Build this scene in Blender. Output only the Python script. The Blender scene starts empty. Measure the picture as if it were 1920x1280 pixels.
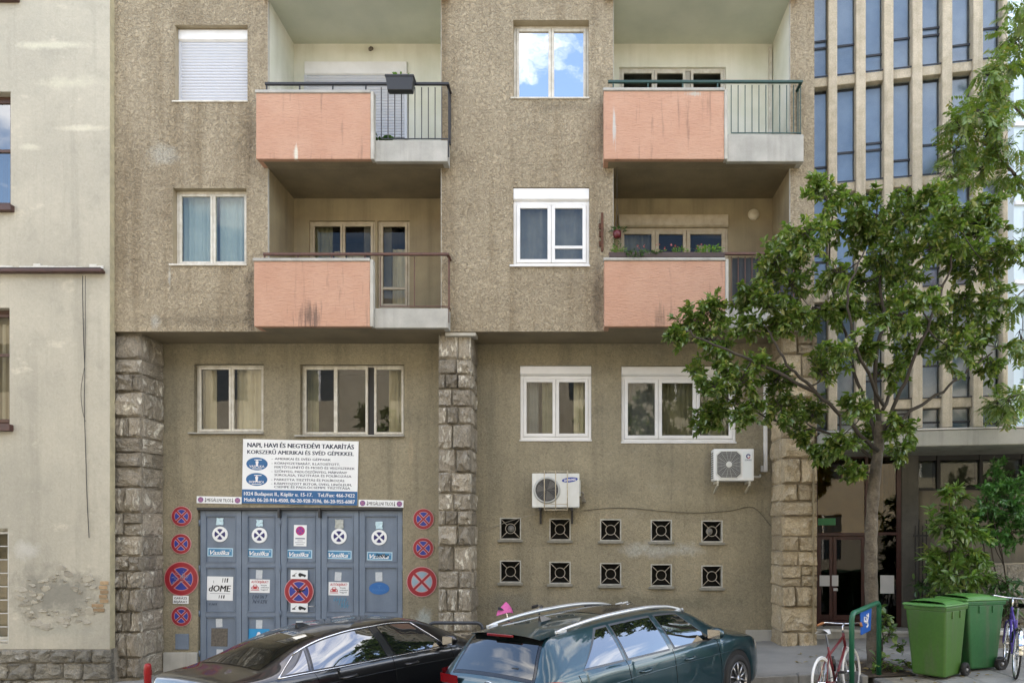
import bpy, math, random
import numpy as np
from mathutils import Vector, Matrix
random.seed(7)
PI = math.pi
R = math.radians
scene = bpy.context.scene
col = scene.collection

# ------------------------------------------------------------------ camera, sky, sun, exposure
F, VPX, VPY, D, CZ = 1383.0, 1085.0, 1000.0, 13.3, 2.03      # focal length in photo pixels, point straight ahead, distance to facade, eye height
cam_data = bpy.data.cameras.new('camera')
cam = bpy.data.objects.new('camera', cam_data); col.objects.link(cam)
cam.location = (0, -D, CZ); cam.rotation_euler = (R(90), 0, 0)
cam_data.sensor_width = 36; cam_data.sensor_fit = 'HORIZONTAL'
cam_data.lens = F / 1920 * 36
cam_data.shift_x = -(VPX - 960) / 1920; cam_data.shift_y = (VPY - 640) / 1920
cam_data.clip_end = 3000
scene.camera = cam

SUN_EL, SUN_AZ = 54, 12           # azimuth in degrees clockwise from +Y: the sun stands behind the house, which shades this side of the street
world = bpy.data.worlds.new('World'); scene.world = world; world.use_nodes = True
wn, wl = world.node_tree.nodes, world.node_tree.links
bg = wn['Background']; bg.inputs['Strength'].default_value = 0.15
sky = wn.new('ShaderNodeTexSky'); sky.sky_type = 'NISHITA'; sky.sun_disc = False
sky.sun_elevation = R(SUN_EL); sky.sun_rotation = R(SUN_AZ); sky.air_density = 1.0; sky.dust_density = 1.6
tc = wn.new('ShaderNodeTexCoord'); mp = wn.new('ShaderNodeMapping'); mp.inputs['Scale'].default_value = (1, 1, 2.2); mp.inputs['Location'].default_value = (1.7, .4, .3)
nz = wn.new('ShaderNodeTexNoise'); nz.inputs['Scale'].default_value = 2.6; nz.inputs['Detail'].default_value = 7; nz.inputs['Roughness'].default_value = .58
rp = wn.new('ShaderNodeValToRGB'); rp.color_ramp.elements[0].position = .48; rp.color_ramp.elements[1].position = .68
mx = wn.new('ShaderNodeMixRGB'); mx.inputs['Color2'].default_value = (11.2, 10.6, 9.7, 1)
wl.new(tc.outputs['Generated'], mp.inputs['Vector']); wl.new(mp.outputs['Vector'], nz.inputs['Vector'])
wl.new(nz.outputs['Fac'], rp.inputs['Fac']); wl.new(rp.outputs['Color'], mx.inputs['Fac'])
wl.new(sky.outputs['Color'], mx.inputs['Color1']); wl.new(mx.outputs['Color'], bg.inputs['Color'])

sd = bpy.data.lights.new('sun', 'SUN'); sd.energy = 3.6; sd.angle = R(.6); sd.color = (1, .91, .78)
sun = bpy.data.objects.new('sun', sd); col.objects.link(sun)
to_sun = Vector((math.sin(R(SUN_AZ)) * math.cos(R(SUN_EL)), math.cos(R(SUN_AZ)) * math.cos(R(SUN_EL)), math.sin(R(SUN_EL))))
sun.rotation_euler = to_sun.to_track_quat('Z', 'Y').to_euler(); sun.location = to_sun * 40
vs = scene.view_settings; vs.view_transform = 'Standard'; vs.look = 'None'; vs.gamma = 1; vs.use_curve_mapping = False
vs.exposure = 1.95

# ------------------------------------------------------------------ helpers
SLOPE = 0.0527
def gz(x, y=0):                       # pavement level: the street climbs to the right
    return SLOPE * (x - 3.92)
def rz(x, y=-3):                      # carriageway level
    return gz(x) - 0.125 + 0.02 * min(0, y + 2.5)
def X(px, Y): return (px - VPX) * (Y + D) / F
def Z(py, Y): return CZ + (VPY - py) * (Y + D) / F
def P(px, py, Y): return Vector((X(px, Y), Y, Z(py, Y)))

WORLD_ROOTS = set()
def tag(o, label=None, cat=None, group=None, kind=None):
    if label: o['label'] = label
    if cat: o['category'] = cat
    if group: o['group'] = group
    if kind: o['kind'] = kind
    return o
def thing(name, label, cat, loc=(0, 0, 0), rotz=0, group=None, world=False):
    o = bpy.data.objects.new(name, None); col.objects.link(o)
    o.location = loc; o.rotation_euler = (0, 0, rotz); o.empty_display_size = .1
    if world: WORLD_ROOTS.add(o)
    return tag(o, label, cat, group)
def link_mesh(name, me, parent=None):
    o = bpy.data.objects.new(name, me); col.objects.link(o)
    if parent is not None:
        o.parent = parent
        if parent in WORLD_ROOTS: o.location = -parent.location
    return o
def copy_tree(o, parent=None):
    c = o.copy(); col.objects.link(c); c.parent = parent
    for ch in list(o.children): copy_tree(ch, c)
    return c

class MB:
    def __init__(s): s.v = []; s.f = []; s.m = []
    def face(s, pts, mi=0):
        b = len(s.v); s.v += [tuple(p) for p in pts]; s.f.append(tuple(range(b, b + len(pts)))); s.m.append(mi); return s
    def box(s, x0, x1, y0, y1, z0, z1, mi=0):
        if x0 > x1: x0, x1 = x1, x0
        if y0 > y1: y0, y1 = y1, y0
        if z0 > z1: z0, z1 = z1, z0
        b = len(s.v)
        s.v += [(x0, y0, z0), (x1, y0, z0), (x1, y1, z0), (x0, y1, z0), (x0, y0, z1), (x1, y0, z1), (x1, y1, z1), (x0, y1, z1)]
        for q in ((0, 3, 2, 1), (4, 5, 6, 7), (0, 1, 5, 4), (1, 2, 6, 5), (2, 3, 7, 6), (3, 0, 4, 7)):
            s.f.append(tuple(b + i for i in q)); s.m.append(mi)
        return s
    def hexa(s, bot, top, mi=0):      # two rings of n points
        n = len(bot); b = len(s.v); s.v += [tuple(p) for p in bot] + [tuple(p) for p in top]
        s.f.append(tuple(b + i for i in reversed(range(n)))); s.m.append(mi)
        s.f.append(tuple(b + n + i for i in range(n))); s.m.append(mi)
        for i in range(n):
            j = (i + 1) % n; s.f.append((b + i, b + j, b + n + j, b + n + i)); s.m.append(mi)
        return s
    def prism(s, poly, y0, y1, mi=0):     # poly in (x,z), extruded along y
        return s.hexa([(p[0], y1, p[1]) for p in poly], [(p[0], y0, p[1]) for p in poly], mi)
    def ell(s, cx, cz, rx, rz_, y0, y1, n=32, mi=0):
        return s.prism([(cx + rx * math.cos(2 * PI * i / n), cz + rz_ * math.sin(2 * PI * i / n)) for i in range(n)], y0, y1, mi)
    def ring(s, cx, cz, r0, r1, y0, y1, n=32, a0=0, a1=2 * PI, mi=0):
        full = abs(a1 - a0 - 2 * PI) < 1e-6
        for i in range(n):
            a = a0 + (a1 - a0) * i / n; b = a0 + (a1 - a0) * (i + 1) / n
            q = [(cx + r * math.cos(t), cz + r * math.sin(t)) for r, t in ((r0, a), (r1, a), (r1, b), (r0, b))]
            s.face([(p[0], y0, p[1]) for p in q], mi)
            s.face([(q[1][0], y0, q[1][1]), (q[1][0], y1, q[1][1]), (q[2][0], y1, q[2][1]), (q[2][0], y0, q[2][1])], mi)
            s.face([(q[3][0], y0, q[3][1]), (q[3][0], y1, q[3][1]), (q[0][0], y1, q[0][1]), (q[0][0], y0, q[0][1])], mi)
        return s
    def tube(s, pts, r, n=8, r1=None, closed=False, mi=0, caps=True):
        pts = [Vector(p) for p in pts]; k = len(pts); rings = []; prev = None
        for i, p in enumerate(pts):
            if closed: t = pts[(i + 1) % k] - pts[i - 1]
            else: t = pts[min(i + 1, k - 1)] - pts[max(i - 1, 0)]
            if t.length < 1e-9: t = Vector((0, 0, 1))
            t.normalize()
            a = prev - t * prev.dot(t) if prev is not None else None
            if a is None or a.length < 1e-6:
                up = Vector((0, 0, 1)) if abs(t.z) < .9 else Vector((1, 0, 0)); a = up.cross(t)
            a.normalize(); prev = a; b = t.cross(a)
            rr = r if r1 is None else r + (r1 - r) * i / max(1, k - 1)
            if isinstance(r, (list, tuple)): rr = r[i]
            base = len(s.v); rings.append(base)
            for j in range(n):
                q = p + (a * math.cos(2 * PI * j / n) + b * math.sin(2 * PI * j / n)) * rr; s.v.append(tuple(q))
        m = k if closed else k - 1
        for i in range(m):
            A, B = rings[i], rings[(i + 1) % k]
            for j in range(n):
                l = (j + 1) % n; s.f.append((A + j, A + l, B + l, B + j)); s.m.append(mi)
        if not closed and caps:
            s.f.append(tuple(rings[0] + j for j in reversed(range(n)))); s.m.append(mi)
            s.f.append(tuple(rings[-1] + j for j in range(n))); s.m.append(mi)
        return s
    def grid(s, fn, nu, nv, mi=0, flip=False):
        b = len(s.v)
        for j in range(nv + 1):
            for i in range(nu + 1): s.v.append(tuple(fn(i / nu, j / nv)))
        for j in range(nv):
            for i in range(nu):
                q = (b + j * (nu + 1) + i, b + j * (nu + 1) + i + 1, b + (j + 1) * (nu + 1) + i + 1, b + (j + 1) * (nu + 1) + i)
                s.f.append(q[::-1] if flip else q); s.m.append(mi)
        return s
    def lathe(s, prof, c, axis='Z', n=20, mi=0):     # prof: (r, h)
        c = Vector(c); b = len(s.v)
        for r, h in prof:
            for j in range(n):
                a = 2 * PI * j / n; u, w = r * math.cos(a), r * math.sin(a)
                d = {'Z': (u, w, h), 'Y': (u, h, w), 'X': (h, u, w)}[axis]; s.v.append(tuple(c + Vector(d)))
        for i in range(len(prof) - 1):
            for j in range(n):
                l = (j + 1) % n; s.f.append((b + i * n + j, b + i * n + l, b + (i + 1) * n + l, b + (i + 1) * n + j)); s.m.append(mi)
        s.f.append(tuple(b + j for j in range(n))); s.m.append(mi)
        s.f.append(tuple(b + (len(prof) - 1) * n + j for j in range(n))); s.m.append(mi)
        return s
    def mesh(s, name, mats, smooth=False):
        me = bpy.data.meshes.new(name); me.from_pydata(s.v, [], s.f)
        if not isinstance(mats, (list, tuple)): mats = [mats]
        for m in mats: me.materials.append(m)
        if len(mats) > 1: me.polygons.foreach_set('material_index', s.m)
        if smooth: me.polygons.foreach_set('use_smooth', [True] * len(s.f))
        me.update(); return me
    def build(s, name, mats, parent=None, smooth=False, bevel=0, seg=2, fix=True):
        me = s.mesh(name, mats, smooth)
        if fix:
            import bmesh
            bm = bmesh.new(); bm.from_mesh(me); bmesh.ops.recalc_face_normals(bm, faces=bm.faces); bm.to_mesh(me); bm.free()
        o = link_mesh(name, me, parent)
        if bevel:
            b = o.modifiers.new('bevel', 'BEVEL'); b.width = bevel; b.segments = seg; b.limit_method = 'ANGLE'; b.angle_limit = R(40)
            if smooth is False:
                pass
        return o

def wall_holes(mb, x0, x1, z0, z1, y, holes, mi=0, mr=None, step=0):   # holes: (hx0,hx1,hz0,hz1,depth)
    xs = sorted(set([x0, x1] + [h[i] for h in holes for i in (0, 1) if x0 <= h[i] <= x1]))
    zs = sorted(set([z0, z1] + [h[i] for h in holes for i in (2, 3) if z0 <= h[i] <= z1]))
    for i in range(len(xs) - 1):
        for j in range(len(zs) - 1):
            cx, cz = (xs[i] + xs[i + 1]) / 2, (zs[j] + zs[j + 1]) / 2
            if any(h[0] < cx < h[1] and h[2] < cz < h[3] for h in holes): continue
            mb.face([(xs[i], y, zs[j]), (xs[i + 1], y, zs[j]), (xs[i + 1], y, zs[j + 1]), (xs[i], y, zs[j + 1])], mi)
    mr = mi if mr is None else mr
    for a, b, c, d, dep in holes:
        c0 = max(c, z0); d0 = min(d, z1); a0 = max(a, x0); b0 = min(b, x1)
        if a >= x0: mb.face([(a, y, c0), (a, y, d0), (a, y + dep, d0), (a, y + dep, c0)], mr)
        if b <= x1: mb.face([(b, y, c0), (b, y + dep, c0), (b, y + dep, d0), (b, y, d0)], mr)
        if d <= z1: mb.face([(a0, y, d), (b0, y, d), (b0, y + dep, d), (a0, y + dep, d)], mr)
        if c >= z0: mb.face([(a0, y, c), (a0, y + dep, c), (b0, y + dep, c), (b0, y, c)], mr)

def spline(pts, n=8):
    pts = [Vector(p) for p in pts]; out = []
    for i in range(len(pts) - 1):
        p0 = pts[max(i - 1, 0)]; p1 = pts[i]; p2 = pts[i + 1]; p3 = pts[min(i + 2, len(pts) - 1)]
        for k in range(n):
            t = k / n
            out.append(.5 * ((2 * p1) + (p2 - p0) * t + (2 * p0 - 5 * p1 + 4 * p2 - p3) * t * t + (3 * p1 - p0 - 3 * p2 + p3) * t ** 3))
    out.append(pts[-1]); return out

# ------------------------------------------------------------------ materials
def new_mat(name):
    m = bpy.data.materials.new(name); m.use_nodes = True; nt = m.node_tree
    return m, nt, nt.nodes['Principled BSDF']
def c4(c): return (c[0], c[1], c[2], 1)
class NT:
    def __init__(s, nt): s.nt = nt
    def n(s, typ, **kw):
        nd = s.nt.nodes.new(typ)
        for k, v in kw.items():
            if k.startswith('_'): setattr(nd, k[1:], v)
            else:
                inp = nd.inputs[k.replace('__', ' ')] if not k.isdigit() else nd.inputs[int(k)]
                if hasattr(v, 'is_output') or isinstance(v, bpy.types.NodeSocket): s.nt.links.new(v, inp)
                else: inp.default_value = v
        return nd
    def coords(s, rnd=False, scale=(1, 1, 1)):
        t = s.n('ShaderNodeTexCoord').outputs['Object']
        if rnd:
            oi = s.n('ShaderNodeObjectInfo').outputs['Random']
            mul = s.n('ShaderNodeMath', _operation='MULTIPLY', **{'0': oi, '1': 37.0}).outputs[0]
            t = s.n('ShaderNodeVectorMath', _operation='ADD', **{'0': t, '1': mul}).outputs[0]
        if scale != (1, 1, 1):
            t = s.n('ShaderNodeVectorMath', _operation='MULTIPLY', **{'0': t, '1': scale}).outputs[0]
        return t
    def noise(s, vec, scale, detail=4, rough=.55, dist=0):
        return s.n('ShaderNodeTexNoise', Vector=vec, Scale=scale, Detail=detail, Roughness=rough, Distortion=dist).outputs['Fac']
    def ramp(s, fac, lo, hi, inv=False):
        r = s.n('ShaderNodeMapRange', Value=fac, **{'From__Min': lo, 'From__Max': hi}); r.clamp = True
        if inv: r.inputs['To Min'].default_value = 1; r.inputs['To Max'].default_value = 0
        return r.outputs[0]
    def mix(s, fac, a, b, mode='MIX'):
        nd = s.n('ShaderNodeMixRGB', _blend_type=mode)
        for k, v in (('Fac', fac), ('Color1', a), ('Color2', b)):
            if isinstance(v, bpy.types.NodeSocket): s.nt.links.new(v, nd.inputs[k])
            else: nd.inputs[k].default_value = v if k == 'Fac' else c4(v)
        return nd.outputs[0]
    def math(s, op, a, b=0.0, c=0.0):
        return s.n('ShaderNodeMath', _operation=op, **{'0': a, '1': b, '2': c}).outputs[0]
    def bump(s, h, strength, dist=.01, normal=None):
        nd = s.n('ShaderNodeBump', Height=h, Strength=strength, Distance=dist)
        if normal is not None: s.nt.links.new(normal, nd.inputs['Normal'])
        return nd.outputs[0]

MATS = {}
def M(name, col_, rough=.7, col2=None, nscale=4, lo=.35, hi=.65, fine=0, fscale=90, bump=0, bscale=60, bdist=.008, metal=0, spec=.5,
      streak=None, rnd=0, coat=0, rndco=False, detail=5):
    """plain procedural surface: two colours mixed by noise, fine grain, vertical dirt streaks, relief"""
    if name in MATS: return MATS[name]
    m, nt, b = new_mat(name); g = NT(nt); co = g.coords(rnd=rndco or rnd > 0)
    c = c4(col_)
    cur = None
    if col2 is not None: cur = g.mix(g.ramp(g.noise(co, nscale, detail), lo, hi), col_, col2)
    if streak:
        sc, amt, scol = streak
        st = g.coords(rnd=rndco or rnd > 0, scale=(sc, sc, sc * .06))
        f = g.math('MULTIPLY', g.ramp(g.noise(st, 1, 4, .6), .5, .78), amt)
        cur = g.mix(f, cur if cur is not None else col_, scol)
    if fine:
        f = g.ramp(g.noise(co, fscale, 3, .6), .25, .75)
        lo_ = 1 - fine; v = g.math('MULTIPLY_ADD', f, 2 * fine, lo_)
        cc = g.n('ShaderNodeCombineColor', Red=v, Green=v, Blue=v).outputs[0]
        cur = g.mix(1.0, cur if cur is not None else col_, cc, 'MULTIPLY')
    if rnd:
        oi = g.n('ShaderNodeObjectInfo').outputs['Random']
        v = g.math('MULTIPLY_ADD', oi, 2 * rnd, 1 - rnd)
        cc = g.n('ShaderNodeCombineColor', Red=v, Green=v, Blue=v).outputs[0]
        cur = g.mix(1.0, cur if cur is not None else col_, cc, 'MULTIPLY')
    if cur is not None: nt.links.new(cur, b.inputs['Base Color'])
    else: b.inputs['Base Color'].default_value = c
    b.inputs['Roughness'].default_value = rough; b.inputs['Metallic'].default_value = metal
    b.inputs['Specular IOR Level'].default_value = spec
    if coat: b.inputs['Coat Weight'].default_value = coat; b.inputs['Coat Roughness'].default_value = .03
    if bump: nt.links.new(g.bump(g.noise(co, bscale, 5, .6), bump, bdist), b.inputs['Normal'])
    MATS[name] = m; return m

def stucco(name, c1, c2, gscale, bstr, bdist, stain=(.5, .45, .35), patches=(), light=(.5, .45, .36), dirt=.5, whites=0, grain=.35):
    m, nt, b = new_mat(name); g = NT(nt); co = g.coords()
    gr = g.noise(co, gscale, 4, .6, 1.6)
    gm = g.ramp(gr, .33, .67)
    big = g.ramp(g.noise(co, .55, 5, .6), .35, .68)
    cur = g.mix(big, c1, c2)
    st = g.coords(scale=(2.3, 2.3, .16))
    f = g.math('MULTIPLY', g.ramp(g.noise(st, 1, 5, .6), .50, .72), dirt)
    cur = g.mix(f, cur, tuple(a * s for a, s in zip(c1, stain)))
    s2 = g.coords(scale=(7, 7, .3)); f2 = g.math('MULTIPLY', g.ramp(g.noise(s2, 1, 5, .65), .54, .74), .45 * dirt)
    cur = g.mix(f2, cur, tuple(a * s for a, s in zip(c1, stain)))
    md = g.math('MULTIPLY', g.ramp(g.noise(co, 2.2, 6, .65), .55, .75), .5 * dirt)
    cur = g.mix(md, cur, tuple(a * s for a, s in zip(c1, stain)))
    if whites:
        wm = g.ramp(g.noise(g.coords(scale=(1.2, 1, 2.2)), 1.3, 7, .7), .60, .70)
        cur = g.mix(g.math('MULTIPLY', wm, whites), cur, light)
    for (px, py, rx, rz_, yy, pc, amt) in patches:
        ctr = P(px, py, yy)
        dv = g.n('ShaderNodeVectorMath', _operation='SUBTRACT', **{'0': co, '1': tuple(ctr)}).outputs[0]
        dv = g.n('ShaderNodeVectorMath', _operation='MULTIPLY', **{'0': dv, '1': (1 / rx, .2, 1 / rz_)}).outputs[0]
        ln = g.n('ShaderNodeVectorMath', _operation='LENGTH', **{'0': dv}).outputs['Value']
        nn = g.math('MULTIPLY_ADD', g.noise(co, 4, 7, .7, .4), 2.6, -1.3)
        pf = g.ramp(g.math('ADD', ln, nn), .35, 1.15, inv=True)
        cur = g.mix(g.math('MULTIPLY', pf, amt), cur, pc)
    v = g.math('MULTIPLY_ADD', gm, 2 * grain, 1 - grain)  # relief noise painted into the colour: cavity shade and dirt in pits, lighter ridges
    cc = g.n('ShaderNodeCombineColor', Red=v, Green=v, Blue=v).outputs[0]
    cur = g.mix(1.0, cur, cc, 'MULTIPLY')
    nt.links.new(cur, b.inputs['Base Color']); b.inputs['Roughness'].default_value = .92; b.inputs['Specular IOR Level'].default_value = .2
    fine = g.bump(g.noise(co, gscale * 4, 3, .6), .4, bdist * .4)
    nt.links.new(g.bump(gr, bstr, bdist, fine), b.inputs['Normal'])
    MATS[name] = m; return m

def glass(name, tint=(.75, .8, .8), refl=.10, ripple=0, fres=.9, rough=.01):
    m, nt, b = new_mat(name); g = NT(nt); nt.nodes.remove(b); out = nt.nodes['Material Output']
    tr = g.n('ShaderNodeBsdfTransparent', Color=c4(tint)); gl = g.n('ShaderNodeBsdfGlossy', Roughness=rough, Color=(1, 1, 1, 1))
    if ripple:
        nt.links.new(g.bump(g.noise(g.coords(rnd=True), 3.2, 2, .4), ripple, .02), gl.inputs['Normal'])
    lw = g.n('ShaderNodeLayerWeight', Blend=.35)
    fac = g.math('MULTIPLY_ADD', lw.outputs['Fresnel'], fres, refl)
    fac = g.math('MINIMUM', fac, 1.0)
    ms = g.n('ShaderNodeMixShader'); nt.links.new(fac, ms.inputs[0]); nt.links.new(tr.outputs[0], ms.inputs[1]); nt.links.new(gl.outputs[0], ms.inputs[2])
    nt.links.new(ms.outputs[0], out.inputs['Surface']); MATS[name] = m; return m

def leaf_mat(name, c1, c2, c3, rough=.32):
    m, nt, b = new_mat(name); g = NT(nt); co = g.coords()
    gi = g.n('ShaderNodeNewGeometry').outputs['Random Per Island']
    cur = g.mix(g.ramp(gi, 0, .6), c1, c2); cur = g.mix(g.ramp(gi, .8, 1.0), cur, c3)
    cl = g.ramp(g.noise(co, 1.4, 3), .35, .65); v = g.math('MULTIPLY_ADD', cl, .5, .75)
    cc = g.n('ShaderNodeCombineColor', Red=v, Green=v, Blue=v).outputs[0]; cur = g.mix(1.0, cur, cc, 'MULTIPLY')
    nt.links.new(cur, b.inputs['Base Color']); b.inputs['Roughness'].default_value = rough; b.inputs['Specular IOR Level'].default_value = 1.0
    tl = g.n('ShaderNodeBsdfTranslucent'); nt.links.new(g.mix(1.0, cur, (1.3, 1.5, .5), 'MULTIPLY'), tl.inputs['Color'])
    ms = g.n('ShaderNodeMixShader'); ms.inputs[0].default_value = .3
    nt.links.new(b.outputs[0], ms.inputs[1]); nt.links.new(tl.outputs[0], ms.inputs[2]); nt.links.new(ms.outputs[0], nt.nodes['Material Output'].inputs['Surface'])
    MATS[name] = m; return m

_pt = lambda px, py, rx, rz_, c, a=.9, y=0: (px, py, rx, rz_, y, c, a)
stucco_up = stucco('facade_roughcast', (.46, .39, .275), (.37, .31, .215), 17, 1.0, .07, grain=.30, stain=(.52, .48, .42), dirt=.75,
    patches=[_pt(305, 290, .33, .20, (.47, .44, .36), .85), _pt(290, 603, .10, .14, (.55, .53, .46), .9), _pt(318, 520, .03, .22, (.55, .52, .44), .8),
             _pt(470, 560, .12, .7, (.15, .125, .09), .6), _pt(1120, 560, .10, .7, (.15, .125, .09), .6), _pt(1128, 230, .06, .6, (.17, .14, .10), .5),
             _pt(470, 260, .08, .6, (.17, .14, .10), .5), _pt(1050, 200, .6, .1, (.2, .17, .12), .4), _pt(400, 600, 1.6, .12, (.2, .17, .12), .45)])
stucco_gf = stucco('ground_floor_render', (.33, .29, .20), (.25, .225, .16), 20, .7, .03, stain=(.55, .57, .60), dirt=.8, grain=.2, whites=.25, light=(.40, .375, .30),
    patches=[_pt(1240, 1030, .85, .16, (.40, .40, .36), .75, .85), _pt(790, 1165, .22, .28, (.42, .46, .44), .8, .85), _pt(960, 1130, .8, .2, (.20, .19, .15), .7, .85),
             _pt(1250, 1130, 1.6, .16, (.19, .175, .125), .7, .85), _pt(770, 850, .05, .4, (.36, .30, .2), .6, .85), _pt(1300, 960, 1.2, .2, (.17, .15, .10), .35, .85)])
stucco_left = stucco('neighbour_render', (.47, .44, .355), (.38, .36, .295), 14, .3, .012, stain=(.66, .67, .68), dirt=.8, whites=.55, light=(.62, .58, .46), grain=.06,
    patches=[_pt(100, 85, .7, .07, (.58, .56, .44), .8, -.13), _pt(130, 155, .6, .12, (.56, .54, .42), .75, -.13), _pt(150, 240, .5, .06, (.6, .57, .45), .8, -.13), _pt(60, 275, .25, .06, (.58, .56, .44), .7, -.13),
             _pt(110, 1115, .95, .5, (.25, .24, .20), 1.0, -.13), _pt(50, 1030, .22, .18, (.52, .51, .46), .7, -.13), _pt(115, 1180, .8, .12, (.34, .335, .28), .6, -.13)])
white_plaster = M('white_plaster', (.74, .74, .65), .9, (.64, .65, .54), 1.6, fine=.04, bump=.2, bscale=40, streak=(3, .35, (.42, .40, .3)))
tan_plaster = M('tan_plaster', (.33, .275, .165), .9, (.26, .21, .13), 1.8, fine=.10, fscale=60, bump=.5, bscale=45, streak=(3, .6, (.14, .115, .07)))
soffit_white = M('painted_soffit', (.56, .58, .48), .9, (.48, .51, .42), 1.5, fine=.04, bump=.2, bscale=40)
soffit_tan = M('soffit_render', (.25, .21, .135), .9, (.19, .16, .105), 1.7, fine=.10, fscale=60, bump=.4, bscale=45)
concrete = M('concrete', (.44, .43, .39), .88, (.35, .345, .31), 3, fine=.08, bump=.3, bscale=50, streak=(5, .6, (.22, .215, .19)))
reveal = M('pale_concrete_trim', (.50, .485, .43), .88, (.40, .385, .335), 4, fine=.06, bump=.25, bscale=60)
# salmon parapet: combed horizontally, with dark runs
def salmon():
    m, nt, b = new_mat('salmon_render'); g = NT(nt); co = g.coords()
    comb = g.noise(g.coords(scale=(11, 11, 60)), 1, 5, .6, .3)
    cur = g.mix(g.ramp(g.noise(co, 1.6, 5), .3, .7), (.50, .29, .20), (.555, .345, .245))
    cur = g.mix(g.math('MULTIPLY', g.ramp(comb, .50, .70), .32), cur, (.36, .195, .135))
    run = g.noise(g.coords(scale=(9, 9, .9)), 1, 5, .6)
    cur = g.mix(g.math('MULTIPLY', g.ramp(run, .58, .74), .65), cur, (.20, .125, .095))
    for (px, py, rx, rz_, pc, amt) in ((555, 288, .045, .17, (.66, .62, .52), 1), (1152, 235, .045, .42, (.52, .52, .49), .9), (578, 592, .26, .34, (.13, .095, .08), .8), (1240, 600, .12, .3, (.2, .14, .1), .6), (1300, 176, .16, .05, (.5, .48, .42), .9)):
        ctr = P(px, py, -.33)
        dv = g.n('ShaderNodeVectorMath', _operation='SUBTRACT', **{'0': co, '1': tuple(ctr)}).outputs[0]
        dv = g.n('ShaderNodeVectorMath', _operation='MULTIPLY', **{'0': dv, '1': (1 / rx, .2, 1 / rz_)}).outputs[0]
        ln = g.n('ShaderNodeVectorMath', _operation='LENGTH', **{'0': dv}).outputs['Value']
        nn = g.math('MULTIPLY_ADD', g.noise(g.coords(scale=(26, 26, 1.6)), 1, 6, .7), 3.4, -1.5)
        cur = g.mix(g.math('MULTIPLY', g.ramp(g.math('ADD', ln, nn), .5, 1.1, inv=True), amt), cur, pc)
    nt.links.new(cur, b.inputs['Base Color']); b.inputs['Roughness'].default_value = .92; b.inputs['Specular IOR Level'].default_value = .2
    nt.links.new(g.bump(comb, .9, .02), b.inputs['Normal']); return m
salmon_m = salmon()
def stone_mat(name, c1, c2, white, wl_, wh_):
    m, nt, b = new_mat(name); g = NT(nt); co = g.coords(rnd=True)
    co = g.n('ShaderNodeVectorMath', _operation='MULTIPLY', **{'0': co, '1': (.6, .25, .4)}).outputs[0]
    oi = g.n('ShaderNodeObjectInfo').outputs['Random']
    cur = g.mix(g.ramp(g.noise(co, 4, 5), .3, .7), c1, c2)
    wfac = g.ramp(g.noise(co, 4, 7, .62, .15), wl_, wh_)
    cur = g.mix(g.math('MULTIPLY', wfac, g.ramp(oi, -.2, .7)), cur, white)
    v = g.math('MULTIPLY_ADD', oi, .5, .75)
    cc = g.n('ShaderNodeCombineColor', Red=v, Green=v, Blue=v).outputs[0]; cur = g.mix(1.0, cur, cc, 'MULTIPLY')
    v = g.math('MULTIPLY_ADD', g.ramp(g.noise(co, 30, 4), .3, .7), .5, .75)
    cc = g.n('ShaderNodeCombineColor', Red=v, Green=v, Blue=v).outputs[0]; cur = g.mix(1.0, cur, cc, 'MULTIPLY')
    nt.links.new(cur, b.inputs['Base Color']); b.inputs['Roughness'].default_value = .9; b.inputs['Specular IOR Level'].default_value = .2
    nt.links.new(g.bump(g.noise(co, 8, 6, .62), 1.0, .10), b.inputs['Normal']); return m
stone_m = stone_mat('rock_faced_limestone', (.39, .345, .27), (.27, .24, .19), (.68, .64, .54), .54, .62)
stone_warm = stone_mat('warm_limestone', (.50, .415, .28), (.38, .31, .205), (.60, .53, .40), .54, .66)
stone_rough = stone_mat('rubble_stone', (.30, .275, .22), (.20, .19, .16), (.48, .46, .40), .55, .7)
mortar = M('mortar', (.33, .30, .24), .95, (.22, .20, .16), 8, fine=.1, bump=.3)
white_pvc = M('white_plastic_frame', (.78, .78, .77), .35, (.70, .70, .68), 3)
old_white = M('worn_white_paint', (.66, .64, .57), .5, (.52, .49, .41), 9, bump=.1, streak=(12, .5, (.36, .32, .25)))
cream_wood = M('cream_painted_wood', (.48, .42, .30), .55, (.38, .32, .22), 7, bump=.1)
dark_frame = M('black_rubber_gap', (.02, .02, .02), .6)
room_m = M('dim_room', (.14, .13, .11), .9, (.08, .078, .07), 1.2)
glass_m = glass('window_glass', (.88, .9, .88), .03, .02, .6)
glass_loggia = glass('loggia_glass', (.84, .85, .78), .01, .03, .25)
glass_sky = glass('reflecting_glass', (.25, .3, .34), .6, .06)
glass_mid = glass('street_glass', (.84, .85, .80), .03, .03, .55)
curtain_blue = M('pale_blue_curtain', (.40, .50, .50), .9, (.32, .42, .43), 2)
curtain_sheer = M('beige_curtain', (.52, .47, .35), .9, (.42, .37, .26), 2)
curtain_green = M('olive_curtain', (.26, .25, .16), .9, (.16, .16, .10), 3)
curtain_grey = M('grey_curtain', (.20, .21, .20), .9, (.14, .15, .15), 3)
iron_black = M('black_iron', (.018, .018, .02), .45)
iron_green = M('dark_green_iron', (.012, .05, .04), .4, (.02, .06, .05), 8)
iron_brown = M('brown_rusty_iron', (.085, .04, .03), .55, (.12, .055, .035), 14, bump=.2)
rust = M('rust', (.07, .03, .018), .85, (.12, .05, .025), 12, bump=.3)
gate_blue = M('gate_blue_paint', (.17, .215, .28), .5, (.135, .175, .235), 2.2, fine=.05, fscale=40, bump=.06, streak=(6, .45, (.085, .115, .16)))
dark_paint = M('dark_paint', (.03, .032, .035), .5)
aluminium = M('grey_metal', (.42, .43, .44), .4, metal=.7)
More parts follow.
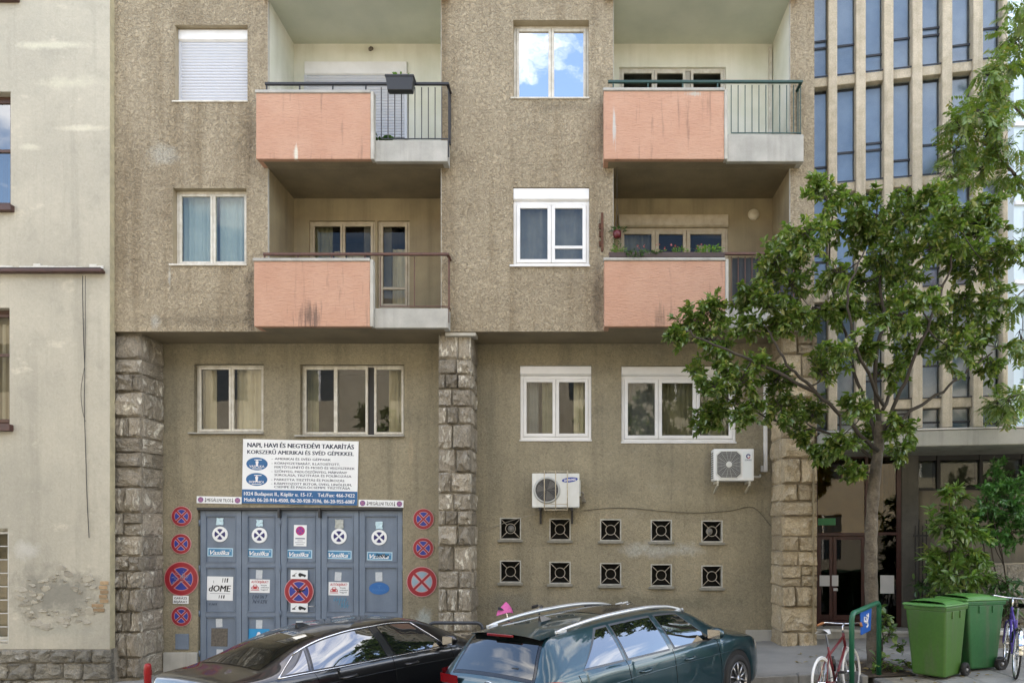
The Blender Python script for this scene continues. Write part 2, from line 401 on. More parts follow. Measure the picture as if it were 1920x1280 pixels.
# ------------------------------------------------------------------ setting: ground, road, pavement, kerb
asphalt = M('asphalt', (.075, .075, .075), .9, (.05, .05, .052), 3, fine=.25, fscale=120, bump=.5, bscale=160, bdist=.006)
pave_m = M('pavement_asphalt', (.30, .29, .265), .9, (.235, .23, .21), 1.3, fine=.12, fscale=110, bump=.35, bscale=120, bdist=.005)
slab_m = M('paving_slab', (.28, .275, .25), .88, (.22, .215, .195), 3, fine=.12, fscale=90, bump=.3, bscale=90, bdist=.005, rnd=.12)
kerb_m = M('kerb_granite', (.25, .245, .225), .85, (.18, .175, .16), 6, fine=.15, fscale=120, bump=.4, bscale=80, rnd=.12)
sett_m = M('granite_sett', (.17, .17, .17), .8, (.12, .12, .12), 9, fine=.12, bump=.5, bscale=60, rnd=.25)
soil_m = M('soil', (.10, .075, .05), .95, (.06, .045, .03), 9, fine=.3, fscale=70, bump=1, bscale=50, bdist=.02)
def sheet(x0, x1, y0, y1, zf, nx=1, ny=1):
    mb = MB(); mb.grid(lambda u, v: (x0 + (x1 - x0) * u, y0 + (y1 - y0) * v, zf(x0 + (x1 - x0) * u, y0 + (y1 - y0) * v)), nx, ny); return mb
ground = sheet(-500, 500, -500, 500, lambda x, y: gz(x) - .45, 2, 2).build('ground', asphalt); tag(ground, kind='structure')
road = sheet(-60, 60, -9.6, -2.4, rz, 4, 4).build('road', asphalt); tag(road, kind='structure')
def slab_block(x0, x1, y0, y1, th=.5):
    mb = MB(); mb.hexa([(x, y, gz(x) - th) for x, y in ((x0, y0), (x1, y0), (x1, y1), (x0, y1))], [(x, y, gz(x)) for x, y in ((x0, y0), (x1, y0), (x1, y1), (x0, y1))]); return mb
pavement = slab_block(-60, 60, -2.37, 14).build('pavement', pave_m); tag(pavement, kind='structure')
buildout = slab_block(4.22, 60, -5.2, -2.374).build('pavement_buildout', mortar); tag(buildout, kind='structure')
slab_block(-60, 60, -13.9, -9.75).build('opposite_pavement', pave_m); tag(bpy.data.objects['opposite_pavement'], kind='structure')

def slope_box(sx, sy, sz, top=0, ch=.012):       # small paving piece that follows the street's slope, chamfered top
    mb = MB(); h = SLOPE
    a = [(-sx / 2, -sy / 2), (sx / 2, -sy / 2), (sx / 2, sy / 2), (-sx / 2, sy / 2)]
    mb.hexa([(x, y, -sz + h * x) for x, y in a], [(x, y, top - ch + h * x) for x, y in a])
    b = [(x - math.copysign(ch, x), y - math.copysign(ch, y)) for x, y in a]
    base = len(mb.v); mb.v += [(x, y, top - ch + h * x) for x, y in a] + [(x, y, top + h * x) for x, y in b]
    for i in range(4):
        j = (i + 1) % 4; mb.f.append((base + i, base + j, base + 4 + j, base + 4 + i)); mb.m.append(0)
    mb.f.append(tuple(base + 4 + i for i in range(4))); mb.m.append(0); return mb
kerb = slab_block(-60, 4.22, -2.49, -2.372, .6); kerb.v = [(v[0], v[1], v[2] - .03) for v in kerb.v]
kerb = kerb.build('kerb', mortar); tag(kerb, kind='structure')
km = slope_box(.985, .15, .3, .004).mesh('kerb_stone', kerb_m)
for i in range(17):
    x = 3.72 - i; o = link_mesh('kerb_stone', km, kerb); o.location = (x, -2.44, gz(x))
km2 = slope_box(.15, .985, .3, .004).mesh('kerb_stone', kerb_m)
for i in range(3):
    o = link_mesh('kerb_stone', km2, kerb); o.location = (4.2, -2.87 - i, gz(4.2))
pm = slope_box(.49, .49, .03, .012, .006).mesh('paving_slab', slab_m)
for i in range(11):
    for j in range(6):
        x, y = 4.56 + i * .5, -2.63 - j * .5
        if i < 1 and j < 3 and j > 0: continue
        o = link_mesh('paving_slab', pm, buildout); o.location = (x, y, gz(x))
for i in range(7):
    for j in range(4):
        x, y = 5.06 + i * .5, -2.13 + j * .5
        o = link_mesh('paving_slab', pm, pavement); o.location = (x, y, gz(x) + .001)
sm = slope_box(.125, .125, .05, .012, .018).mesh('sett', sett_m)
for j in range(10):
    for i in range(22):
        x, y = 1.2 + i * .135 + (j % 2) * .06, -2.59 - j * .135
        o = link_mesh('sett', sm, road); o.location = (x, y, rz(x, y))
# tree pit: soil with stone edging
pit = sheet(4.0, 4.72, -3.0, -1.75, lambda x, y: gz(x) + .022 + .03 * math.sin((x - 4) / .72 * PI) * math.sin((y + 3) / 1.25 * PI), 6, 8).build('tree_pit', soil_m, smooth=True)
tag(pit, kind='structure')
em = slope_box(.08, 1.3, .1, .05, .01).mesh('edging_stone', kerb_m)
em2 = slope_box(.8, .08, .1, .05, .01).mesh('edging_stone', kerb_m)
for m_, x, y in ((em, 4.76, -2.38), (em, 3.99, -2.38), (em2, 4.37, -1.72)):
    o = link_mesh('edging_stone', m_, pit); o.location = (x, y, gz(x))
# ------------------------------------------------------------------ apartment house
house = thing('apartment_house', 'ochre roughcast apartment house with salmon balconies above a recessed garage floor', 'apartment house', (0, .9, gz(0)), world=True)
YG = .85                                   # plane of the recessed ground floor wall
ZS1, ZS2, ZS3 = CZ + 3.64, CZ + 6.58, CZ + 9.62     # undersides of the balconies
ZTOP = CZ + 12.2
def rect(px0, py0, px1, py1, Y): return (X(px0, Y), X(px1, Y), Z(py1, Y), Z(py0, Y))

def curtain_sheet(mb, x0, x1, z0, z1, y, folds, amp, nx=None):
    n = nx or max(10, int((x1 - x0) * 45)); ph = random.random() * 6
    def fn(u, v):
        w = math.sin(u * folds * 2 * PI + ph) * amp * (1 - .3 * v) + math.sin(u * folds * 4.7 + ph * 2) * amp * .6
        return (x0 + (x1 - x0) * u, y + w, z0 + (z1 - z0) * v)
    mb.grid(fn, n, 3)

def sash(parent, x0, x1, z0, z1, y, fw, mat, gmat, depth=.05, fwb=None, name='sash'):
    mb = MB(); b = fwb or fw
    mb.box(x0, x0 + fw, y, y + depth, z0, z1); mb.box(x1 - fw, x1, y, y + depth, z0, z1)
    mb.box(x0 + fw, x1 - fw, y + .001, y + depth - .001, z0, z0 + b); mb.box(x0 + fw, x1 - fw, y + .001, y + depth - .001, z1 - fw, z1)
    s = mb.build(name, mat, parent, bevel=.005, seg=1)
    p = MB(); p.face([(x0 + fw, y + depth * .6, z0 + b), (x1 - fw, y + depth * .6, z0 + b), (x1 - fw, y + depth * .6, z1 - fw), (x0 + fw, y + depth * .6, z1 - fw)])
    p.build('pane', gmat, parent)
    return s

def window(parent, r, Y, rec, divs, fmat, gmat, outer=.05, sfw=.05, box_h=0, box_y=None, shutter=False, curtains=(), sill=None, sill_m=None, mid=None, gaps=None, room=1.4, roomm=None, name='window', label=None):
    """r: opening (x0,x1,z0,z1) in the wall plane Y; divs: fractions of the width at which sashes split; curtains: (u0,u1,v0,v1,material,folds)"""
    x0, x1, z0, z1 = r; y = Y + rec; zt = z1 - box_h
    mb = MB()
    mb.box(x0, x0 + outer, y, y + .07, z0, zt); mb.box(x1 - outer, x1, y, y + .07, z0, zt)
    mb.box(x0 + outer, x1 - outer, y + .001, y + .069, z0, z0 + outer); mb.box(x0 + outer, x1 - outer, y + .001, y + .069, zt - outer, zt)
    w = mb.build(name, fmat, parent, bevel=.006, seg=1)
    if label: w['label'] = label
    ix0, ix1, iz0, iz1 = x0 + outer, x1 - outer, z0 + outer, zt - outer
    dv = [0] + list(divs) + [1]
    for i in range(len(dv) - 1):
        a = ix0 + (ix1 - ix0) * dv[i] + .003; b = ix0 + (ix1 - ix0) * dv[i + 1] - .003
        if gaps and i in gaps:
            MB().box(a, b, y + .03, y + .06, iz0, iz1).build('mullion', gaps[i], w); continue
        sash(w, a, b, iz0 + .003, iz1 - .003, y - .012, sfw, fmat, gmat)
        if mid and i in mid:
            zz = iz0 + (iz1 - iz0) * mid[i]; MB().box(a + sfw, b - sfw, y - .01, y + .03, zz - .025, zz + .025).build('glazing_bar', fmat, w)
    if box_h:
        by = box_y if box_y is not None else y - .10
        b = MB(); c = .035
        prof = [(by + c, z1 - .004), (by, z1 - c * .5), (by, zt + c), (by + c, zt), (y + .07, zt), (y + .07, z1 - .004)]
        b.hexa([(x0 + .004, p[0], p[1]) for p in prof], [(x1 - .004, p[0], p[1]) for p in prof]); b.build('shutter_box', fmat, w, bevel=.004, seg=1)
    if shutter:
        s = MB(); n = int((zt - z0) / .054); xa, xb = x0 + .045, x1 - .045; ys = y - .06
        for k in range(n):
            za = z0 + .02 + (zt - z0 - .02) * k / n; zb = z0 + .02 + (zt - z0 - .02) * (k + 1) / n; zm = za + (zb - za) * .8
            s.face([(xa, ys, za), (xb, ys, za), (xb, ys - .010, (za + zm) / 2), (xa, ys - .010, (za + zm) / 2)])
            s.face([(xa, ys - .010, (za + zm) / 2), (xb, ys - .010, (za + zm) / 2), (xb, ys - .002, zm), (xa, ys - .002, zm)])
            s.face([(xa, ys - .002, zm), (xb, ys - .002, zm), (xb, ys + .022, zm), (xa, ys + .022, zm)]); s.face([(xa, ys + .022, zm), (xb, ys + .022, zm), (xb, ys, zb), (xa, ys, zb)])
        for xx in (x0, x1 - .045): s.box(xx, xx + .045, ys - .012, y - .001, z0, zt)
        s.build('roller_shutter', white_shutter, w, fix=False)
    for (u0, u1, v0, v1, m_, folds) in curtains:
        c_ = MB(); curtain_sheet(c_, x0 + (x1 - x0) * u0, x0 + (x1 - x0) * u1, z0 + (zt - z0) * v0, z0 + (zt - z0) * v1, y + .17, folds, .022)
        c_.build('curtain', m_, w, smooth=True, fix=False)
    if room:
        q = MB(); a = .0
        q.box(x0 - .3, x1 + .3, y + .075, y + room, z0 - .5, z1 + .12)
        q.f.pop(2); q.m.pop(2)          # open towards the street
        q.face([(x0 - .3, y + .075, z0 - .5), (x0, y + .075, z0 - .5), (x0, y + .075, z1 + .12), (x0 - .3, y + .075, z1 + .12)])
        q.face([(x1, y + .075, z0 - .5), (x1 + .3, y + .075, z0 - .5), (x1 + .3, y + .075, z1 + .12), (x1, y + .075, z1 + .12)])
        q.face([(x0, y + .075, z0 - .5), (x1, y + .075, z0 - .5), (x1, y + .075, z0), (x0, y + .075, z0)])
        q.face([(x0, y + .075, z1), (x1, y + .075, z1), (x1, y + .075, z1 + .12), (x0, y + .075, z1 + .12)])
        q.build('room', roomm or room_m, w, fix=False)
    if sill is not None:
        e, dep, th = sill
        MB().box(x0 - e, x1 + .01, Y - dep, y - .002, z0 - th, z0 - .001).build('sill', sill_m or old_white, w, bevel=.004, seg=1)
    return w
white_shutter = M('pale_shutter_slats', (.55, .57, .61), .45)

# --- upper facade, three wall fields between the loggias
w1 = rect(328, 47, 464, 189, 0); w2 = rect(324, 353, 462, 495, 0); w3 = rect(962, 38, 1104, 183, 0); w4 = rect(962, 351, 1105, 497, 0)
LX0, LX1, RX0, RX1 = X(503, 0), X(827, 0), X(1150, 0), X(1481, 0)
EX0, EX1 = X(209, 0), X(1527, 0)
YB = 1.2                                    # back wall of the loggias
def field(x0, x1, holes, name='wall'):
    mb = MB(); wall_holes(mb, x0, x1, ZS1, ZTOP, 0, [h + (.34,) for h in holes], 0, 1)
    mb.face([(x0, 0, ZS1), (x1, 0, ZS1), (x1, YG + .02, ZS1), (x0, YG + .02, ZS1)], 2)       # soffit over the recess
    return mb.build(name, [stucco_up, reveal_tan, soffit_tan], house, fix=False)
reveal_tan = M('window_reveal_render', (.40, .34, .235), .92, (.32, .27, .18), 4, fine=.10, fscale=60, bump=.4, bscale=50)
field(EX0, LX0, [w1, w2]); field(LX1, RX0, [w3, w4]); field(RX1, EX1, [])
MB().box(EX1 - .003, EX1, .001, 3, gz(4), ZTOP).build('end_wall', tan_plaster, house)
MB().box(EX0, EX1 - .01, 3.2, 11, gz(4) - 1, ZTOP).build('house_core', tan_plaster, house)
MB().box(EX0, EX1, -.12, 11.2, ZTOP, ZTOP + .25).build('roof', concrete, house)

cw = white_pvc
window(house, w1, 0, .20, (.5,), white_pvc, glass_m, box_h=.22, shutter=True, sill=(.05, .02, .03), sill_m=old_white, room=.5)
window(house, w2, 0, .13, (.5,), old_white, glass_m, outer=.045, sfw=.045, curtains=[(.02, .49, .0, 1, curtain_blue, 7), (.52, 1, 0, 1, curtain_blue, 7)], sill=(.06, .03, .035), sill_m=old_white)
window(house, w3, 0, .16, (.5,), old_white, glass_sky, outer=.045, sfw=.05, sill=(.04, .025, .03), sill_m=old_white)
window(house, w4, 0, .05, (.5,), white_pvc, glass_mid, outer=.055, sfw=.065, box_h=.24, box_y=.012, mid={1: .27}, curtains=[(.05, .95, 0, 1, curtain_grey, 6)], sill=(.06, .035, .035), sill_m=white_pvc)

# --- loggias
rl = {}
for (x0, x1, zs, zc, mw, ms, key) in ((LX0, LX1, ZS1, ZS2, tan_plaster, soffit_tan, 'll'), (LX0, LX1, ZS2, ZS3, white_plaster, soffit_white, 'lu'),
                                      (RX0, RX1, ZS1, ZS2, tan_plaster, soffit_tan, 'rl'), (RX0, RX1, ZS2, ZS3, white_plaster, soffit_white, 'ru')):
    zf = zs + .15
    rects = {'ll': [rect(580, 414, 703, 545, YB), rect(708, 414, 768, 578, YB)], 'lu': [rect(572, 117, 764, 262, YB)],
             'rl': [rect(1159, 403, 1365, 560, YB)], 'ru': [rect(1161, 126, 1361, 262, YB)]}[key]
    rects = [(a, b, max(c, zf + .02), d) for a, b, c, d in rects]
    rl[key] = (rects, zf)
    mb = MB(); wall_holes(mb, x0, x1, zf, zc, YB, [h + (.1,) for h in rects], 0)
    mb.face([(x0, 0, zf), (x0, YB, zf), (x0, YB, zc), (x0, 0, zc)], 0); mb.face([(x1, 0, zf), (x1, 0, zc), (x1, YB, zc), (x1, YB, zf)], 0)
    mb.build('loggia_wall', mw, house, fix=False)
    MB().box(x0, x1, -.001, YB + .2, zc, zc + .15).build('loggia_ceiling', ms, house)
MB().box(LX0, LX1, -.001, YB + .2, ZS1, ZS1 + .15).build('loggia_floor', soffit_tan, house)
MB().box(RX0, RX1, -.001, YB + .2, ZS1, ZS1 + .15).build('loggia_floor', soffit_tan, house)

rr, zf = rl['lu']; window(house, rr[0], YB, .02, (.66,), white_pvc, glass_m, box_h=.28, box_y=YB - .05, shutter=True, room=.4, name='balcony_window')
rr, zf = rl['ll']
window(house, rr[0], YB, .04, (.5,), cream_wood, glass_loggia, outer=.045, sfw=.045, curtains=[(.0, .3, 0, 1, curtain_green, 4), (.33, .5, 0, .62, curtain_sheer, 3), (.52, .85, 0, .6, curtain_sheer, 4), (.86, 1, 0, 1, curtain_green, 3)], name='balcony_window')
window(house, rr[1], YB, .04, (), cream_wood, glass_loggia, outer=.045, sfw=.05, mid={0: .22}, curtains=[(.05, .95, 0, .72, curtain_sheer, 6)], name='balcony_door')
rr, zf = rl['rl']; window(house, rr[0], YB, .02, (.33, .63,), cream_wood, glass_loggia, outer=.05, sfw=.07, box_h=.25, box_y=YB - .06, curtains=[(.02, .3, 0, 1, curtain_grey, 5), (.75, .85, 0, .8, curtain_sheer, 2)], name='balcony_window')
rr, zf = rl['ru']; window(house, rr[0], YB, .05, (.325, .63, .68), old_white, glass_loggia, outer=.04, sfw=.05, gaps={2: concrete}, name='balcony_window', roomm=room_m)

def balcony(px0, pxm, px1, pyt, pym, pyb, zs, rail_py, rail_m, nbars, rail_px, cloth=False, bars_px=None):
    """px0..pxm salmon parapet, pxm..px1 low concrete kerb with open railing"""
    Yp, Yc = -.33, -.26
    x0, xm, x1 = X(px0, Yp), X(pxm, Yp), X(px1, Yc); zt = Z(pyt, Yp); zk = Z(pym, Yc)
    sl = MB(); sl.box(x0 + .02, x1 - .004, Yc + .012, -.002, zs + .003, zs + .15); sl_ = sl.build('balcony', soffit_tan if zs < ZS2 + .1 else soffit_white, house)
    p = MB(); p.box(x0, xm, Yp, Yp + .10, zs, zt); p.box(x0, x0 + .09, Yp + .101, -.003, zs + .001, zt - .001)
    p.build('parapet', salmon_m, sl_, bevel=.008, seg=1)
    MB().box(xm + .001, xm + .055, Yp - .012, Yp + .13, zs - .004, zt + .03).build('parapet_edge', reveal, sl_, bevel=.006, seg=1)
    MB().box(x0 - .015, xm, Yp - .02, Yp + .13, zt + .001, zt + .055).build('coping', concrete, sl_, bevel=.008, seg=1)
    k = MB(); k.box(xm + .056, x1, Yc, Yc + .10, zs - .006, zk); k.box(x1 - .10, x1, Yc + .101, -.003, zs - .005, zk - .001); k.build('concrete_kerb', concrete, sl_, bevel=.008, seg=1)
    # handrail and bars
    yr = Yp + .06; xa, xb = X(rail_px[0], yr), X(rail_px[1], yr); zr = Z(rail_py, yr)
    h = MB(); h.box(xa, xb, yr - .025, yr + .025, zr - .02, zr + .025); h.box(xb - .05, xb, yr + .026, -.003, zr - .019, zr + .024)
    h.build('handrail', rail_m, sl_, bevel=.006, seg=1)
    for t in range(4):
        xx = x0 + (xm - x0) * (.08 + .29 * t); MB().box(xx - .012, xx + .012, yr - .01, yr + .01, zt + .056, zr - .021).build('rail_post', rail_m, sl_)
    bx0 = X(bars_px[0], Yc + .05) if bars_px else xm + .10; zb = zk + .05; yb = Yc + .05
    b = MB(); b.box(bx0, xb - .006, yb - .008, yb + .008, zb - .008, zb + .008); b.box(xb - .028, xb - .012, yb + .009, -.004, zb - .008, zb + .008); b.build('bottom_bar', rail_m, sl_)
    for i in range(nbars):
        xx = bx0 + (xb - .02 - bx0) * i / (nbars - 1); MB().box(xx - .007, xx + .007, yb - .007, yb + .007, zb + .009, zr - .021).build('baluster', rail_m, sl_)
    n2 = 3 if nbars > 4 else 1
    for i in range(n2):
        yy = yb + .10 * (i + 1); MB().box(xb - .027, xb - .013, yy - .007, yy + .007, zb + .009, zr - .021).build('baluster', rail_m, sl_)
    MB().box(xb - .03, xb - .01, yb - .012, yb + .012, zs + .1, zb - .009).build('rail_foot', rail_m, sl_)
    if cloth:
        c = MB(); ca, cb = bx0 + .02, xb - .05
        c.grid(lambda u, v: (ca + (cb - ca) * u, yb + .02 + .01 * math.sin(u * 40), zb + .02 + (zr - zb - .06) * v), 60, 2); c.build('privacy_cloth', M('dark_grey_fabric', (.05, .055, .06), .9, (.035, .04, .045), 3), sl_, smooth=True, fix=False)
    return sl_
balcony(480, 695, 839, 175, 263, 303, ZS2, 158, iron_black, 11, (497, 842), bars_px=(715, 838))
balcony(476, 694, 840, 490, 578, 614, ZS1, 477, iron_brown, 3, (494, 842), bars_px=(713, 838))
balcony(1132, 1358, 1507, 171, 252, 298, ZS2, 154, iron_green, 11, (1140, 1505), bars_px=(1371, 1503))
balcony(1133, 1360, 1508, 489, 575, 622, ZS1, 476, iron_brown, 11, (1141, 1505), cloth=True, bars_px=(1371, 1503))
# edge of the balconies one storey further up
for a, b in ((480, 839), (1132, 1507)):
    MB().box(X(a, -.33), X(b, -.33), -.33, -.003, ZS3, ZS3 + 1.25).build('balcony', salmon_m, house)
# pale trim along the loggia edges
for xx, s in ((LX0, -1), (LX1, 1), (RX0, -1), (RX1, 1)):
    for za, zb in ((ZS1 + .002, ZS2 - .002), (ZS2 + .16, ZS3 - .002)):
        MB().box(xx - .006 if s < 0 else xx - .002, xx + .002 if s < 0 else xx + .006, -.006, .05, za, zb).build('corner_trim', reveal, house)
# lamps, vents and conduits on the loggia walls belong to the house
cp = P(697, 92, YB)
lamp = MB(); lamp.lathe([(.0, -.02), (.035, -.02), (.035, 0), (.02, .002)], (cp.x, YB - .004, cp.z), 'Y', 16); lamp.tube([(cp.x, YB - .02, cp.z), (cp.x, YB - .09, cp.z - .02), (cp.x, YB - .11, cp.z - .06)], .014, 8); lamp.lathe([(.02, 0), (.035, -.02), (.03, -.05), (.0, -.06)], (cp.x, YB - .11, cp.z - .05), 'Z', 14)
lamp.build('wall_lamp', M('brass_lamp', (.12, .10, .07), .5), house, smooth=True)
cp = P(1413, 403, YB); MB().lathe([(.0, -.07), (.05, -.068), (.095, -.045), (.11, -.02), (.115, 0)], (cp.x, YB - .002, cp.z), 'Y', 24).build('round_wall_lamp', M('opal_glass', (.62, .57, .44), .3), house, smooth=True)
x_ = X(1444, YB - .04); MB().box(x_ - .03, x_ + .03, YB - .06, YB - .002, rl['ru'][1], Z(92, YB)).build('conduit', old_white, house)
# rusty bracket beside the loggia
b = MB(); x_ = X(1129, -.03); b.box(x_ - .022, x_ + .022, -.09, -.04, Z(473, -.03), Z(401, -.03))
for py in (425, 440, 458): b.box(x_ - .055, x_ + .02, -.04, -.001, Z(py + 5, 0), Z(py - 5, 0))
b.build('rusty_bracket', rust, house, bevel=.004, seg=1)

# --- ground floor wall
GX0, GX1 = X(213, YG), X(1530, YG)
g1 = rect(364, 682, 494, 811, YG); g2 = rect(563, 683, 758, 816, YG); g3 = rect(975, 685, 1109, 824, YG); g4 = rect(1165, 686, 1380, 828, YG)
gate_r = rect(371, 953, 755, 1250, YG); gate_r = (gate_r[0], gate_r[1], gz(-5.5) - .3, gate_r[3])
bw = []
for row, (ya, yb, dy) in enumerate(((970, 1011, 1.3), (1050, 1092, 2.3))):
    for k, cx in enumerate((957, 1050, 1145, 1240, 1335)):
        bw.append(rect(cx - 20, ya + dy * k, cx + 20, yb + dy * k, YG))
mb = MB(); wall_holes(mb, GX0, GX1, gz(GX0) - .3, ZS1, YG, [h + (.3,) for h in [g1, g2, g3, g4, gate_r] + bw], 0)
mb.build('ground_floor_wall', stucco_gf, house, fix=False)
window(house, g1, YG, .11, (.5,), old_white, glass_mid, outer=.035, sfw=.045, curtains=[(.02, .22, 0, 1, curtain_sheer, 3), (.52, 1, 0, 1, curtain_sheer, 8)], sill=(.09, .07, .025), sill_m=concrete)
window(house, g2, YG, .11, (.64, .70), old_white, glass_mid, outer=.03, sfw=.0455, gaps={1: dark_frame}, curtains=[(.02, .13, 0, 1, curtain_green, 4), (.82, 1, 0, 1, curtain_sheer, 6)], sill=(.09, .07, .025), sill_m=concrete)
xm = g2[0] + .03 + (g2[1] - g2[0] - .06) * .32
MB().box(xm - .035, xm + .035, YG + .085, YG + .15, g2[2] + .06, g2[3] - .06).build('mullion', old_white, [o for o in house.children if o.name.startswith('window')][-1], bevel=.005, seg=1)
window(house, g3, YG, .04, (.5,), white_pvc, glass_mid, outer=.06, sfw=.06, box_h=.19, box_y=YG - .012, curtains=[(.02, .25, 0, 1, curtain_grey, 4), (.3, .5, .0, 1, curtain_green, 4), (.75, 1, 0, 1, curtain_sheer, 4)], sill=(.01, .02, .03), sill_m=white_pvc)
window(house, g4, YG, .04, (.315, .665), white_pvc, glass_mid, outer=.06, sfw=.065, box_h=.19, box_y=YG - .012, curtains=[(.05, .3, 0, 1, curtain_grey, 4), (.34, .66, 0, 1, curtain_green, 9), (.7, .95, 0, 1, curtain_green, 7)], sill=(.01, .02, .03), sill_m=white_pvc)
frame_grey = M('weathered_white_frame', (.50, .49, .44), .6, (.36, .35, .30), 14)
ring_m = M('pale_grille_iron', (.42, .385, .32), .6, (.32, .28, .22), 20)
sill_c = M('basement_sill', (.26, .25, .21), .9, (.19, .185, .155), 8, bump=.4)
black_in = M('black_interior', (.012, .012, .011), .9)
for i, r in enumerate(bw):
    x0, x1, z0, z1 = r; t = .022
    f = MB(); f.box(x0, x0 + t, YG - .006, YG + .10, z0, z1); f.box(x1 - t, x1, YG - .006, YG + .10, z0, z1); f.box(x0 + t, x1 - t, YG - .005, YG + .10, z0, z0 + t); f.box(x0 + t, x1 - t, YG - .005, YG + .10, z1 - t, z1)
    w = f.build('basement_window', frame_grey, house, bevel=.003, seg=1)
    cx, cz = (x0 + x1) / 2, (z0 + z1) / 2; rr_ = .095; s = (x1 - x0) / 2 - t * .7
    gr = MB(); gr.tube([(cx + rr_ * math.cos(a), YG + .02, cz + rr_ * math.sin(a)) for a in [2 * PI * k / 20 for k in range(20)]], .0075, 6, closed=True)
    for a in (1, 3, 5, 7):
        d = (math.cos(a * PI / 4), math.sin(a * PI / 4)); gr.tube([(cx + d[0] * rr_, YG + .02, cz + d[1] * rr_), (cx + d[0] * s * 1.38, YG + .02, cz + d[1] * s * 1.38)], .0075, 6)
    gr.build('ring_grille', ring_m, w, smooth=True)
    MB().box(x0 - .04, x1 + .035, YG - .055, YG + .02, z0 - .05, z0 - .001).build('sill', sill_c, w, bevel=.008, seg=1)
    MB().box(x0, x1, YG + .28, YG + .299, z0, z1).build('dark_backing', black_in, w)
    if i in (0, 4):
        fb = MB(); fb.lathe([(.0, -.02), (.03, -.02), (.035, 0), (.065, .002), (.065, .02), (0, .02)], (cx + (.0 if i == 0 else -.03), YG + .13, cz), 'Y', 18); fb.build('vent_pipe', M('grey_plastic', (.30, .30, .29), .5), w, smooth=True)
# plinth bands
for a, b, py in ((308, 371, 1222), (1398, 1449, 1180)):
    xa, xb = X(a, YG), X(b, YG)
    MB().box(xa, xb, YG - .05, YG + .02, gz(xa) - .1, Z(py, YG)).build('plinth', concrete, house, bevel=.01, seg=1)
MB().box(X(755.5, YG), X(1398, YG) - .001, YG - .045, YG + .02, gz(-3) - .3, gz(2) + .12).build('plinth', stucco_gf, house, bevel=.01, seg=1)
c_ = P(342, 1202, YG); MB().box(c_.x - .13, c_.x + .13, YG - .02, YG - .001, c_.z - .15, c_.z + .15).build('meter_cover', gate_blue, house, bevel=.006, seg=1)

# --- garage gate: five folding leaves
gx = [X(p, YG) for p in (372, 450.5, 524, 600, 671.5, 754)]
zt, zb = Z(957, YG + .05), gz(-6) - .16
gb = MB(); gb.box(gx[0] - .02, gx[-1] + .01, YG + .02, YG + .10, zt, zt + .07)
gb.box(gx[0] - .02, gx[-1] + .01, YG - .03, YG + .02, zt + .012, zt + .06)
gate = gb.build('garage_gate', dark_paint, house, bevel=.005, seg=1)
rows = [(966, 1054), (1062, 1147), (1155, 1240)]
for k in range(5):
    a, b = gx[k] + .006, gx[k + 1] - .006; lf = MB(); y0 = YG + .055
    m0, m1 = a + .10, b - .10
    zz = [Z(p, y0) for r_ in rows for p in r_]
    lf.box(a, m0, y0, y0 + .05, zb, zt); lf.box(m1, b, y0, y0 + .05, zb, zt)
    prev = zt
    for (za, zb_) in ((zz[0], zz[1]), (zz[2], zz[3]), (zz[4], zz[5])):
        lf.box(m0, m1, y0 + .001, y0 + .049, za, prev); prev = zb_
        # raised moulding round the panel
    lf.box(m0, m1, y0 + .001, y0 + .049, zb, prev)
    L = lf.build('gate_leaf', gate_blue, gate, bevel=.004, seg=1)
    for (za, zb_) in ((zz[0], zz[1]), (zz[2], zz[3]), (zz[4], zz[5])):
        pn = MB(); pn.box(m0 + .001, m1 - .001, y0 + .022, y0 + .03, zb_, za)
        e = .018
        for q in ((m0 + .001, m0 + e, zb_, za), (m1 - e, m1 - .001, zb_, za), (m0 + e, m1 - e, zb_ + .0005, zb_ + e), (m0 + e, m1 - e, za - e, za - .0005)): pn.box(q[0], q[1], y0 - .012, y0 + .021, q[2], q[3])
        pn.build('gate_panel', gate_blue, gate, bevel=.004, seg=1)
for k, dx in ((2, 0), (0, -.005), (5, .0)):
    for py in (980, 1065, 1150, 1225):
        c_ = P(0, py, YG); xx = gx[k]
        MB().tube([(xx, YG + .035, c_.z - .06), (xx, YG + .035, c_.z + .06)], .014, 8).build('hinge', gate_blue, gate, smooth=True)
for k in (2, 3):
    MB().box(gx[k] - .02, gx[k] + .02, YG - .05, YG + .053, zt - .14, zt + .05).build('bolt', dark_paint, gate, bevel=.004, seg=1)
c_ = P(588, 1136, YG); hd = MB(); hd.tube([(c_.x, YG + .05, c_.z), (c_.x, YG - .01, c_.z), (c_.x - .11, YG - .012, c_.z)], .011, 8); hd.build('handle', aluminium, gate, smooth=True)

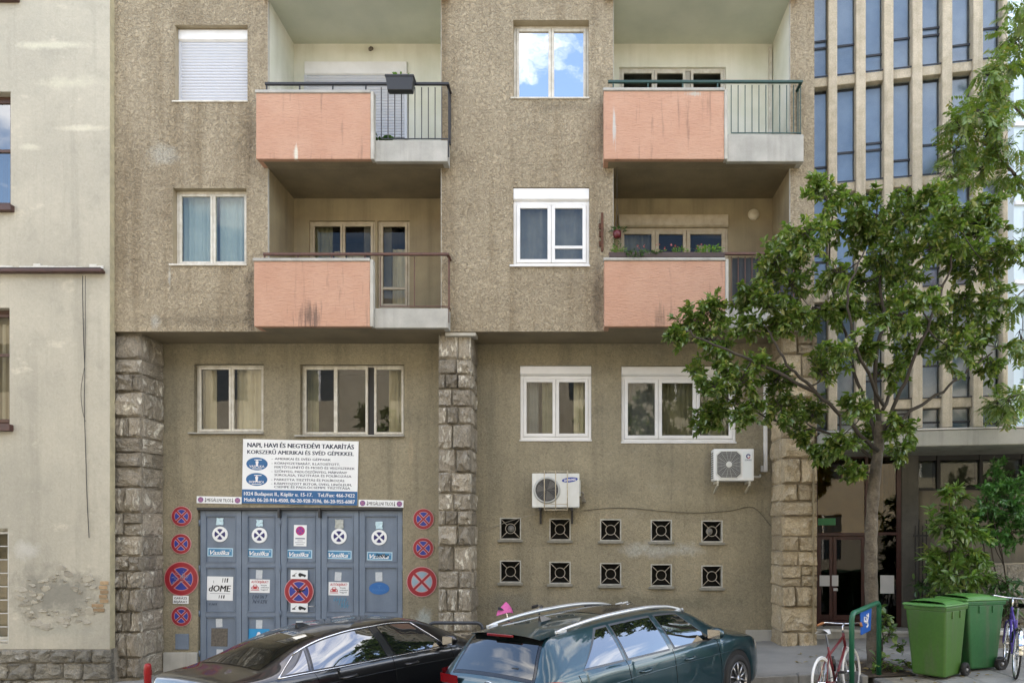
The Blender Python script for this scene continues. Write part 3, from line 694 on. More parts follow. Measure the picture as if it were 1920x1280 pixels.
# --- rock-faced pilasters, stone by stone
def rock_variants(n, nx=6, nz_=5):
    out = []
    us = [0, .07, .27, .5, .73, .93, 1]; vs_ = [0, .09, .36, .64, .91, 1]
    for k in range(n):
        mb = MB(); tx, tz = random.uniform(-.3, .3), random.uniform(-.3, .3)
        for j in range(nz_ + 1):
            for i in range(nx + 1):
                ed = i in (0, nx) or j in (0, nz_); e2 = i in (1, nx - 1) or j in (1, nz_ - 1)
                hh = 0 if ed else (random.uniform(.25, .8) if e2 else random.uniform(.35, 1.0)) + tx * (us[i] - .5) + tz * (vs_[j] - .5)
                jx = 0 if i in (0, nx) else random.uniform(-.06, .06) * (.4 if e2 else 1); jz = 0 if j in (0, nz_) else random.uniform(-.08, .08) * (.4 if e2 else 1)
                if i in (0, nx): jx = random.uniform(-.008, .008)
                if j in (0, nz_): jz = random.uniform(-.012, .012)
                mb.v.append((-.5 + us[i] + jx, -max(0, hh), -.5 + vs_[j] + jz))
        for j in range(nz_):
            for i in range(nx):
                a = j * (nx + 1) + i; q = (a, a + 1, a + nx + 2, a + nx + 1)
                if random.random() < .5: mb.f += [(q[0], q[1], q[2]), (q[0], q[2], q[3])]
                else: mb.f += [(q[0], q[1], q[3]), (q[1], q[2], q[3])]
                mb.m += [0, 0]
        o_ = len(mb.v); mb.v += [(-.5, 0, -.5), (.5, 0, -.5), (.5, 0, .5), (-.5, 0, .5), (-.5, 1, -.5), (.5, 1, -.5), (.5, 1, .5), (-.5, 1, .5)]
        for q in ((0, 1, 5, 4), (1, 2, 6, 5), (2, 3, 7, 6), (3, 0, 4, 7)): mb.f.append(tuple(o_ + t for t in q)); mb.m.append(0)
        out.append(mb)
    return out
RV = rock_variants(14)
rock_mesh = {m_.name: [r_.mesh('stone', m_) for r_ in RV] for m_ in (stone_m, stone_warm, stone_rough)}
def put_stone(parent, mat, x0, x1, z0, z1, yb, bulge, rot=0, name='stone'):
    """front stone with back at depth yb; rot=1: a stone on a side face (x0,x1 are then y-range, yb the x position, bulge signed)"""
    o = link_mesh(name, random.choice(rock_mesh[mat.name]), parent)
    off = Vector(o.location)
    if rot == 0:
        o.scale = ((x1 - x0), bulge, (z1 - z0)); o.location = off + Vector(((x0 + x1) / 2, yb, (z0 + z1) / 2))
    else:
        o.scale = ((x1 - x0), abs(bulge), (z1 - z0)); o.rotation_euler = (0, 0, R(90) if bulge > 0 else R(-90)); o.location = off + Vector((yb, (x0 + x1) / 2, (z0 + z1) / 2))
    return o
def pilaster(px0, px1, mat, side, courses, label=None):
    YF = .14                                   # plane from which the stones bulge
    x0, x1 = X(px0, YF), X(px1, YF); zb = gz(x0) - .2
    core = MB(); core.box(x0 + .015, x1 - .015, YF + .012, YG + .01, zb, ZS1 - .001); pl = core.build('pilaster', mortar, house)
    z = ZS1 - .012
    while z > zb + .05:
        h = random.choice((.27, .32, .37, .42, .46)); 
        if z - h < zb + .2: h = z - zb
        n = random.choice(courses); cuts = [0]
        for k in range(n - 1): cuts.append((k + 1) / n + random.uniform(-.13, .13))
        cuts.append(1)
        for k in range(n):
            a = x0 + (x1 - x0) * cuts[k] + .005; b = x0 + (x1 - x0) * cuts[k + 1] - .005
            if n > 1 and random.random() < .12 and h > .36:
                zm = z - h * random.uniform(.4, .6); put_stone(pl, mat, a, b, zm + .005, z - .004, YF, random.uniform(.05, .10)); put_stone(pl, mat, a, b, z - h + .005, zm - .004, YF, random.uniform(.05, .10))
            else: put_stone(pl, mat, a, b, z - h + random.uniform(.002, .012), z - random.uniform(.002, .010), YF, random.uniform(.06, .17))
        sx = x1 if side > 0 else x0
        ys = [YF + .012, YF + .012 + (YG - YF) * random.uniform(.35, .65), YG - .005] if random.random() < .45 else [YF + .012, YG - .005]
        for k in range(len(ys) - 1): put_stone(pl, mat, ys[k] + .004, ys[k + 1] - .004, z - h + .005, z - .004, sx - side * .014, side * random.uniform(.03, .06), rot=1)
        z -= h
    return pl
pilaster(213, 266, stone_m, 1, (1, 2, 2, 3)); pilaster(822, 884, stone_m, 1, (2, 2, 2, 3)); pilaster(1465, 1532, stone_warm, -1, (1, 2, 2, 2))
# lintel shoe over the middle pilaster
MB().box(X(834, 0), X(892, 0), .02, .3, ZS1 - .07, ZS1 - .003).build('bearing_block', reveal, house, bevel=.01, seg=1)
# ------------------------------------------------------------------ neighbouring house on the left
YL = -.13
nb = thing('old_house', 'pale grey rendered old house with peeling plaster and rubble stone plinth', 'house', (-10, .5, gz(-10)), world=True)
NX0, NX1 = X(-330, YL), X(206, YL)
h1 = rect(-90, 172, 20, 386, YL); h2 = rect(-90, 577, 18, 796, YL); h3 = rect(-90, 990, 16, 1206, YL)
h0 = rect(-90, -160, 30, -7, YL)
zp = Z(1216, YL)
mb = MB(); wall_holes(mb, NX0, NX1, zp, CZ + 13, YL, [h + (.3,) for h in (h0, h1, h2, h3)], 0)
mb.face([(NX1, YL, zp), (NX1, .02, zp), (NX1, .02, CZ + 13), (NX1, YL, CZ + 13)], 1)
mb.build('wall', [stucco_left, M('yellowed_edge', (.52, .47, .30), .9, (.40, .36, .24), 6, fine=.1, bump=.4)], nb, fix=False)
MB().box(NX0, NX1 - .01, .2, 9, gz(-12) - .5, CZ + 13).build('house_core', tan_plaster, nb)
MB().box(NX0, NX1, YL - .3, 9.2, CZ + 13, CZ + 13.3).build('roof', concrete, nb)
brown_wood = M('brown_window_wood', (.085, .038, .022), .5, (.06, .028, .018), 9, bump=.15)
window(nb, h0, YL, .16, (.5,), brown_wood, glass_sky, outer=.06, sfw=.06)
window(nb, h1, YL, .16, (.5,), brown_wood, glass('deep_blue_glass', (.3, .36, .4), .16, .03), outer=.06, sfw=.06, mid={0: .52, 1: .52}, curtains=[(.3, 1, 0, .5, curtain_blue, 4)])
window(nb, h2, YL, .16, (.5,), brown_wood, glass_mid, outer=.06, sfw=.06, mid={0: .62, 1: .62}, curtains=[(.5, .9, 0, .9, curtain_sheer, 4)])
for r_, py in ((h0, 0), (h1, 390), (h2, 797)):
    MB().box(r_[0] - .1, r_[1] + .07, YL - .10, YL + .15, r_[2] - .12, r_[2] - .002).build('sill', M('red_brown_tin', (.085, .04, .032), .5, (.06, .03, .025), 6), nb, bevel=.01, seg=1)
window(nb, h3, YL, .16, (.5,), old_white, glass_mid, outer=.05, sfw=.05)
gm = MB()
for k in range(9): gm.box(X(-90, YL), X(16, YL), YL + .03, YL + .045, h3[2] + .05 + k * .24, h3[2] + .065 + k * .24)
for k in range(5): gm.box(h3[1] - .05 - k * .2, h3[1] - .035 - k * .2, YL + .046, YL + .06, h3[2], h3[3])
gm.build('window_grille', M('white_iron', (.55, .55, .52), .5), nb)
# ledge
zl = Z(508, YL); xl1 = X(198, YL)
MB().box(NX0, xl1, YL - .13, YL - .001, zl - .055, zl + .0).build('ledge', M('red_brown_tin', (.08, .04, .03), .5), nb, bevel=.012, seg=1)
MB().box(NX0, xl1 - .03, YL - .10, YL - .001, zl + .001, zl + .035).build('ledge_flashing', M('dark_tin', (.05, .035, .03), .5), nb, bevel=.012, seg=1)
pl = MB(); n = 40
for i in range(n):
    xa = NX0 + (xl1 - .03 - NX0) * i / n; xb = NX0 + (xl1 - .03 - NX0) * (i + 1) / n
    pl.box(xa, xb, YL - .018, YL - .001, zl + .036, zl + .075 + random.uniform(-.015, .05))
pl.build('flaking_plaster_band', M('white_flakes', (.66, .65, .60), .9, (.55, .54, .48), 14, bump=.5), nb)
# flakes of render still clinging round the bare patch
lip = M('render_flake', (.43, .40, .325), .95, (.30, .28, .23), 3, fine=.12, bump=.6, bscale=30, rnd=.12)
rf_ = random.Random(21)
def flake(px, py, w_, h_, th):
    c_ = P(px, py, YL); n = rf_.randint(7, 11); pts = []
    for k in range(n):
        a = 2 * PI * k / n + rf_.uniform(-.25, .25); q = rf_.uniform(.55, 1.15); pts.append((c_.x + math.cos(a) * w_ * q, c_.z + math.sin(a) * h_ * q))
    m_ = MB(); back = [(p[0], YL - .001, p[1]) for p in pts]; tl = rf_.uniform(-.5, 1.2)
    front = [(c_.x + (p[0] - c_.x) * .93, YL - max(.003, th * (1 + tl * (p[1] - c_.z) / h_)), c_.z + (p[1] - c_.z) * .93) for p in pts]
    m_.hexa(back, front); m_.build('plaster_flake', lip, nb)
for k in range(95):
    a = rf_.uniform(0, 2 * PI); q = rf_.uniform(.45, 1.05); px = 112 + 80 * q * math.cos(a); py = 1122 + 56 * q * math.sin(a)
    if px > 188: continue
    w_ = rf_.uniform(.025, .12) * (.5 + .6 * q); flake(px, py, w_, w_ * rf_.uniform(.3, .7), rf_.uniform(.006, .018))
# bricks laid bare at the corner
brick_m = M('bare_brick', (.36, .26, .15), .9, (.30, .20, .11), 14, fine=.15, bump=.5, rnd=.25)
br = slope_box(.20, .03, .03, .03, .006); br.v = [(v[0], v[1], v[2] - SLOPE * v[0]) for v in br.v]; brm = br.mesh('brick', brick_m)
for k in range(7):
    o = link_mesh('brick', brm, nb); off = Vector(o.location); c_ = P(196 - (2 if k % 2 else 0), 1092 + k * 8.5, YL); o.location = off + Vector((c_.x - (.0 if k < 5 else .1), YL - .002, c_.z)); o.scale = (.7 if k < 5 else 1, 1, 1)
# plinth of rubble stones
MB().box(NX0, NX1 + .01, YL + .005, .15, gz(-12) - 1, zp - .001).build('plinth', mortar, nb)
z = zp - .005; row = 0
for hh in (.24, .30, .28):
    x = X(-40, YL)
    while x < NX1 + .01:
        w_ = random.uniform(.28, .55); 
        if x + w_ > NX1 - .12: w_ = NX1 + .02 - x
        put_stone(nb, stone_rough, x + .006, x + w_ - .006, z - hh + .006, z - .006, YL + .0, random.uniform(.07, .14)); x += w_
    z -= hh
# crack filler along the joint between the two houses
jm = MB(); y_ = -.004
zz = np.linspace(ZS1 - .2, CZ + 9.6, 70)
for i in range(69):
    a = random.uniform(.008, .03); jm.face([(EX0 - .01, y_, zz[i]), (EX0 + a, y_, zz[i]), (EX0 + random.uniform(.008, .03), y_, zz[i + 1]), (EX0 - .01, y_, zz[i + 1])])
jm.build('expansion_joint', M('tar', (.03, .026, .022), .9), house)
# cable hanging from the ledge
cb = MB()
cb.tube(spline([P(155, 517, YL - .11), P(155, 560, YL - .03), P(157, 640, YL - .02), P(159, 700, YL - .03), P(158, 760, YL - .02), P(161, 860, YL - .02), P(163, 930, YL - .015), P(167, 1008, YL - .02)], 10), .006, 5)
cb.tube(spline([P(158, 690, YL - .02), P(152, 730, YL - .03), P(154, 765, YL - .03), P(160, 790, YL - .02)], 8), .004, 5)
cb.tube(spline([P(160, 517, YL - .11), P(160, 600, YL - .02), P(159, 690, YL - .02)], 8), .004, 5)
tag(cb.build('hanging_cable', M('black_cable', (.025, .025, .025), .6)), 'thin black cable hanging down pale render from the red brown ledge', 'cable')

# ------------------------------------------------------------------ modern building on the right: concrete fins, turned towards the street
ANG = R(10.8); RX_, RY_ = X(1530, .42), .42
fb = thing('office_building', 'office building with tall concrete fins and narrow blue windows above a canopy', 'office building', (RX_, RY_, gz(5)), rotz=-ANG)
TA = math.tan(ANG)
def Q(px, off=0):                     # where a photo column meets the building's plane (off metres behind it): local x, distance
    # plane points: (RX_,RY_) + u*(cos,-sin) + off*(sin,cos)
    s, c = math.sin(ANG), math.cos(ANG); ax, ay = RX_ + off * s, RY_ + off * c
    k = (px - VPX) / F               # X = k*(Y+D)
    u = (k * (ay + D) - ax) / (c + k * s); return u, ay - u * s + D
def QZ(px, py, off=0): return CZ + (VPY - py) * Q(px, off)[1] / F - gz(5)
fin_c = M('exposed_aggregate_fin', (.58, .51, .39), .92, (.46, .40, .29), 6, fine=.2, fscale=45, bump=.9, bscale=50, bdist=.02, streak=(7, .65, (.25, .215, .155)))
fin_side = fin_c
pane_b = glass('frosted_blue_pane', (.85, .9, .95), .04, .08, .35, .12)
pane_back = M('drawn_blue_blind', (.42, .46, .49), .8, (.28, .32, .36), 1.6)
fr_dark = M('dark_steel_frame', (.025, .028, .035), .5)
zc_top = QZ(1700, 803); ztop_f = CZ + 12 - gz(5)
fins = [(1553, 1570), (1605, 1623.5), (1657.5, 1675.5), (1711, 1730), (1767, 1786), (1825, 1843.5), (1880, 1890)]
ue0 = Q(1522)[0]; ue1 = Q(1890)[0]
rows_z = [CZ + z_ - gz(5) for z_ in (2.37, 4.40, 6.43, 8.42, 10.45)]
for a, b in fins:
    MB().box(Q(a)[0], Q(b)[0], 0, .26, zc_top, ztop_f).build('fin', fin_c, fb, bevel=.012, seg=1)
edges = [ue0] + [t for a, b in fins for t in (Q(a)[0], Q(b)[0])]
for k in range(0, len(edges) - 1, 2):
    a, b = edges[k], edges[k + 1]
    for z_ in rows_z:
        MB().box(a, b, .07, .25, z_ - .085, z_ + .085).build('spandrel', fin_c, fb, bevel=.008, seg=1)
        MB().box(a, b, .05, .069, z_ + .087, z_ + .105).build('sill_strip', fr_dark, fb)
    zs_ = [zc_top] + [z_ for z_ in rows_z] + [ztop_f]
    for j in range(len(zs_) - 1):
        za, zb_ = zs_[j] + (.085 if j else 0), zs_[j + 1] - .085
        MB().box(a, b, .20, .206, za, zb_).build('pane', pane_b, fb)
        MB().box(a, b, .33, .34, za, zb_).build('blind', pane_back, fb)
        for t in ((.33, .40) if (k // 2 + j) % 3 else (.20, .78))[:1 if random.random() < .75 else 2]:
            zz_ = za + (zb_ - za) * t; MB().box(a, b, .17, .199, zz_ - .017, zz_ + .017).build('transom', fr_dark, fb)
MB().box(ue0 - .3, ue1, .36, 6, zc_top - .3, ztop_f).build('building_core', M('dark_core', (.05, .05, .05), .9), fb)
MB().box(ue0 - .3, ue1 + .05, -.1, 6.2, ztop_f, ztop_f + .3).build('roof', concrete, fb)
MB().box(ue1 - .05, ue1, .01, 6, zc_top, ztop_f - .01).build('end_wall', fin_c, fb)
# canopy
yc0 = -.75
zca, zcb = QZ(1750, 806, yc0), QZ(1750, 836, yc0)
canopy_m = M('stained_canopy_concrete', (.36, .36, .32), .9, (.29, .295, .265), 2, fine=.08, bump=.3, streak=(4, .7, (.10, .105, .09)))
u_c0 = ue0 + .05
MB().box(u_c0, 9, yc0, 1.0, zcb, zca).build('canopy', canopy_m, fb, bevel=.015, seg=1)
MB().box(u_c0, 9, yc0 - .015, yc0 + .05, zca + .002, zca + .03).build('canopy_flashing', aluminium, fb, bevel=.004, seg=1)
# entrance wall below, set back
ye = .85
def uu(px, off=ye): return Q(px, off)[0]
def zz2(px, py, off=ye): return QZ(px, py, off)
zg = -.1
dark_red = M('oxblood_frame', (.055, .014, .012), .45, (.035, .01, .01), 6)
amber = glass('amber_glass', (.60, .52, .34), .03, .05, .2)
door_glass = glass('dark_door_glass', (.25, .25, .25), .015, 0, .15)
u0, u1, u2, u3, u4 = uu(1533), uu(1622), uu(1628), uu(1681), uu(1690)
zt_, zm_, zb_ = zz2(1600, 858), zz2(1600, 998), zz2(1600, 1172)
fr = MB()
for a, b in ((u0 - .3, u0), (u1, u2), (u3, u4)): fr.box(a, b, ye, ye + .08, zb_, zcb)
fr.box(u0, u1, ye + .001, ye + .079, zm_ - .07, zm_); fr.box(u2, u3, ye + .001, ye + .079, zm_ - .05, zm_ + .01)
fr.box(u0, u1, ye + .001, ye + .079, zb_, zb_ + .09); fr.box(u0, u3, ye + .002, ye + .078, zt_, zcb)
fr.build('entrance_frame', dark_red, fb, bevel=.006, seg=1)
for a, b in ((u0, u1), (u2, u3)): MB().box(a, b, ye + .04, ye + .046, zm_, zt_).build('fanlight', amber, fb)
um = uu(1562)
for a, b in ((u0, um), (um, u1)):
    t = .07; d = MB(); d.box(a + .004, a + t, ye + .02, ye + .06, zb_ + .095, zm_ - .075); d.box(b - t, b - .004, ye + .02, ye + .06, zb_ + .095, zm_ - .075); d.box(a + t, b - t, ye + .021, ye + .059, zb_ + .095, zb_ + .2); d.box(a + t, b - t, ye + .021, ye + .059, zm_ - .14, zm_ - .075)
    d.build('door', dark_red, fb, bevel=.004, seg=1); MB().box(a + t, b - t, ye + .038, ye + .043, zb_ + .2, zm_ - .14).build('door_pane', door_glass, fb)
MB().box(u2, u3, ye + .038, ye + .043, zb_ + .1, zm_ - .05).build('side_pane', door_glass, fb)
paper = M('white_paper', (.66, .67, .68), .8)
for (a, b, c, d_) in ((1537, 1556, 1078, 1098), (1560, 1572, 1078, 1098), (1563, 1571, 1102, 1107)):
    MB().box(uu(a), uu(b), ye + .014, ye + .019, zz2(a, d_), zz2(a, c)).build('door_notice', paper, fb)
MB().box(uu(1651), uu(1677), ye + .025, ye + .03, zz2(1660, 1112), zz2(1660, 1078)).build('door_notice', paper, fb)
MB().box(uu(1534), uu(1567), ye + .02, ye + .03, zz2(1550, 984), zz2(1550, 971)).build('green_sign', M('green_sign_film', (.02, .18, .06), .5), fb)
# lobby behind the glass
MB().box(u0 - .3, u4, ye + 1.6, ye + 1.62, zb_ - .2, zcb).build('lobby_wall', M('lobby_wall', (.40, .33, .19), .9, (.26, .21, .12), 1.5), fb)
MB().box(u0 - .3, u4 + .1, ye + .09, ye + 1.6, zb_ - .05, zb_ - .001).build('lobby_floor', M('lobby_floor', (.06, .055, .05), .4), fb)
MB().box(u4 + .11, u4 + .13, ye + .51, ye + 1.6, zb_, zcb).build('lobby_side', M('lobby_side', (.12, .10, .07), .9), fb)
MB().box(u0 - .3, u4 + .1, ye + .16, ye + 1.62, zcb - .012, zcb - .002).build('lobby_ceiling', M('lobby_side', (.12, .10, .07), .9), fb)
MB().box(u0 - .32, u0 - .3, ye + .09, ye + 1.6, zb_, zcb).build('lobby_side', M('lobby_side', (.12, .10, .07), .9), fb)
MB().box(u0 - .3, 9, ye + 1.63, 6, zg - .5, zc_top - .31).build('building_core', M('dark_core', (.05, .05, .05), .9), fb)
MB().box(u4 + .14, 9, ye + .52, ye + 1.62, zg - .5, zc_top - .31).build('building_core', M('dark_core', (.05, .05, .05), .9), fb)
# step and pillar
st = M('white_step_edge', (.55, .55, .52), .7)
MB().box(u0 - .35, uu(1700), ye - .55, ye - .003, -.2, zb_ - .012).build('step', concrete, fb, bevel=.01, seg=1)
MB().box(u0 - .35, uu(1700), ye - .57, ye - .551, zb_ - .06, zb_ - .01).build('step_edge', st, fb)
dark_stone = M('grey_cladding', (.13, .125, .11), .85, (.09, .088, .08), 3, fine=.1, bump=.4, streak=(6, .5, (.05, .05, .045)))
MB().box(u4, uu(1722), ye - .02, ye + .5, zg - .4, zcb).build('pillar', dark_stone, fb, bevel=.01, seg=1)
u5 = uu(1722)
wm = M('side_wall_concrete', (.24, .215, .165), .92, (.17, .155, .125), 2.5, fine=.1, bump=.4, streak=(4, .7, (.08, .075, .06)))
zw0, zw1 = zz2(1800, 918), zz2(1800, 862)
MB().box(u5, 9, ye + .06, ye + .5, zg - .4, zw0).build('wall', wm, fb)
for k, (a, b) in enumerate(((1697, 1756), (1764, 1836), (1844, 1916), (1924, 1990), (1998, 2060))):
    xa, xb = uu(a), uu(b)
    f = MB(); f.box(xa - .06, xa, ye + .02, ye + .2, zw0, zcb); f.box(xa, xb, ye + .021, ye + .2, zw0, zw0 + .05); f.box(xa, xb, ye + .021, ye + .2, zw1, zcb)
    f.build('band_window', dark_frame, fb); MB().box(xa, xb, ye + .08, ye + .085, zw0 + .05, zw1).build('pane', glass_loggia, fb)
    MB().box(xa, xb, ye + .3, ye + .31, zw0 + .05, zw1).build('blind', M('grey_blind', (.11, .115, .11), .8, (.08, .085, .08), 2), fb)
# iron gate bars beside the pillar
for k in range(4):
    ub = uu(1716 + k * 7, ye - .1); MB().box(ub - .008, ub + .008, ye - .11, ye - .09, zg, zz2(1720, 985 - (12 if k % 2 else 0))).build('fence_bar', iron_black, fb)
MB().box(uu(1712, ye - .1), uu(1740, ye - .1), ye - .109, ye - .091, zz2(1720, 1005), zz2(1720, 1002)).build('fence_rail', iron_black, fb)
# garden wall of stone blocks with a coping, right of the shrubs
gw = thing('garden_wall', 'low stone block garden wall with flat coping behind the bins', 'wall', (6.6, -.6, gz(6.6)))
MB().box(-.25, 3.2, .02, .3, -.3, 1.38).build('core', mortar, gw)
z = 1.36
for hh in (.34, .38, .30, .34):
    x = -.25
    while x < 3.1:
        w_ = random.uniform(.35, .65); o = put_stone(gw, stone_rough, x + .006, x + w_ - .006, z - hh + .006, z - .006, .02, random.uniform(.04, .08)); x += w_
    z -= hh
gl = thing('stone_ledge', 'low stone ledge in front of the garden wall beside the bins', 'ledge', (6.15, -1.15, gz(6.15)))
MB().box(-.1, 3, -.18, .2, .26, .34).build('coping', reveal, gl, bevel=.015, seg=1)
MB().box(-.06, 3, -.13, .2, -.3, .259).build('base', stone_rough, gl)
# pale glazed block further along the street
pb = thing('glazed_block', 'pale blue glazed building rising beyond the concrete fins', 'building', (10.5, 4.5, gz(10)))
pale = M('pale_cladding', (.62, .72, .76), .4, (.54, .66, .72), .8)
MB().box(.0, 8, 0, 6, -1, 18).build('wall', pale, pb)
pgl = glass('pale_glass', (.6, .75, .8), .5)
for k in range(9):
    for j in range(3):
        MB().box(.25 + j * 1.0, 1.1 + j * 1.0, -.03, -.005, .4 + k * 1.9, 1.9 + k * 1.9).build('pane', M('sky_blue_pane', (.45, .62, .72), .15, (.55, .70, .78), 1), pb)
    MB().box(0, 8, -.06, -.001, 2.02 + k * 1.9, 2.12 + k * 1.9).build('band', white_pvc, pb)
# ------------------------------------------------------------------ signs
TILT = R(1.2)
ink = M('dark_navy_print', (.02, .03, .06), .5); ink_black = M('black_print', (.015, .015, .018), .5); ink_white = M('white_print', (.78, .78, .78), .5)
sign_white = M('sign_white_enamel', (.80, .82, .83), .35, (.74, .765, .78), 2.5); sign_blue = M('sign_blue', (.012, .10, .27), .4, (.015, .115, .29), 3)
sign_red = M('sign_red', (.33, .016, .03), .4, (.26, .014, .025), 5); ns_blue = M('no_stopping_blue', (.025, .045, .32), .4, (.02, .035, .24), 6); navy = M('sticker_navy', (.018, .018, .13), .4)
pink_edge = M('faded_red_edge', (.55, .30, .32), .4); purple = M('faded_purple', (.24, .10, .25), .5, (.18, .09, .26), 30); faded_blue = M('faded_pale_blue', (.30, .42, .50), .5, (.24, .34, .42), 5)
vas_blue = M('label_blue', (.045, .20, .38), .45, (.06, .24, .42), 5); pale_blue = M('label_pale_blue', (.42, .60, .72), .5); cyan = M('bright_blue_sign', (.02, .27, .55), .4)
def text(parent, s, mat, u, v, h=None, wid=None, y=-.0065, shear=0, bold=0, align='C', name='lettering'):
    cu = bpy.data.curves.new('lettering', 'FONT'); cu.body = s; cu.shear = shear; cu.resolution_u = 2
    ob = bpy.data.objects.new('tmp', cu); me = bpy.data.meshes.new_from_object(ob); bpy.data.objects.remove(ob); bpy.data.curves.remove(cu)
    co = np.empty(len(me.vertices) * 3, dtype=np.float32); me.vertices.foreach_get('co', co); co = co.reshape(-1, 3)
    x0, x1, y0, y1 = co[:, 0].min(), co[:, 0].max(), co[:, 1].min(), co[:, 1].max()
    cap = .73 if h else (y1 - y0)
    sy = (h / .73) if h else None
    sx = wid / (x1 - x0) if wid else sy
    if sy is None: sy = sx
    nx = (co[:, 0] - (x0 if align == 'L' else (x0 + x1) / 2)) * sx + u; nz_ = co[:, 1] * sy + v - (h / 2 if h else (y0 + y1) / 2 * sy)
    fs = [tuple(p.vertices) for p in me.polygons]; bpy.data.meshes.remove(me); V, Fs = [], []; b_ = bold * (sy or 1) * 1.1
    for q, dx in enumerate((0, -b_, b_) if bold else (0,)):
        o_ = len(V); V += [(float(a) + dx, y - .00012 * q, float(c)) for a, c in zip(nx, nz_)]; Fs += [tuple(o_ + i for i in f) for f in fs]
    me = bpy.data.meshes.new(name); me.from_pydata(V, [], Fs); me.materials.append(mat); me.update()
    return link_mesh(name, me, parent)
def sign(name, label, cat, px, py, Y, group=None, tilt=TILT):
    c_ = P(px, py, Y); t = thing(name, label, cat, c_, group=group); t.rotation_euler = (0, tilt, 0); return t
U = (YG + D) / F                     # metres for one photo pixel on the ground floor wall
YW = YG - .002; YD = YG + .055 - .014      # wall face, gate frame face
YP = YG + .055 + .021                       # gate panel face

bb = sign('cleaning_service_sign', 'large white and blue cleaning company signboard above the garage gate', 'signboard', 563, 885, YW - .02)
w, h = 108 * U, 60 * U
MB().box(-w, w, -.006, .012, -h, h).build('board', sign_white, bb)
MB().box(-w + .001, w - .001, -.0075, -.0062, -h + .001, -h + 26 * U).build('blue_band', sign_blue, bb)
for nm, k, z_ in (('VASILKA', 0, 14), ('DOMENICA', 1, -15)):
    MB().ell(-81 * U, z_ * U, 20 * U, 12 * U, -.0078, -.0062, 36).build('oval_logo', sign_blue, bb)
    fg = MB(); cx, cz = -81 * U, z_ * U
    fg.prism([(cx - 1.2 * U, cz - 5 * U), (cx + 1.2 * U, cz - 5 * U), (cx + 3 * U, cz + 5 * U), (cx - 3 * U, cz + 5 * U)], -.0092, -.0079); fg.box(cx - 5 * U, cx + 9 * U, -.0092, -.0079, cz + 7 * U, cz + 8.3 * U); fg.ell(cx, cz + 6.6 * U, 1.5 * U, 1.5 * U, -.0094, -.0079, 12)
    fg.build('figure_mark', ink_white, bb)
    text(bb, nm[:4 if k == 0 else 3], ink_white, -81 * U - 8 * U, (z_ - 4.5) * U, 4.5 * U, 12 * U, -.0092, bold=.02); text(bb, nm[4:] if k == 0 else nm[4:], ink_white, -81 * U + 8 * U, (z_ - 4.5) * U, 4.5 * U, 12 * U, -.0092, bold=.02)
    MB().box(-90 * U, -72 * U, -.0092, -.0079, (z_ - 9.4) * U, (z_ - 8.2) * U).build('fine_print', ink_white, bb)
text(bb, 'NAPI, HAVI ÉS NEGYEDÉVI TAKARÍTÁS', ink, 0, 49.5 * U, 8.6 * U, 199 * U, bold=.045)
text(bb, 'KORSZERŰ AMERIKAI ÉS SVÉD GÉPEKKEL', ink, 0, 36.5 * U, 7.4 * U, 199 * U, bold=.04)
for i, (s_, wd) in enumerate((('AMERIKAI ÉS SVÉD GÉPPARK', 105), ('KÖRNYEZETBARÁT, ILLATOSÍTOTT,', 122), ('FERTŐTLENÍTŐ ÉS MOSÓ ÉS VEGYSZEREK', 150), ('SZŐNYEG, PADLÓSZŐNYEG, MÁRVÁNY', 136), ('SÚROLÁSA, TISZTÍTÁSA ÉS POLÍROZÁSA', 144),
                              ('PARKETTA TISZTÍTÁS ÉS POLÍROZÁS', 131), ('KÁRPITOZOTT BÚTOR, ÜVEG, LINÓLEUM,', 145), ('CSEMPE ÉS PADLÓCSEMPE TISZTÍTÁSA', 142))):
    zz_ = (24.5, 16.2, 9, 1.0, -5.8, -14.2, -21.8, -28)[i]; text(bb, s_, ink, -48 * U, zz_ * U, 4.4 * U, wd * U, align='L', bold=.03)
    if i in (0, 1, 3, 5, 6): text(bb, '-', ink, -54 * U, zz_ * U, 4.4 * U, 2.5 * U, align='L')
text(bb, '1024 Budapest II., Káplár u. 15-17.', ink_white, -104 * U, -41.5 * U, 7 * U, 128 * U, -.0088, align='L', bold=.02); text(bb, 'Tel./Fax: 466-7422', ink_white, 34 * U, -41.5 * U, 7 * U, 69 * U, -.0088, align='L', bold=.02)
text(bb, 'Mobil: 06-20-916-4500, 06-20-928-7596, 06-20-955-6087', ink_white, 0, -53 * U, 7 * U, 207 * U, -.0088, bold=.02)

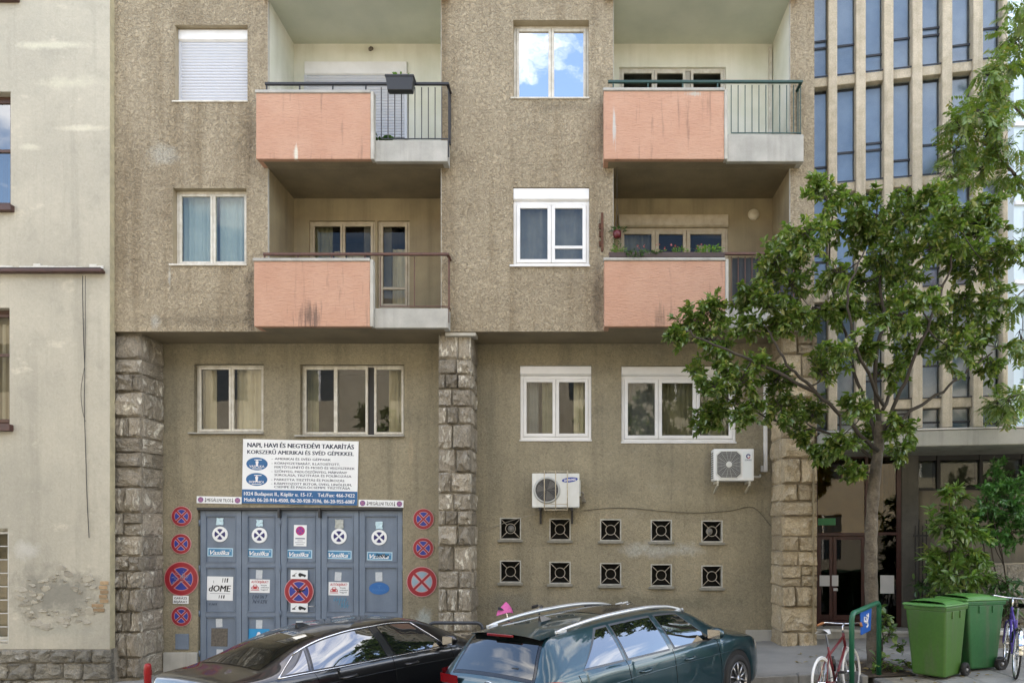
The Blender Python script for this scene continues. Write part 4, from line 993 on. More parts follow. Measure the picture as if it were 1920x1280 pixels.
def strip_sign(px, py, label):
    s = sign('no_stopping_strip', label, 'sign', px, py, YW - .006)
    w, h = 42 * U, 6.6 * U; MB().box(-w, w, -.005, .005, -h, h).build('plate', sign_white, s)
    for sx in (-1, 1):
        MB().ell(sx * 34.5 * U, 0, 5.2 * U, 5.2 * U, -.0066, -.0051, 20).build('faded_symbol', purple, s)
        cr = MB()
        for a in (PI / 4, -PI / 4):
            d = (math.cos(a) * 4.6 * U, math.sin(a) * 4.6 * U); n_ = (-math.sin(a) * .5 * U, math.cos(a) * .5 * U); cx = sx * 34.5 * U
            cr.prism([(cx - d[0] - n_[0], -d[1] - n_[1]), (cx + d[0] - n_[0], d[1] - n_[1]), (cx + d[0] + n_[0], d[1] + n_[1]), (cx - d[0] + n_[0], -d[1] + n_[1])], -.0078 - .0004 * (a > 0), -.0067)
        cr.build('symbol_cross', M('faded_red_cross', (.42, .16, .24), .5), s)
        ar = MB(); cx = sx * 25.5 * U; ar.box(cx - .5 * U, cx + .5 * U, -.0066, -.0051, -2 * U, 4 * U); ar.prism([(cx - 1.6 * U, -1.5 * U), (cx, -4.6 * U), (cx + 1.6 * U, -1.5 * U)], -.0070, -.0051); ar.build('arrow', ink_black, s)
    text(s, 'MEGÁLLNI TILOS', ink_black, 0, 0, 6.4 * U, 46 * U, bold=.01); return s
strip_sign(411, 937, 'narrow white no stopping strip sign left of the big signboard')
strip_sign(714.5, 943.5, 'narrow white no stopping strip sign right of the big signboard')

def round_sign(px, py, r, label, Y=None, ring=sign_red, disc=ns_blue, cross=None, edge=pink_edge, white=False, group=None, gap=None, name='no_stopping_sign'):
    s = sign(name, label, 'sign', px, py, (YW - .012) if Y is None else Y, group); r = r * U
    MB().ell(0, 0, r, r, -.004, .010, 48).build('plate', edge, s)
    if white:
        MB().ell(0, 0, r * .985, r * .985, -.0052, -.0041, 40).build('face', sign_white, s)
        q = MB()
        for k in range(4):
            a0 = PI / 2 * k - PI / 4 + .25; a1 = a0 + PI / 2 - .5; n = 8
            q.prism([(math.cos(PI / 2 * k) * r * .13, math.sin(PI / 2 * k) * r * .13)] + [(math.cos(a0 + (a1 - a0) * i / n) * r * .70, math.sin(a0 + (a1 - a0) * i / n) * r * .70) for i in range(n + 1)], -.0064, -.0053)
        q.build('blue_quarters', navy, s); return s
    MB().ring(0, 0, r * .70, r * .955, -.0056, -.0041, 44).build('red_ring', ring, s)
    q = MB(); lw = .115
    for k in range(4):
        n = 8; da = math.asin(lw * 1.15 / .655); a0 = PI / 2 * k - PI / 4 + da; a1 = PI / 2 * k + PI / 4 - da
        q.prism([(math.cos(PI / 2 * k) * r * lw * 1.65, math.sin(PI / 2 * k) * r * lw * 1.65)] + [(math.cos(a0 + (a1 - a0) * i / n) * r * .655, math.sin(a0 + (a1 - a0) * i / n) * r * .655) for i in range(n + 1)], -.0056, -.0041)
    q.build('blue_quarters', disc, s)
    c_ = MB()
    for a in (PI / 4, -PI / 4):
        d = (math.cos(a) * .72 * r, math.sin(a) * .72 * r); n_ = (-math.sin(a) * lw * .62 * r, math.cos(a) * lw * .62 * r)
        c_.prism([(-d[0] - n_[0], -d[1] - n_[1]), (d[0] - n_[0], d[1] - n_[1]), (d[0] + n_[0], d[1] + n_[1]), (-d[0] + n_[0], -d[1] + n_[1])], -.0062 - (.0004 if a > 0 else 0), -.0041)
    c_.build('red_cross', cross or ring, s)
    return s
round_sign(340.5, 967.5, 19, 'small round no stopping sign left of the gate, topmost of its column')
round_sign(339.5, 1019, 19, 'small round no stopping sign directly above the big scratched one left of the gate')
s = round_sign(340, 1084.5, 32, 'big scratched red and blue no stopping sign left of the garage gate', edge=M('pale_red_edge', (.5, .2, .2), .4))
sc = MB()
for k in range(26):
    a = random.uniform(0, 2 * PI); q = random.uniform(.0, .55) * 32 * U; x_, z_ = math.cos(a) * q, math.sin(a) * q; l = random.uniform(.02, .1); an = random.choice((0, .1, 1.5, .8)) + random.uniform(-.3, .3)
    n_ = (-math.sin(an) * .0035, math.cos(an) * .0035); dx, dz = math.cos(an) * l / 2, math.sin(an) * l / 2
    sc.prism([(x_ - dx - n_[0], z_ - dz - n_[1]), (x_ + dx - n_[0], z_ + dz - n_[1]), (x_ + dx + n_[0], z_ + dz + n_[1]), (x_ - dx + n_[0], z_ - dz + n_[1])], -.0075 - k * .00004, -.0067)
sc.build('scratches', M('scratch_grey', (.25, .28, .36), .6), s)
s = sign('garage_entrance_plate', 'small white plate reading garage entrance under the big scratched round sign', 'sign', 339, 1123.5, YW - .008)
MB().box(-14.5 * U, 14.5 * U, -.005, .006, -7.5 * U, 7.5 * U).build('plate', sign_white, s); MB().ring(0, 0, 0.001, .002, -.0052, -.005, 4).build('screw', aluminium, s)
text(s, 'GARÁZS', ink_black, 0, 3 * U, 4.4 * U, 24 * U, bold=.02); text(s, 'BEJÁRAT', ink_black, 0, -3.6 * U, 4.4 * U, 25 * U, bold=.02)
round_sign(340, 1154.5, 19, 'small round no stopping sign lowest of the column left of the gate')
round_sign(794, 972.5, 19.5, 'small round no stopping sign right of the gate, topmost of its column')
round_sign(793.5, 1027, 19.5, 'small round no stopping sign right of the gate above the faded pale one')
round_sign(791, 1090, 28.5, 'big faded no stopping sign with pale blue quarters right of the gate', disc=faded_blue)

# --- things stuck on the gate
def sticker(name, label, px, py, w, h, mat, cat='sticker', group=None, tilt=0, Y=YP, part='sheet', th=.003):
    s = sign(name, label, cat, px, py, Y - .002, group, tilt=TILT + tilt); MB().box(-w * U / 2, w * U / 2, -th, .001, -h * U / 2, h * U / 2).build(part, mat, s); return s
for (px, py, lab) in ((412.5, 1001, 'round white sticker with navy quarters above the leftmost blue name label on the gate'), (486.5, 1003, 'round white sticker with navy quarters on the second gate leaf from the left pilaster'),
                      (635.5, 1005, 'round white sticker with navy quarters under the crumpled grey tape'), (711, 1007, 'round white sticker with navy quarters on the gate leaf beside the right hand signs')):
    round_sign(px, py, 14.5, lab, Y=YP - .011, white=True, edge=sign_white, name='no_stopping_sticker')
tape_b = M('pale_blue_tape', (.48, .68, .76), .5, (.58, .72, .78), 40, bump=.6, bscale=40); tape_g = M('grey_tape', (.46, .48, .45), .6, (.36, .38, .35), 40, bump=.8, bscale=40)
def crumple(px, py, w, h, mat, label, name='tape_scrap'):
    s = sign(name, label, 'tape', px, py, YP - .008)
    rnd = {}
    def fn(u, v):
        k = (round(u * 5), round(v * 5)); j = rnd.setdefault(k, (random.uniform(-1, 1), random.uniform(0, 1), random.uniform(-1, 1)))
        return ((u - .5) * w * U + j[0] * .008, -j[1] * .016, (v - .5) * h * U + j[2] * .008)
    MB().grid(fn, 5, 5).build('tape', mat, s, fix=False)
crumple(412.5, 977, 13, 13, tape_b, 'pale blue tape scrap above the leftmost round sticker on the gate'); crumple(487, 980, 12, 13, tape_b, 'pale blue tape scrap above the round sticker on the second gate leaf')
crumple(636.5, 982, 16, 17, tape_g, 'crumpled grey tape scrap on the gate'); crumple(711, 984.5, 13, 14, tape_b, 'pale blue tape scrap on the gate leaf beside the right hand signs')
for i, (px, py, lab) in enumerate(((413, 1034.5, 'blue name label with white script above the dome poster'), (487, 1036, 'blue name label with white script on the second gate leaf'), (561.5, 1038, 'blue name label with white script on the middle gate leaf'), (635.5, 1039.5, 'blue name label with white script on the fourth gate leaf beside the scribbled one'), (712, 1042, 'blue name label with script partly blacked out by scribble'))):
    s = sticker('name_label', lab, px, py, 48, 16, pale_blue); MB().box(-22 * U, 22 * U, -.0042, -.0031, -6 * U, 6 * U).build('blue_field', vas_blue, s)
    text(s, 'Vasilka', ink_white, -1 * U, -.5 * U, 8.5 * U, 36 * U, -.0054, shear=.35, bold=.03); text(s, '®', ink_white, 19 * U, 3 * U, 3 * U, 2.6 * U, -.0054)
    if i == 4:
        sb = MB()
        for k in range(7): sb.tube([(-8 * U + k * 3.4 * U, -.006, random.uniform(-4, 0) * U), (-5 * U + k * 3.4 * U, -.006, random.uniform(0, 6) * U), (0 + k * 3 * U, -.006, random.uniform(-3, 5) * U)], .007, 4)
        sb.build('scribble', ink_black, s)
s = sticker('parking_notice', 'small upright white notice with a purple round symbol on the middle gate leaf', 563, 1003.5, 24, 40, sign_white, 'notice')
MB().ell(0, 9 * U, 8.6 * U, 8.6 * U, -.0044, -.0031, 28).build('symbol', M('magenta_ring', (.42, .03, .18), .5), s)
q = MB()
for k in range(4):
    a0 = PI / 2 * k - .55; q.prism([(math.cos(PI / 2 * k) * 1.4 * U, 9 * U + math.sin(PI / 2 * k) * 1.4 * U)] + [(math.cos(a0 + 1.1 * i / 5) * 6 * U, 9 * U + math.sin(a0 + 1.1 * i / 5) * 6 * U) for i in range(6)], -.0056, -.0045)
q.build('quarters', M('violet', (.16, .04, .28), .5), s)
MB().box(-9 * U, 9 * U, -.0042, -.0031, -6.6 * U, -4.4 * U).build('bold_print', M('print_grey_blue', (.16, .17, .24), .6), s)
ln = MB()
for k, l in enumerate((10, 19, 14)): ln.box(-l / 2 * U, l / 2 * U, -.0042, -.0031, (-10.2 - k * 3.4) * U, (-9 - k * 3.4) * U)
ln.build('fine_print', M('print_grey', (.35, .35, .4), .6), s)
s = sticker('dome_poster', 'square white poster reading dome in black on the gate', 412.5, 1102.5, 49, 45, sign_white, 'poster')
text(s, 'dOME', ink_black, 0, .5 * U, 12.5 * U, 41 * U, -.0044, shear=.18, bold=.03); MB().box(-19 * U, 19 * U, -.0042, -.0031, -10 * U, -9 * U).build('fine_print', M('print_grey', (.35, .35, .4), .6), s)
bx = MB()
for k in range(3):
    for zc in (15.5, -15.5):
        x_ = (5 + k * 4.4 - (6 if zc < 0 else 0)) * U; hh = (4 if zc > 0 else 3) * U; wd_ = (.6 + .3 * k) * U; bx.prism([(x_ - wd_ - .5 * U, zc * U - hh), (x_ + wd_ - .5 * U, zc * U - hh), (x_ + wd_ + .5 * U, zc * U + hh), (x_ - wd_ + .5 * U, zc * U + hh)], -.0044, -.0031)
bx.box(-12.4 * U, -11.8 * U, -.0044, -.0031, 10 * U, 15 * U); bx.build('bars', ink_black, s)
for (px, py, lab) in ((487, 1098, 'white car exit notice with a red car on the second gate leaf'), (635, 1103, 'white car exit notice above light blue scrawl on the gate')):
    s = sticker('car_exit_notice', lab, px, py, 38, 25, sign_white, 'notice'); red = M('notice_red', (.42, .03, .04), .5)
    text(s, 'AUTÓKIJÁRAT!', red, 0, 8 * U, 5 * U, 32 * U, -.0044, shear=.15, bold=.02)
    cr = MB(); cx = -8.5 * U; cr.prism([(cx - 7 * U, -6 * U), (cx + 7 * U, -6 * U), (cx + 7 * U, -2 * U), (cx + 4.5 * U, -1 * U), (cx + 3 * U, 2.6 * U), (cx - 3 * U, 2.6 * U), (cx - 4.5 * U, -1 * U), (cx - 7 * U, -2 * U)], -.0044, -.0031); cr.box(cx - 8 * U, cx + 8 * U, -.0044, -.0031, -8.4 * U, -7.4 * U); cr.build('red_car', red, s)
    wl_ = MB(); wl_.box(cx - 2.6 * U, cx + 2.6 * U, -.0056, -.0045, -.6 * U, 1.6 * U)
    for sx in (-1, 1): wl_.ell(cx + sx * 4.6 * U, -3.6 * U, 1.5 * U, 1.1 * U, -.0056, -.0045, 12)
    wl_.build('car_lights', ink_white, s)
    for k, (t_, wd) in enumerate((('Kérjük', 11), ('szabadon', 15), ('hagyni!', 13))): text(s, t_, ink, 2.5 * U, (2 - k * 4.2) * U, 2.7 * U, wd * U, -.0044, align='L', bold=.02)
s = round_sign(560.5, 1108, 27.5, 'big bright no stopping sign with scribble on the middle of the gate', Y=YD - .012)
sb = MB()
for k in range(5): sb.tube([(random.uniform(-12, -2) * U, -.009, random.uniform(-4, 8) * U), (random.uniform(-4, 4) * U, -.009, random.uniform(-5, 5) * U), (random.uniform(0, 14) * U, -.009, random.uniform(-4, 6) * U)], .006, 4)
sb.build('scribble', ink_black, s)
for py, lab in ((1076.5, 'small white towing plate above the big bright round sign on the gate'), (1138.5, 'small white towing plate below the big bright round sign on the gate')):
    s = sticker('towing_plate', lab, 561, py, 32, 16.5, sign_white, 'sign', Y=YD - .016, part='plate')
    t = MB(); t.prism([(-1 * U, -3 * U), (13 * U, -3 * U), (13 * U, -.6 * U), (10 * U, .4 * U), (6 * U, 2 * U), (1 * U, 3.4 * U), (-1.5 * U, 1 * U)], -.0044, -.0031)
    for cx in (2, 10): t.ell(cx * U, -2.8 * U, 1.7 * U, 1.7 * U, -.0048, -.0031, 12)
    t.prism([(-13 * U, -3.6 * U), (-7 * U, -3.6 * U), (-7 * U, -1.6 * U), (-9 * U, -1.2 * U), (-4.5 * U, 3 * U), (-5.2 * U, 3.4 * U), (-10.5 * U, -1 * U), (-13 * U, -1.6 * U)], -.0044, -.0031); t.build('tow_symbol', ink_black, s)
s = sign('oval_sticker', 'blue oval company sticker on the gate leaf beside the right hand signs', 'sticker', 711, 1102.5, YP - .002)
MB().ell(0, 0, 19 * U, 11.5 * U, -.003, .001, 36).build('oval', M('oval_blue', (.02, .12, .36), .4, (.025, .14, .4), 4), s)
text(s, 'DOMENICA', M('oval_print', (.07, .2, .45), .5), 0, -3 * U, 3.6 * U, 24 * U, -.0044); f = MB(); f.box(-.7 * U, .7 * U, -.0044, -.0031, 0, 4 * U); f.box(-3 * U, 4 * U, -.0044, -.0031, 5 * U, 6 * U); f.build('figure_mark', M('oval_print', (.07, .2, .45), .5), s)
s = sticker('letter_sign', 'bright blue square sign with a white letter A low on the gate', 485.5, 1190.5, 39, 25, cyan, 'sign'); text(s, 'A', ink_white, 0, -1 * U, 17 * U, 14 * U, -.0044, bold=.05)
MB().ring(0, 0, .0001, .0002, -.0031, -.003, 3).build('screw', ink_white, s)
for (px, py, w_, h_, lab) in ((486, 1076, 12, 16, 'white paper scrap above the car exit notice on the second gate leaf'), (634, 1080, 12.5, 16, 'white paper scrap above the car exit notice over the light blue scrawl'), (710.5, 1080.5, 13, 17, 'white paper scrap above the blue oval sticker'),
                              (411, 1167, 12, 16, 'white paper scrap above the brown worn patch on the gate'), (486, 1169.5, 12, 16, 'white paper scrap above the blue letter sign'), (561.5, 1170.5, 13, 15, 'white paper scrap under the lower towing plate'), (412, 1224, 12, 15, 'white paper scrap below the brown worn patch on the gate')):
    sticker('paper_scrap', lab, px, py, w_, h_, M('paper_scrap', (.58, .61, .63), .8, (.48, .52, .55), 30), 'paper', tilt=R(random.uniform(-3, 3)))
s = sticker('worn_patch', 'brown worn glue patch low on the leftmost gate leaf', 411.5, 1194, 31, 34, M('brown_glue', (.16, .14, .115), .9, (.10, .09, .075), 22, bump=.6), 'patch')
# graffiti scrawl
def scrawl(px, py, mat, label, seed, rows):
    rs = random.Random(seed); s = sign('graffiti_scrawl', label, 'graffiti', px, py, YP - .001)
    mb = MB()
    for (n, x0, z0, dx, h_) in rows:
        for k in range(n):
            x_ = (x0 + k * dx) * U; z_ = z0 * U
            pts = [(x_ + rs.uniform(-.3, .8) * dx * U, -.002, z_ + rs.uniform(-.5, .5) * h_ * U) for _ in range(3)]; mb.tube(pts, .0045, 4)
            mb.tube([(x_, -.002, z_ - h_ / 2 * U), (x_ + dx * .4 * U, -.002, z_ + h_ / 2 * U)], .0045, 4)
    mb.build('strokes', mat, s)
scrawl(639, 1128, M('light_blue_paint', (.10, .33, .50), .5), 'light blue scrawl sprayed below the right hand car exit notice', 3, ((5, -13, 5, 5, 7), (4, -4, -2, 5, 7), (3, 0, -8, 6, 6)))
scrawl(486, 1122, M('dark_blue_paint', (.075, .095, .14), .5), 'faint dark scrawl below the car exit notice on the second gate leaf', 5, ((6, -13, 4, 5, 7), (6, -12, -5, 5, 7)))
scrawl(402, 1132, M('dark_blue_paint', (.075, .095, .14), .5), 'tiny dark scrawl below the dome poster', 8, ((4, -9, 0, 4, 4),))

# ------------------------------------------------------------------ air conditioners
ac_white = M('ac_white_paint', (.68, .69, .66), .45, (.60, .61, .57), 3, streak=(7, .35, (.42, .40, .33)))
ac_dark = M('fan_dark', (.05, .05, .05), .6)
def wire_fan(mb, cx, cz, r, y, rings, spokes, rr=.003):
    for k in range(rings):
        q = r * (k + 1) / rings; mb.tube([(cx + q * math.cos(a), y, cz + q * math.sin(a)) for a in [2 * PI * i / 28 for i in range(28)]], rr, 4, closed=True)
    for k in range(spokes):
        a = 2 * PI * k / spokes; mb.tube([(cx + r * .15 * math.cos(a), y - .002, cz + r * .15 * math.sin(a)), (cx + r * math.cos(a), y - .002, cz + r * math.sin(a))], rr, 4)
YA = .45                                # front of the first unit
c_ = P(1042, 919, YA)
ac = thing('air_conditioner', 'older white air conditioner unit behind a cream wire cage', 'air conditioner', c_)
k = (YA + D) / F; w, h = 44.5 * k, 32 * k
MB().box(-w, w, 0, .28, -h, h).build('casing', ac_white, ac, bevel=.012)
cx, cz, r = -16.5 * k, .5 * k, 25 * k
MB().lathe([(r * 1.0, 0), (r * 1.0, -.012), (r * .9, -.022), (r * .86, -.022), (r * .84, -.004)], (cx, -.001, cz), 'Y', 36).build('fan_ring', M('grey_ring', (.42, .43, .41), .5), ac, smooth=True)
MB().ell(cx, cz, r * .83, r * .83, -.007, -.003, 32).build('fan_opening', ac_dark, ac)
bl = MB()
for q in range(3):
    a = q * 2 * PI / 3 + .4; bl.prism([(cx, cz)] + [(cx + r * .76 * math.cos(a + t), cz + r * .76 * math.sin(a + t)) for t in (0, .3, .6, .85)], -.010 - .001 * q, -.0085 - .001 * q)
bl.build('fan_blades', M('fan_grey', (.13, .125, .115), .6), ac)
wf = MB(); wire_fan(wf, cx, cz, r * .84, -.02, 9, 8, .0022); wf.build('fan_grille', M('grille_grey', (.20, .20, .19), .5), ac)
lg = MB(); n = 28; lg.prism([(26.5 * k + 15 * k * math.cos(t) * 1, 20 * k + 4.6 * k * math.sin(t) + 1.6 * k * math.cos(t)) for t in [2 * PI * i / n for i in range(n)]], -.004, -.001); lg.build('logo_oval', M('logo_blue', (.012, .04, .30), .4), ac)
lt = text(ac, 'SAMSUNG', ink_white, 0, 0, 4.4 * k, 22 * k, 0, bold=.03); lt.location = (26.5 * k, -.0052, 20 * k); lt.rotation_euler = (0, -.1, 0)
cg = MB(); zt_, zb_ = h + .045, -h - .045; yf = -.08
for px in (1021, 1042, 1064):
    x_ = (px - 1042) * k; cg.tube([(x_, .40, zt_), (x_, yf, zt_), (x_, yf, zb_), (x_, .40, zb_)], .009, 6)
cg.tube([((1021 - 1042) * k, yf, zb_), ((1064 - 1042) * k, yf, zb_)], .009, 6); cg.tube([((1021 - 1042) * k, yf, -h + .06), ((1064 - 1042) * k, yf, -h + .06)], .007, 6); cg.tube([((1021 - 1042) * k, .1, zt_), ((1064 - 1042) * k, .1, zt_)], .009, 6)
cg.build('wire_cage', M('cream_iron', (.52, .46, .34), .6, (.40, .33, .22), 20), ac, smooth=True)
br = MB()
for x_ in (-.3, .3): br.box(x_ - .02, x_ + .02, .0, .398, -h - .05, -h - .002); br.box(x_ - .02, x_ + .02, .36, .398, -h - .3, -h - .05)
br.build('bracket', iron_black, ac)
hs = MB(); hs.tube(spline([(w, .16, -.02), (w + .07, .16, -.05), (w + .05, .2, -.16), (w + .1, .26, -.2), (w + .08, .39, -.2)], 6), .02, 8); hs.tube(spline([(w, .2, -.1), (w + .06, .2, -.12), (w + .1, .2, -.17), (w + .07, .25, -.22), (w + .07, .39, -.22)], 6), .014, 8); hs.build('hose', M('dirty_insulation', (.16, .14, .11), .8, (.30, .28, .24), 25), ac, smooth=True)
MB().box(w + .001, w + .02, .08, .24, -.1, .2).build('valve_cover', ac_white, ac, bevel=.006)

YA = .48; c_ = P(1376, 871, YA); k = (YA + D) / F; w, h = 38 * k, 30 * k
ac2 = thing('air_conditioner', 'newer white air conditioner unit with octagonal fan grille by the right pilaster', 'air conditioner', c_)
MB().box(-w, w, 0, .28, -h, h).build('casing', M('ac_bright_white', (.78, .79, .78), .35, (.74, .75, .74), 3), ac2, bevel=.02)
cx, cz, r = -9.5 * k, .5 * k, 24 * k
oc = lambda s_: [(cx + s_ * r * a, cz + s_ * r * b) for a, b in ((-.62, -1.04), (.62, -1.04), (.94, -.74), (.94, .74), (.62, 1.04), (-.62, 1.04), (-.94, .74), (-.94, -.74))]
MB().prism(oc(1.06), -.012, -.001).build('grille_frame', ac_white, ac2, bevel=.004); MB().prism(oc(.97), -.0145, -.0125).build('fan_opening', M('fan_grey_mid', (.15, .15, .145), .6), ac2)
wf = MB()
for q in range(7):
    s_ = .16 + q * .115; o_ = oc(s_); wf.tube([(a, -.02, b) for a, b in o_], .002, 4, closed=True)
for q in range(16):
    a = 2 * PI * q / 16 + .2; e = 1.02 * r if abs(math.sin(a)) > .75 else .95 * r; wf.tube([(cx, -.021, cz), (cx + e * math.cos(a), -.021, cz + e * math.sin(a))], .004, 4)
wf.build('fan_grille', M('grille_pale', (.40, .41, .39), .5), ac2); MB().ell(cx, cz, 5.6 * k, 5.6 * k, -.03, -.0146, 20).build('fan_hub', ac_white, ac2, bevel=.003)
MB().box(17 * k, 35 * k, -.006, -.001, -25 * k, 25 * k).build('side_panel', M('ac_pale_panel', (.70, .74, .74), .35), ac2, bevel=.004)
MB().ring(27 * k, 16 * k, 2.2 * k, 4.4 * k, -.008, -.006, 16, .2, 4.4).build('logo_blue', M('logo_navy', (.03, .03, .18), .4), ac2); MB().ring(27 * k, 15.2 * k, 2.0 * k, 3.6 * k, -.0085, -.006, 10, 4.3, 6.5).build('logo_red', M('logo_red', (.45, .05, .10), .4), ac2)
text(ac2, 'GREE', M('print_slate', (.12, .16, .22), .5), 27 * k, 9 * k, 3 * k, 13 * k, -.0075, bold=.03)
lv = MB()
for q in range(12): lv.box(-w - .006, -w - .001, .03, .25, -h + .05 + q * .042, -h + .07 + q * .042)
lv.build('side_louvres', M('louvre_dark', (.12, .13, .13), .6), ac2)
br = MB()
for x_ in (-w + .06, w - .1): br.box(x_, x_ + .035, -.02, .368, -h - .05, -h - .003); br.hexa([(x_ + .002, .36, -h - .22), (x_ + .033, .36, -h - .22), (x_ + .033, .36, -h - .18), (x_ + .002, .36, -h - .18)], [(x_ + .002, .0, -h - .09), (x_ + .033, .0, -h - .09), (x_ + .033, .0, -h - .051), (x_ + .002, .0, -h - .051)])
br.build('bracket', M('bracket_cream', (.50, .47, .38), .6), ac2)
pp = MB(); pp.tube(spline([(w, .2, -20 * k), (w + .08, .2, -21 * k), (w + .17, .26, -20 * k), (w + .19, .33, -17 * k)], 6), .022, 8); pp.build('refrigerant_pipe', M('pale_insulation', (.55, .55, .53), .7), ac2, smooth=True)
dk = thing('cable_duct', 'white plastic pipe duct running up the wall beside the right pilaster', 'duct', P(1436, 884, YW - .06))
z1_ = Z(705, YG) - dk.location.z
MB().box(-.035, .035, 0, .058, 0, z1_).build('duct', white_pvc, dk, bevel=.008)
MB().box(-.09, -.036, .0, .058, .0, .12).build('duct_elbow', M('duct_grey', (.5, .5, .5), .5), dk, bevel=.008)
# loose cable across the wall
cb = MB(); cb.tube(spline([P(898, 998, YG - .01), P(960, 975, YG - .012), P(1010, 962, YG - .02)], 8), .005, 5)
tag(cb.build('loose_cable', M('pale_cable', (.30, .28, .23), .6)), 'thin pale cable slanting from the middle pilaster up to the older air conditioner', 'cable')
cb = MB(); cb.tube(spline([P(1095, 957, YG - .012), P(1130, 953, YG - .012), P(1180, 952, YG - .012), P(1245, 958, YG - .012), P(1310, 961, YG - .012), P(1370, 957, YG - .012), P(1412, 951, YG - .012), P(1445, 985, YG - .012)], 8), .006, 5)
tag(cb.build('loose_cable', M('dark_cable', (.07, .065, .05), .6)), 'thin dark cable sagging along the wall above the basement windows', 'cable')

# ------------------------------------------------------------------ things on the balconies
def leaf_tuft(mb, c_, n, spread, hgt, size):
    for _ in range(n):
        a = random.uniform(0, 2 * PI); q = random.uniform(0, 1) ** .5; b = Vector(c_) + Vector((math.cos(a) * spread[0] * q, math.sin(a) * spread[1] * q, random.uniform(0, hgt)))
        leaf(mb, b, Vector((math.cos(a), math.sin(a), random.uniform(-.2, 1.0))), size * random.uniform(.6, 1.2))
def leaf(mb, p, d, L, wd=.42, fold=.25):
    d = d.normalized(); up = Vector((random.gauss(0, .5), random.gauss(0, .5), 1)); s = d.cross(up)
    if s.length < 1e-3: s = Vector((1, 0, 0))
    s.normalize(); n = s.cross(d); b = len(mb.v); w_ = L * wd / 2; droop = -L * .12
    mb.v += [tuple(p), tuple(p + d * L * .3 + s * w_ * .85 + n * w_ * fold), tuple(p + d * L * .65 + s * w_ * .9 + n * (w_ * fold + droop * .4)), tuple(p + d * L + n * droop),
             tuple(p + d * L * .65 - s * w_ * .9 + n * (w_ * fold + droop * .4)), tuple(p + d * L * .3 - s * w_ * .85 + n * w_ * fold), tuple(p + d * L * .5 + n * droop * .2)]
    for f_ in ((0, 1, 6), (1, 2, 6), (2, 3, 6), (6, 3, 4), (6, 4, 5), (6, 5, 0)): mb.f.append(tuple(b + i for i in f_)); mb.m.append(0)
fresh = leaf_mat('fresh_green_leaf', (.10, .22, .03), (.16, .30, .05), (.28, .34, .10), .5)
darkleaf = leaf_mat('dark_green_leaf', (.03, .08, .02), (.05, .12, .025), (.10, .16, .04), .4)
yb_ = -.30
c_ = P(751, 173, -.42); fbx = thing('flower_box', 'black plastic flower box hung on the black upper railing', 'flower box', c_)
kx = (D - .42) / F; wt, wb, hh = 26 * kx, 23 * kx, 26 * kx
MB().hexa([(-wb, -.07, 0), (wb, -.07, 0), (wb, .07, 0), (-wb, .07, 0)], [(-wt, -.09, hh), (wt, -.09, hh), (wt, .09, hh), (-wt, .09, hh)]).build('trough', M('black_plastic', (.02, .022, .025), .45), fbx, bevel=.01)
MB().box(-wt - .01, wt + .01, -.1, .1, hh - .02, hh + .012).build('rim', M('black_plastic', (.02, .022, .025), .45), fbx, bevel=.006)
m_ = MB(); leaf_tuft(m_, (0, 0, hh), 60, (.2, .07), .05, .06); m_.build('plant', fresh, fbx, fix=False)
hk = MB()
for sx in (-.15, .15): hk.tube([(sx, .09, hh - .05), (sx, .11, hh + .03), (sx, .145, hh + .03)], .006, 5)
hk.build('hook', iron_black, fbx)
def potted(px, py, Y, label, tufts, mat, pot_r=.08, pot_h=.12, pot_m=None, name='potted_plant'):
    c_ = P(px, py, Y); t = thing(name, label, 'plant', c_)
    MB().lathe([(pot_r * .7, 0), (pot_r, pot_h), (pot_r * .9, pot_h)], (0, 0, 0), 'Z', 16).build('pot', pot_m or M('terracotta', (.28, .11, .06), .8), t, smooth=True)
    m_ = MB()
    for (n, sp, hg, sz) in tufts: leaf_tuft(m_, (0, 0, pot_h), n, sp, hg, sz)
    m_.build('foliage', mat, t, fix=False); return t
t = potted(756, 268, -.02, 'small bushy plant on the upper left balcony floor', [(90, (.12, .1), .10, .09)], darkleaf); t.location.z = rl['lu'][1]
t = potted(712, 268, .1, 'spiky plant behind the upper left parapet end', [(40, (.05, .05), .35, .24)], darkleaf); t.location.z = rl['lu'][1]
# window box row on the lower right parapet
c_ = P(1250, 484, -.28); wb_ = thing('window_box', 'long dark planter with green trailing plants on the lower right parapet', 'planter', c_)
kx = (D - .28) / F
MB().box(-108 * kx, 108 * kx, -.055, .07, 0, 9 * kx).build('trough', M('brown_plastic', (.05, .03, .025), .5), wb_, bevel=.008)
m_ = MB()
for (a, b, n, hg, sz) in ((-105, -75, 100, .10, .055), (10, 45, 90, .08, .055), (55, 105, 190, .11, .06), (-60, 0, 70, .04, .05)): leaf_tuft(m_, ((a + b) / 2 * kx, 0, 9 * kx), n, ((b - a) / 2 * kx, .06), hg, sz)
m_.build('foliage', fresh, wb_, fix=False)
m_ = MB(); leaf_tuft(m_, (-62 * kx, -.08, -3 * kx), 110, (.14, .05), .12, .055); leaf_tuft(m_, (-30 * kx, -.06, 4 * kx), 80, (.16, .05), .05, .045); m_.build('trailing_foliage', darkleaf, wb_, fix=False)
m_ = MB()
for _ in range(26): p_ = Vector((random.choice((-.5, -.1, .1, .6)) + random.uniform(-.12, .12), random.uniform(-.05, .05), 9 * kx + random.uniform(.06, .16))); leaf(m_, p_, Vector((random.uniform(-1, 1), random.uniform(-1, 0), .5)), .035, .9)
tag(m_.build('flowers', M('pink_petals', (.55, .16, .16), .6), wb_, fix=False), kind='stuff')
c_ = P(1157, 440, -.05); hp = thing('hanging_pot', 'dark red hanging flower pot at the lower right loggia edge', 'flower pot', c_)
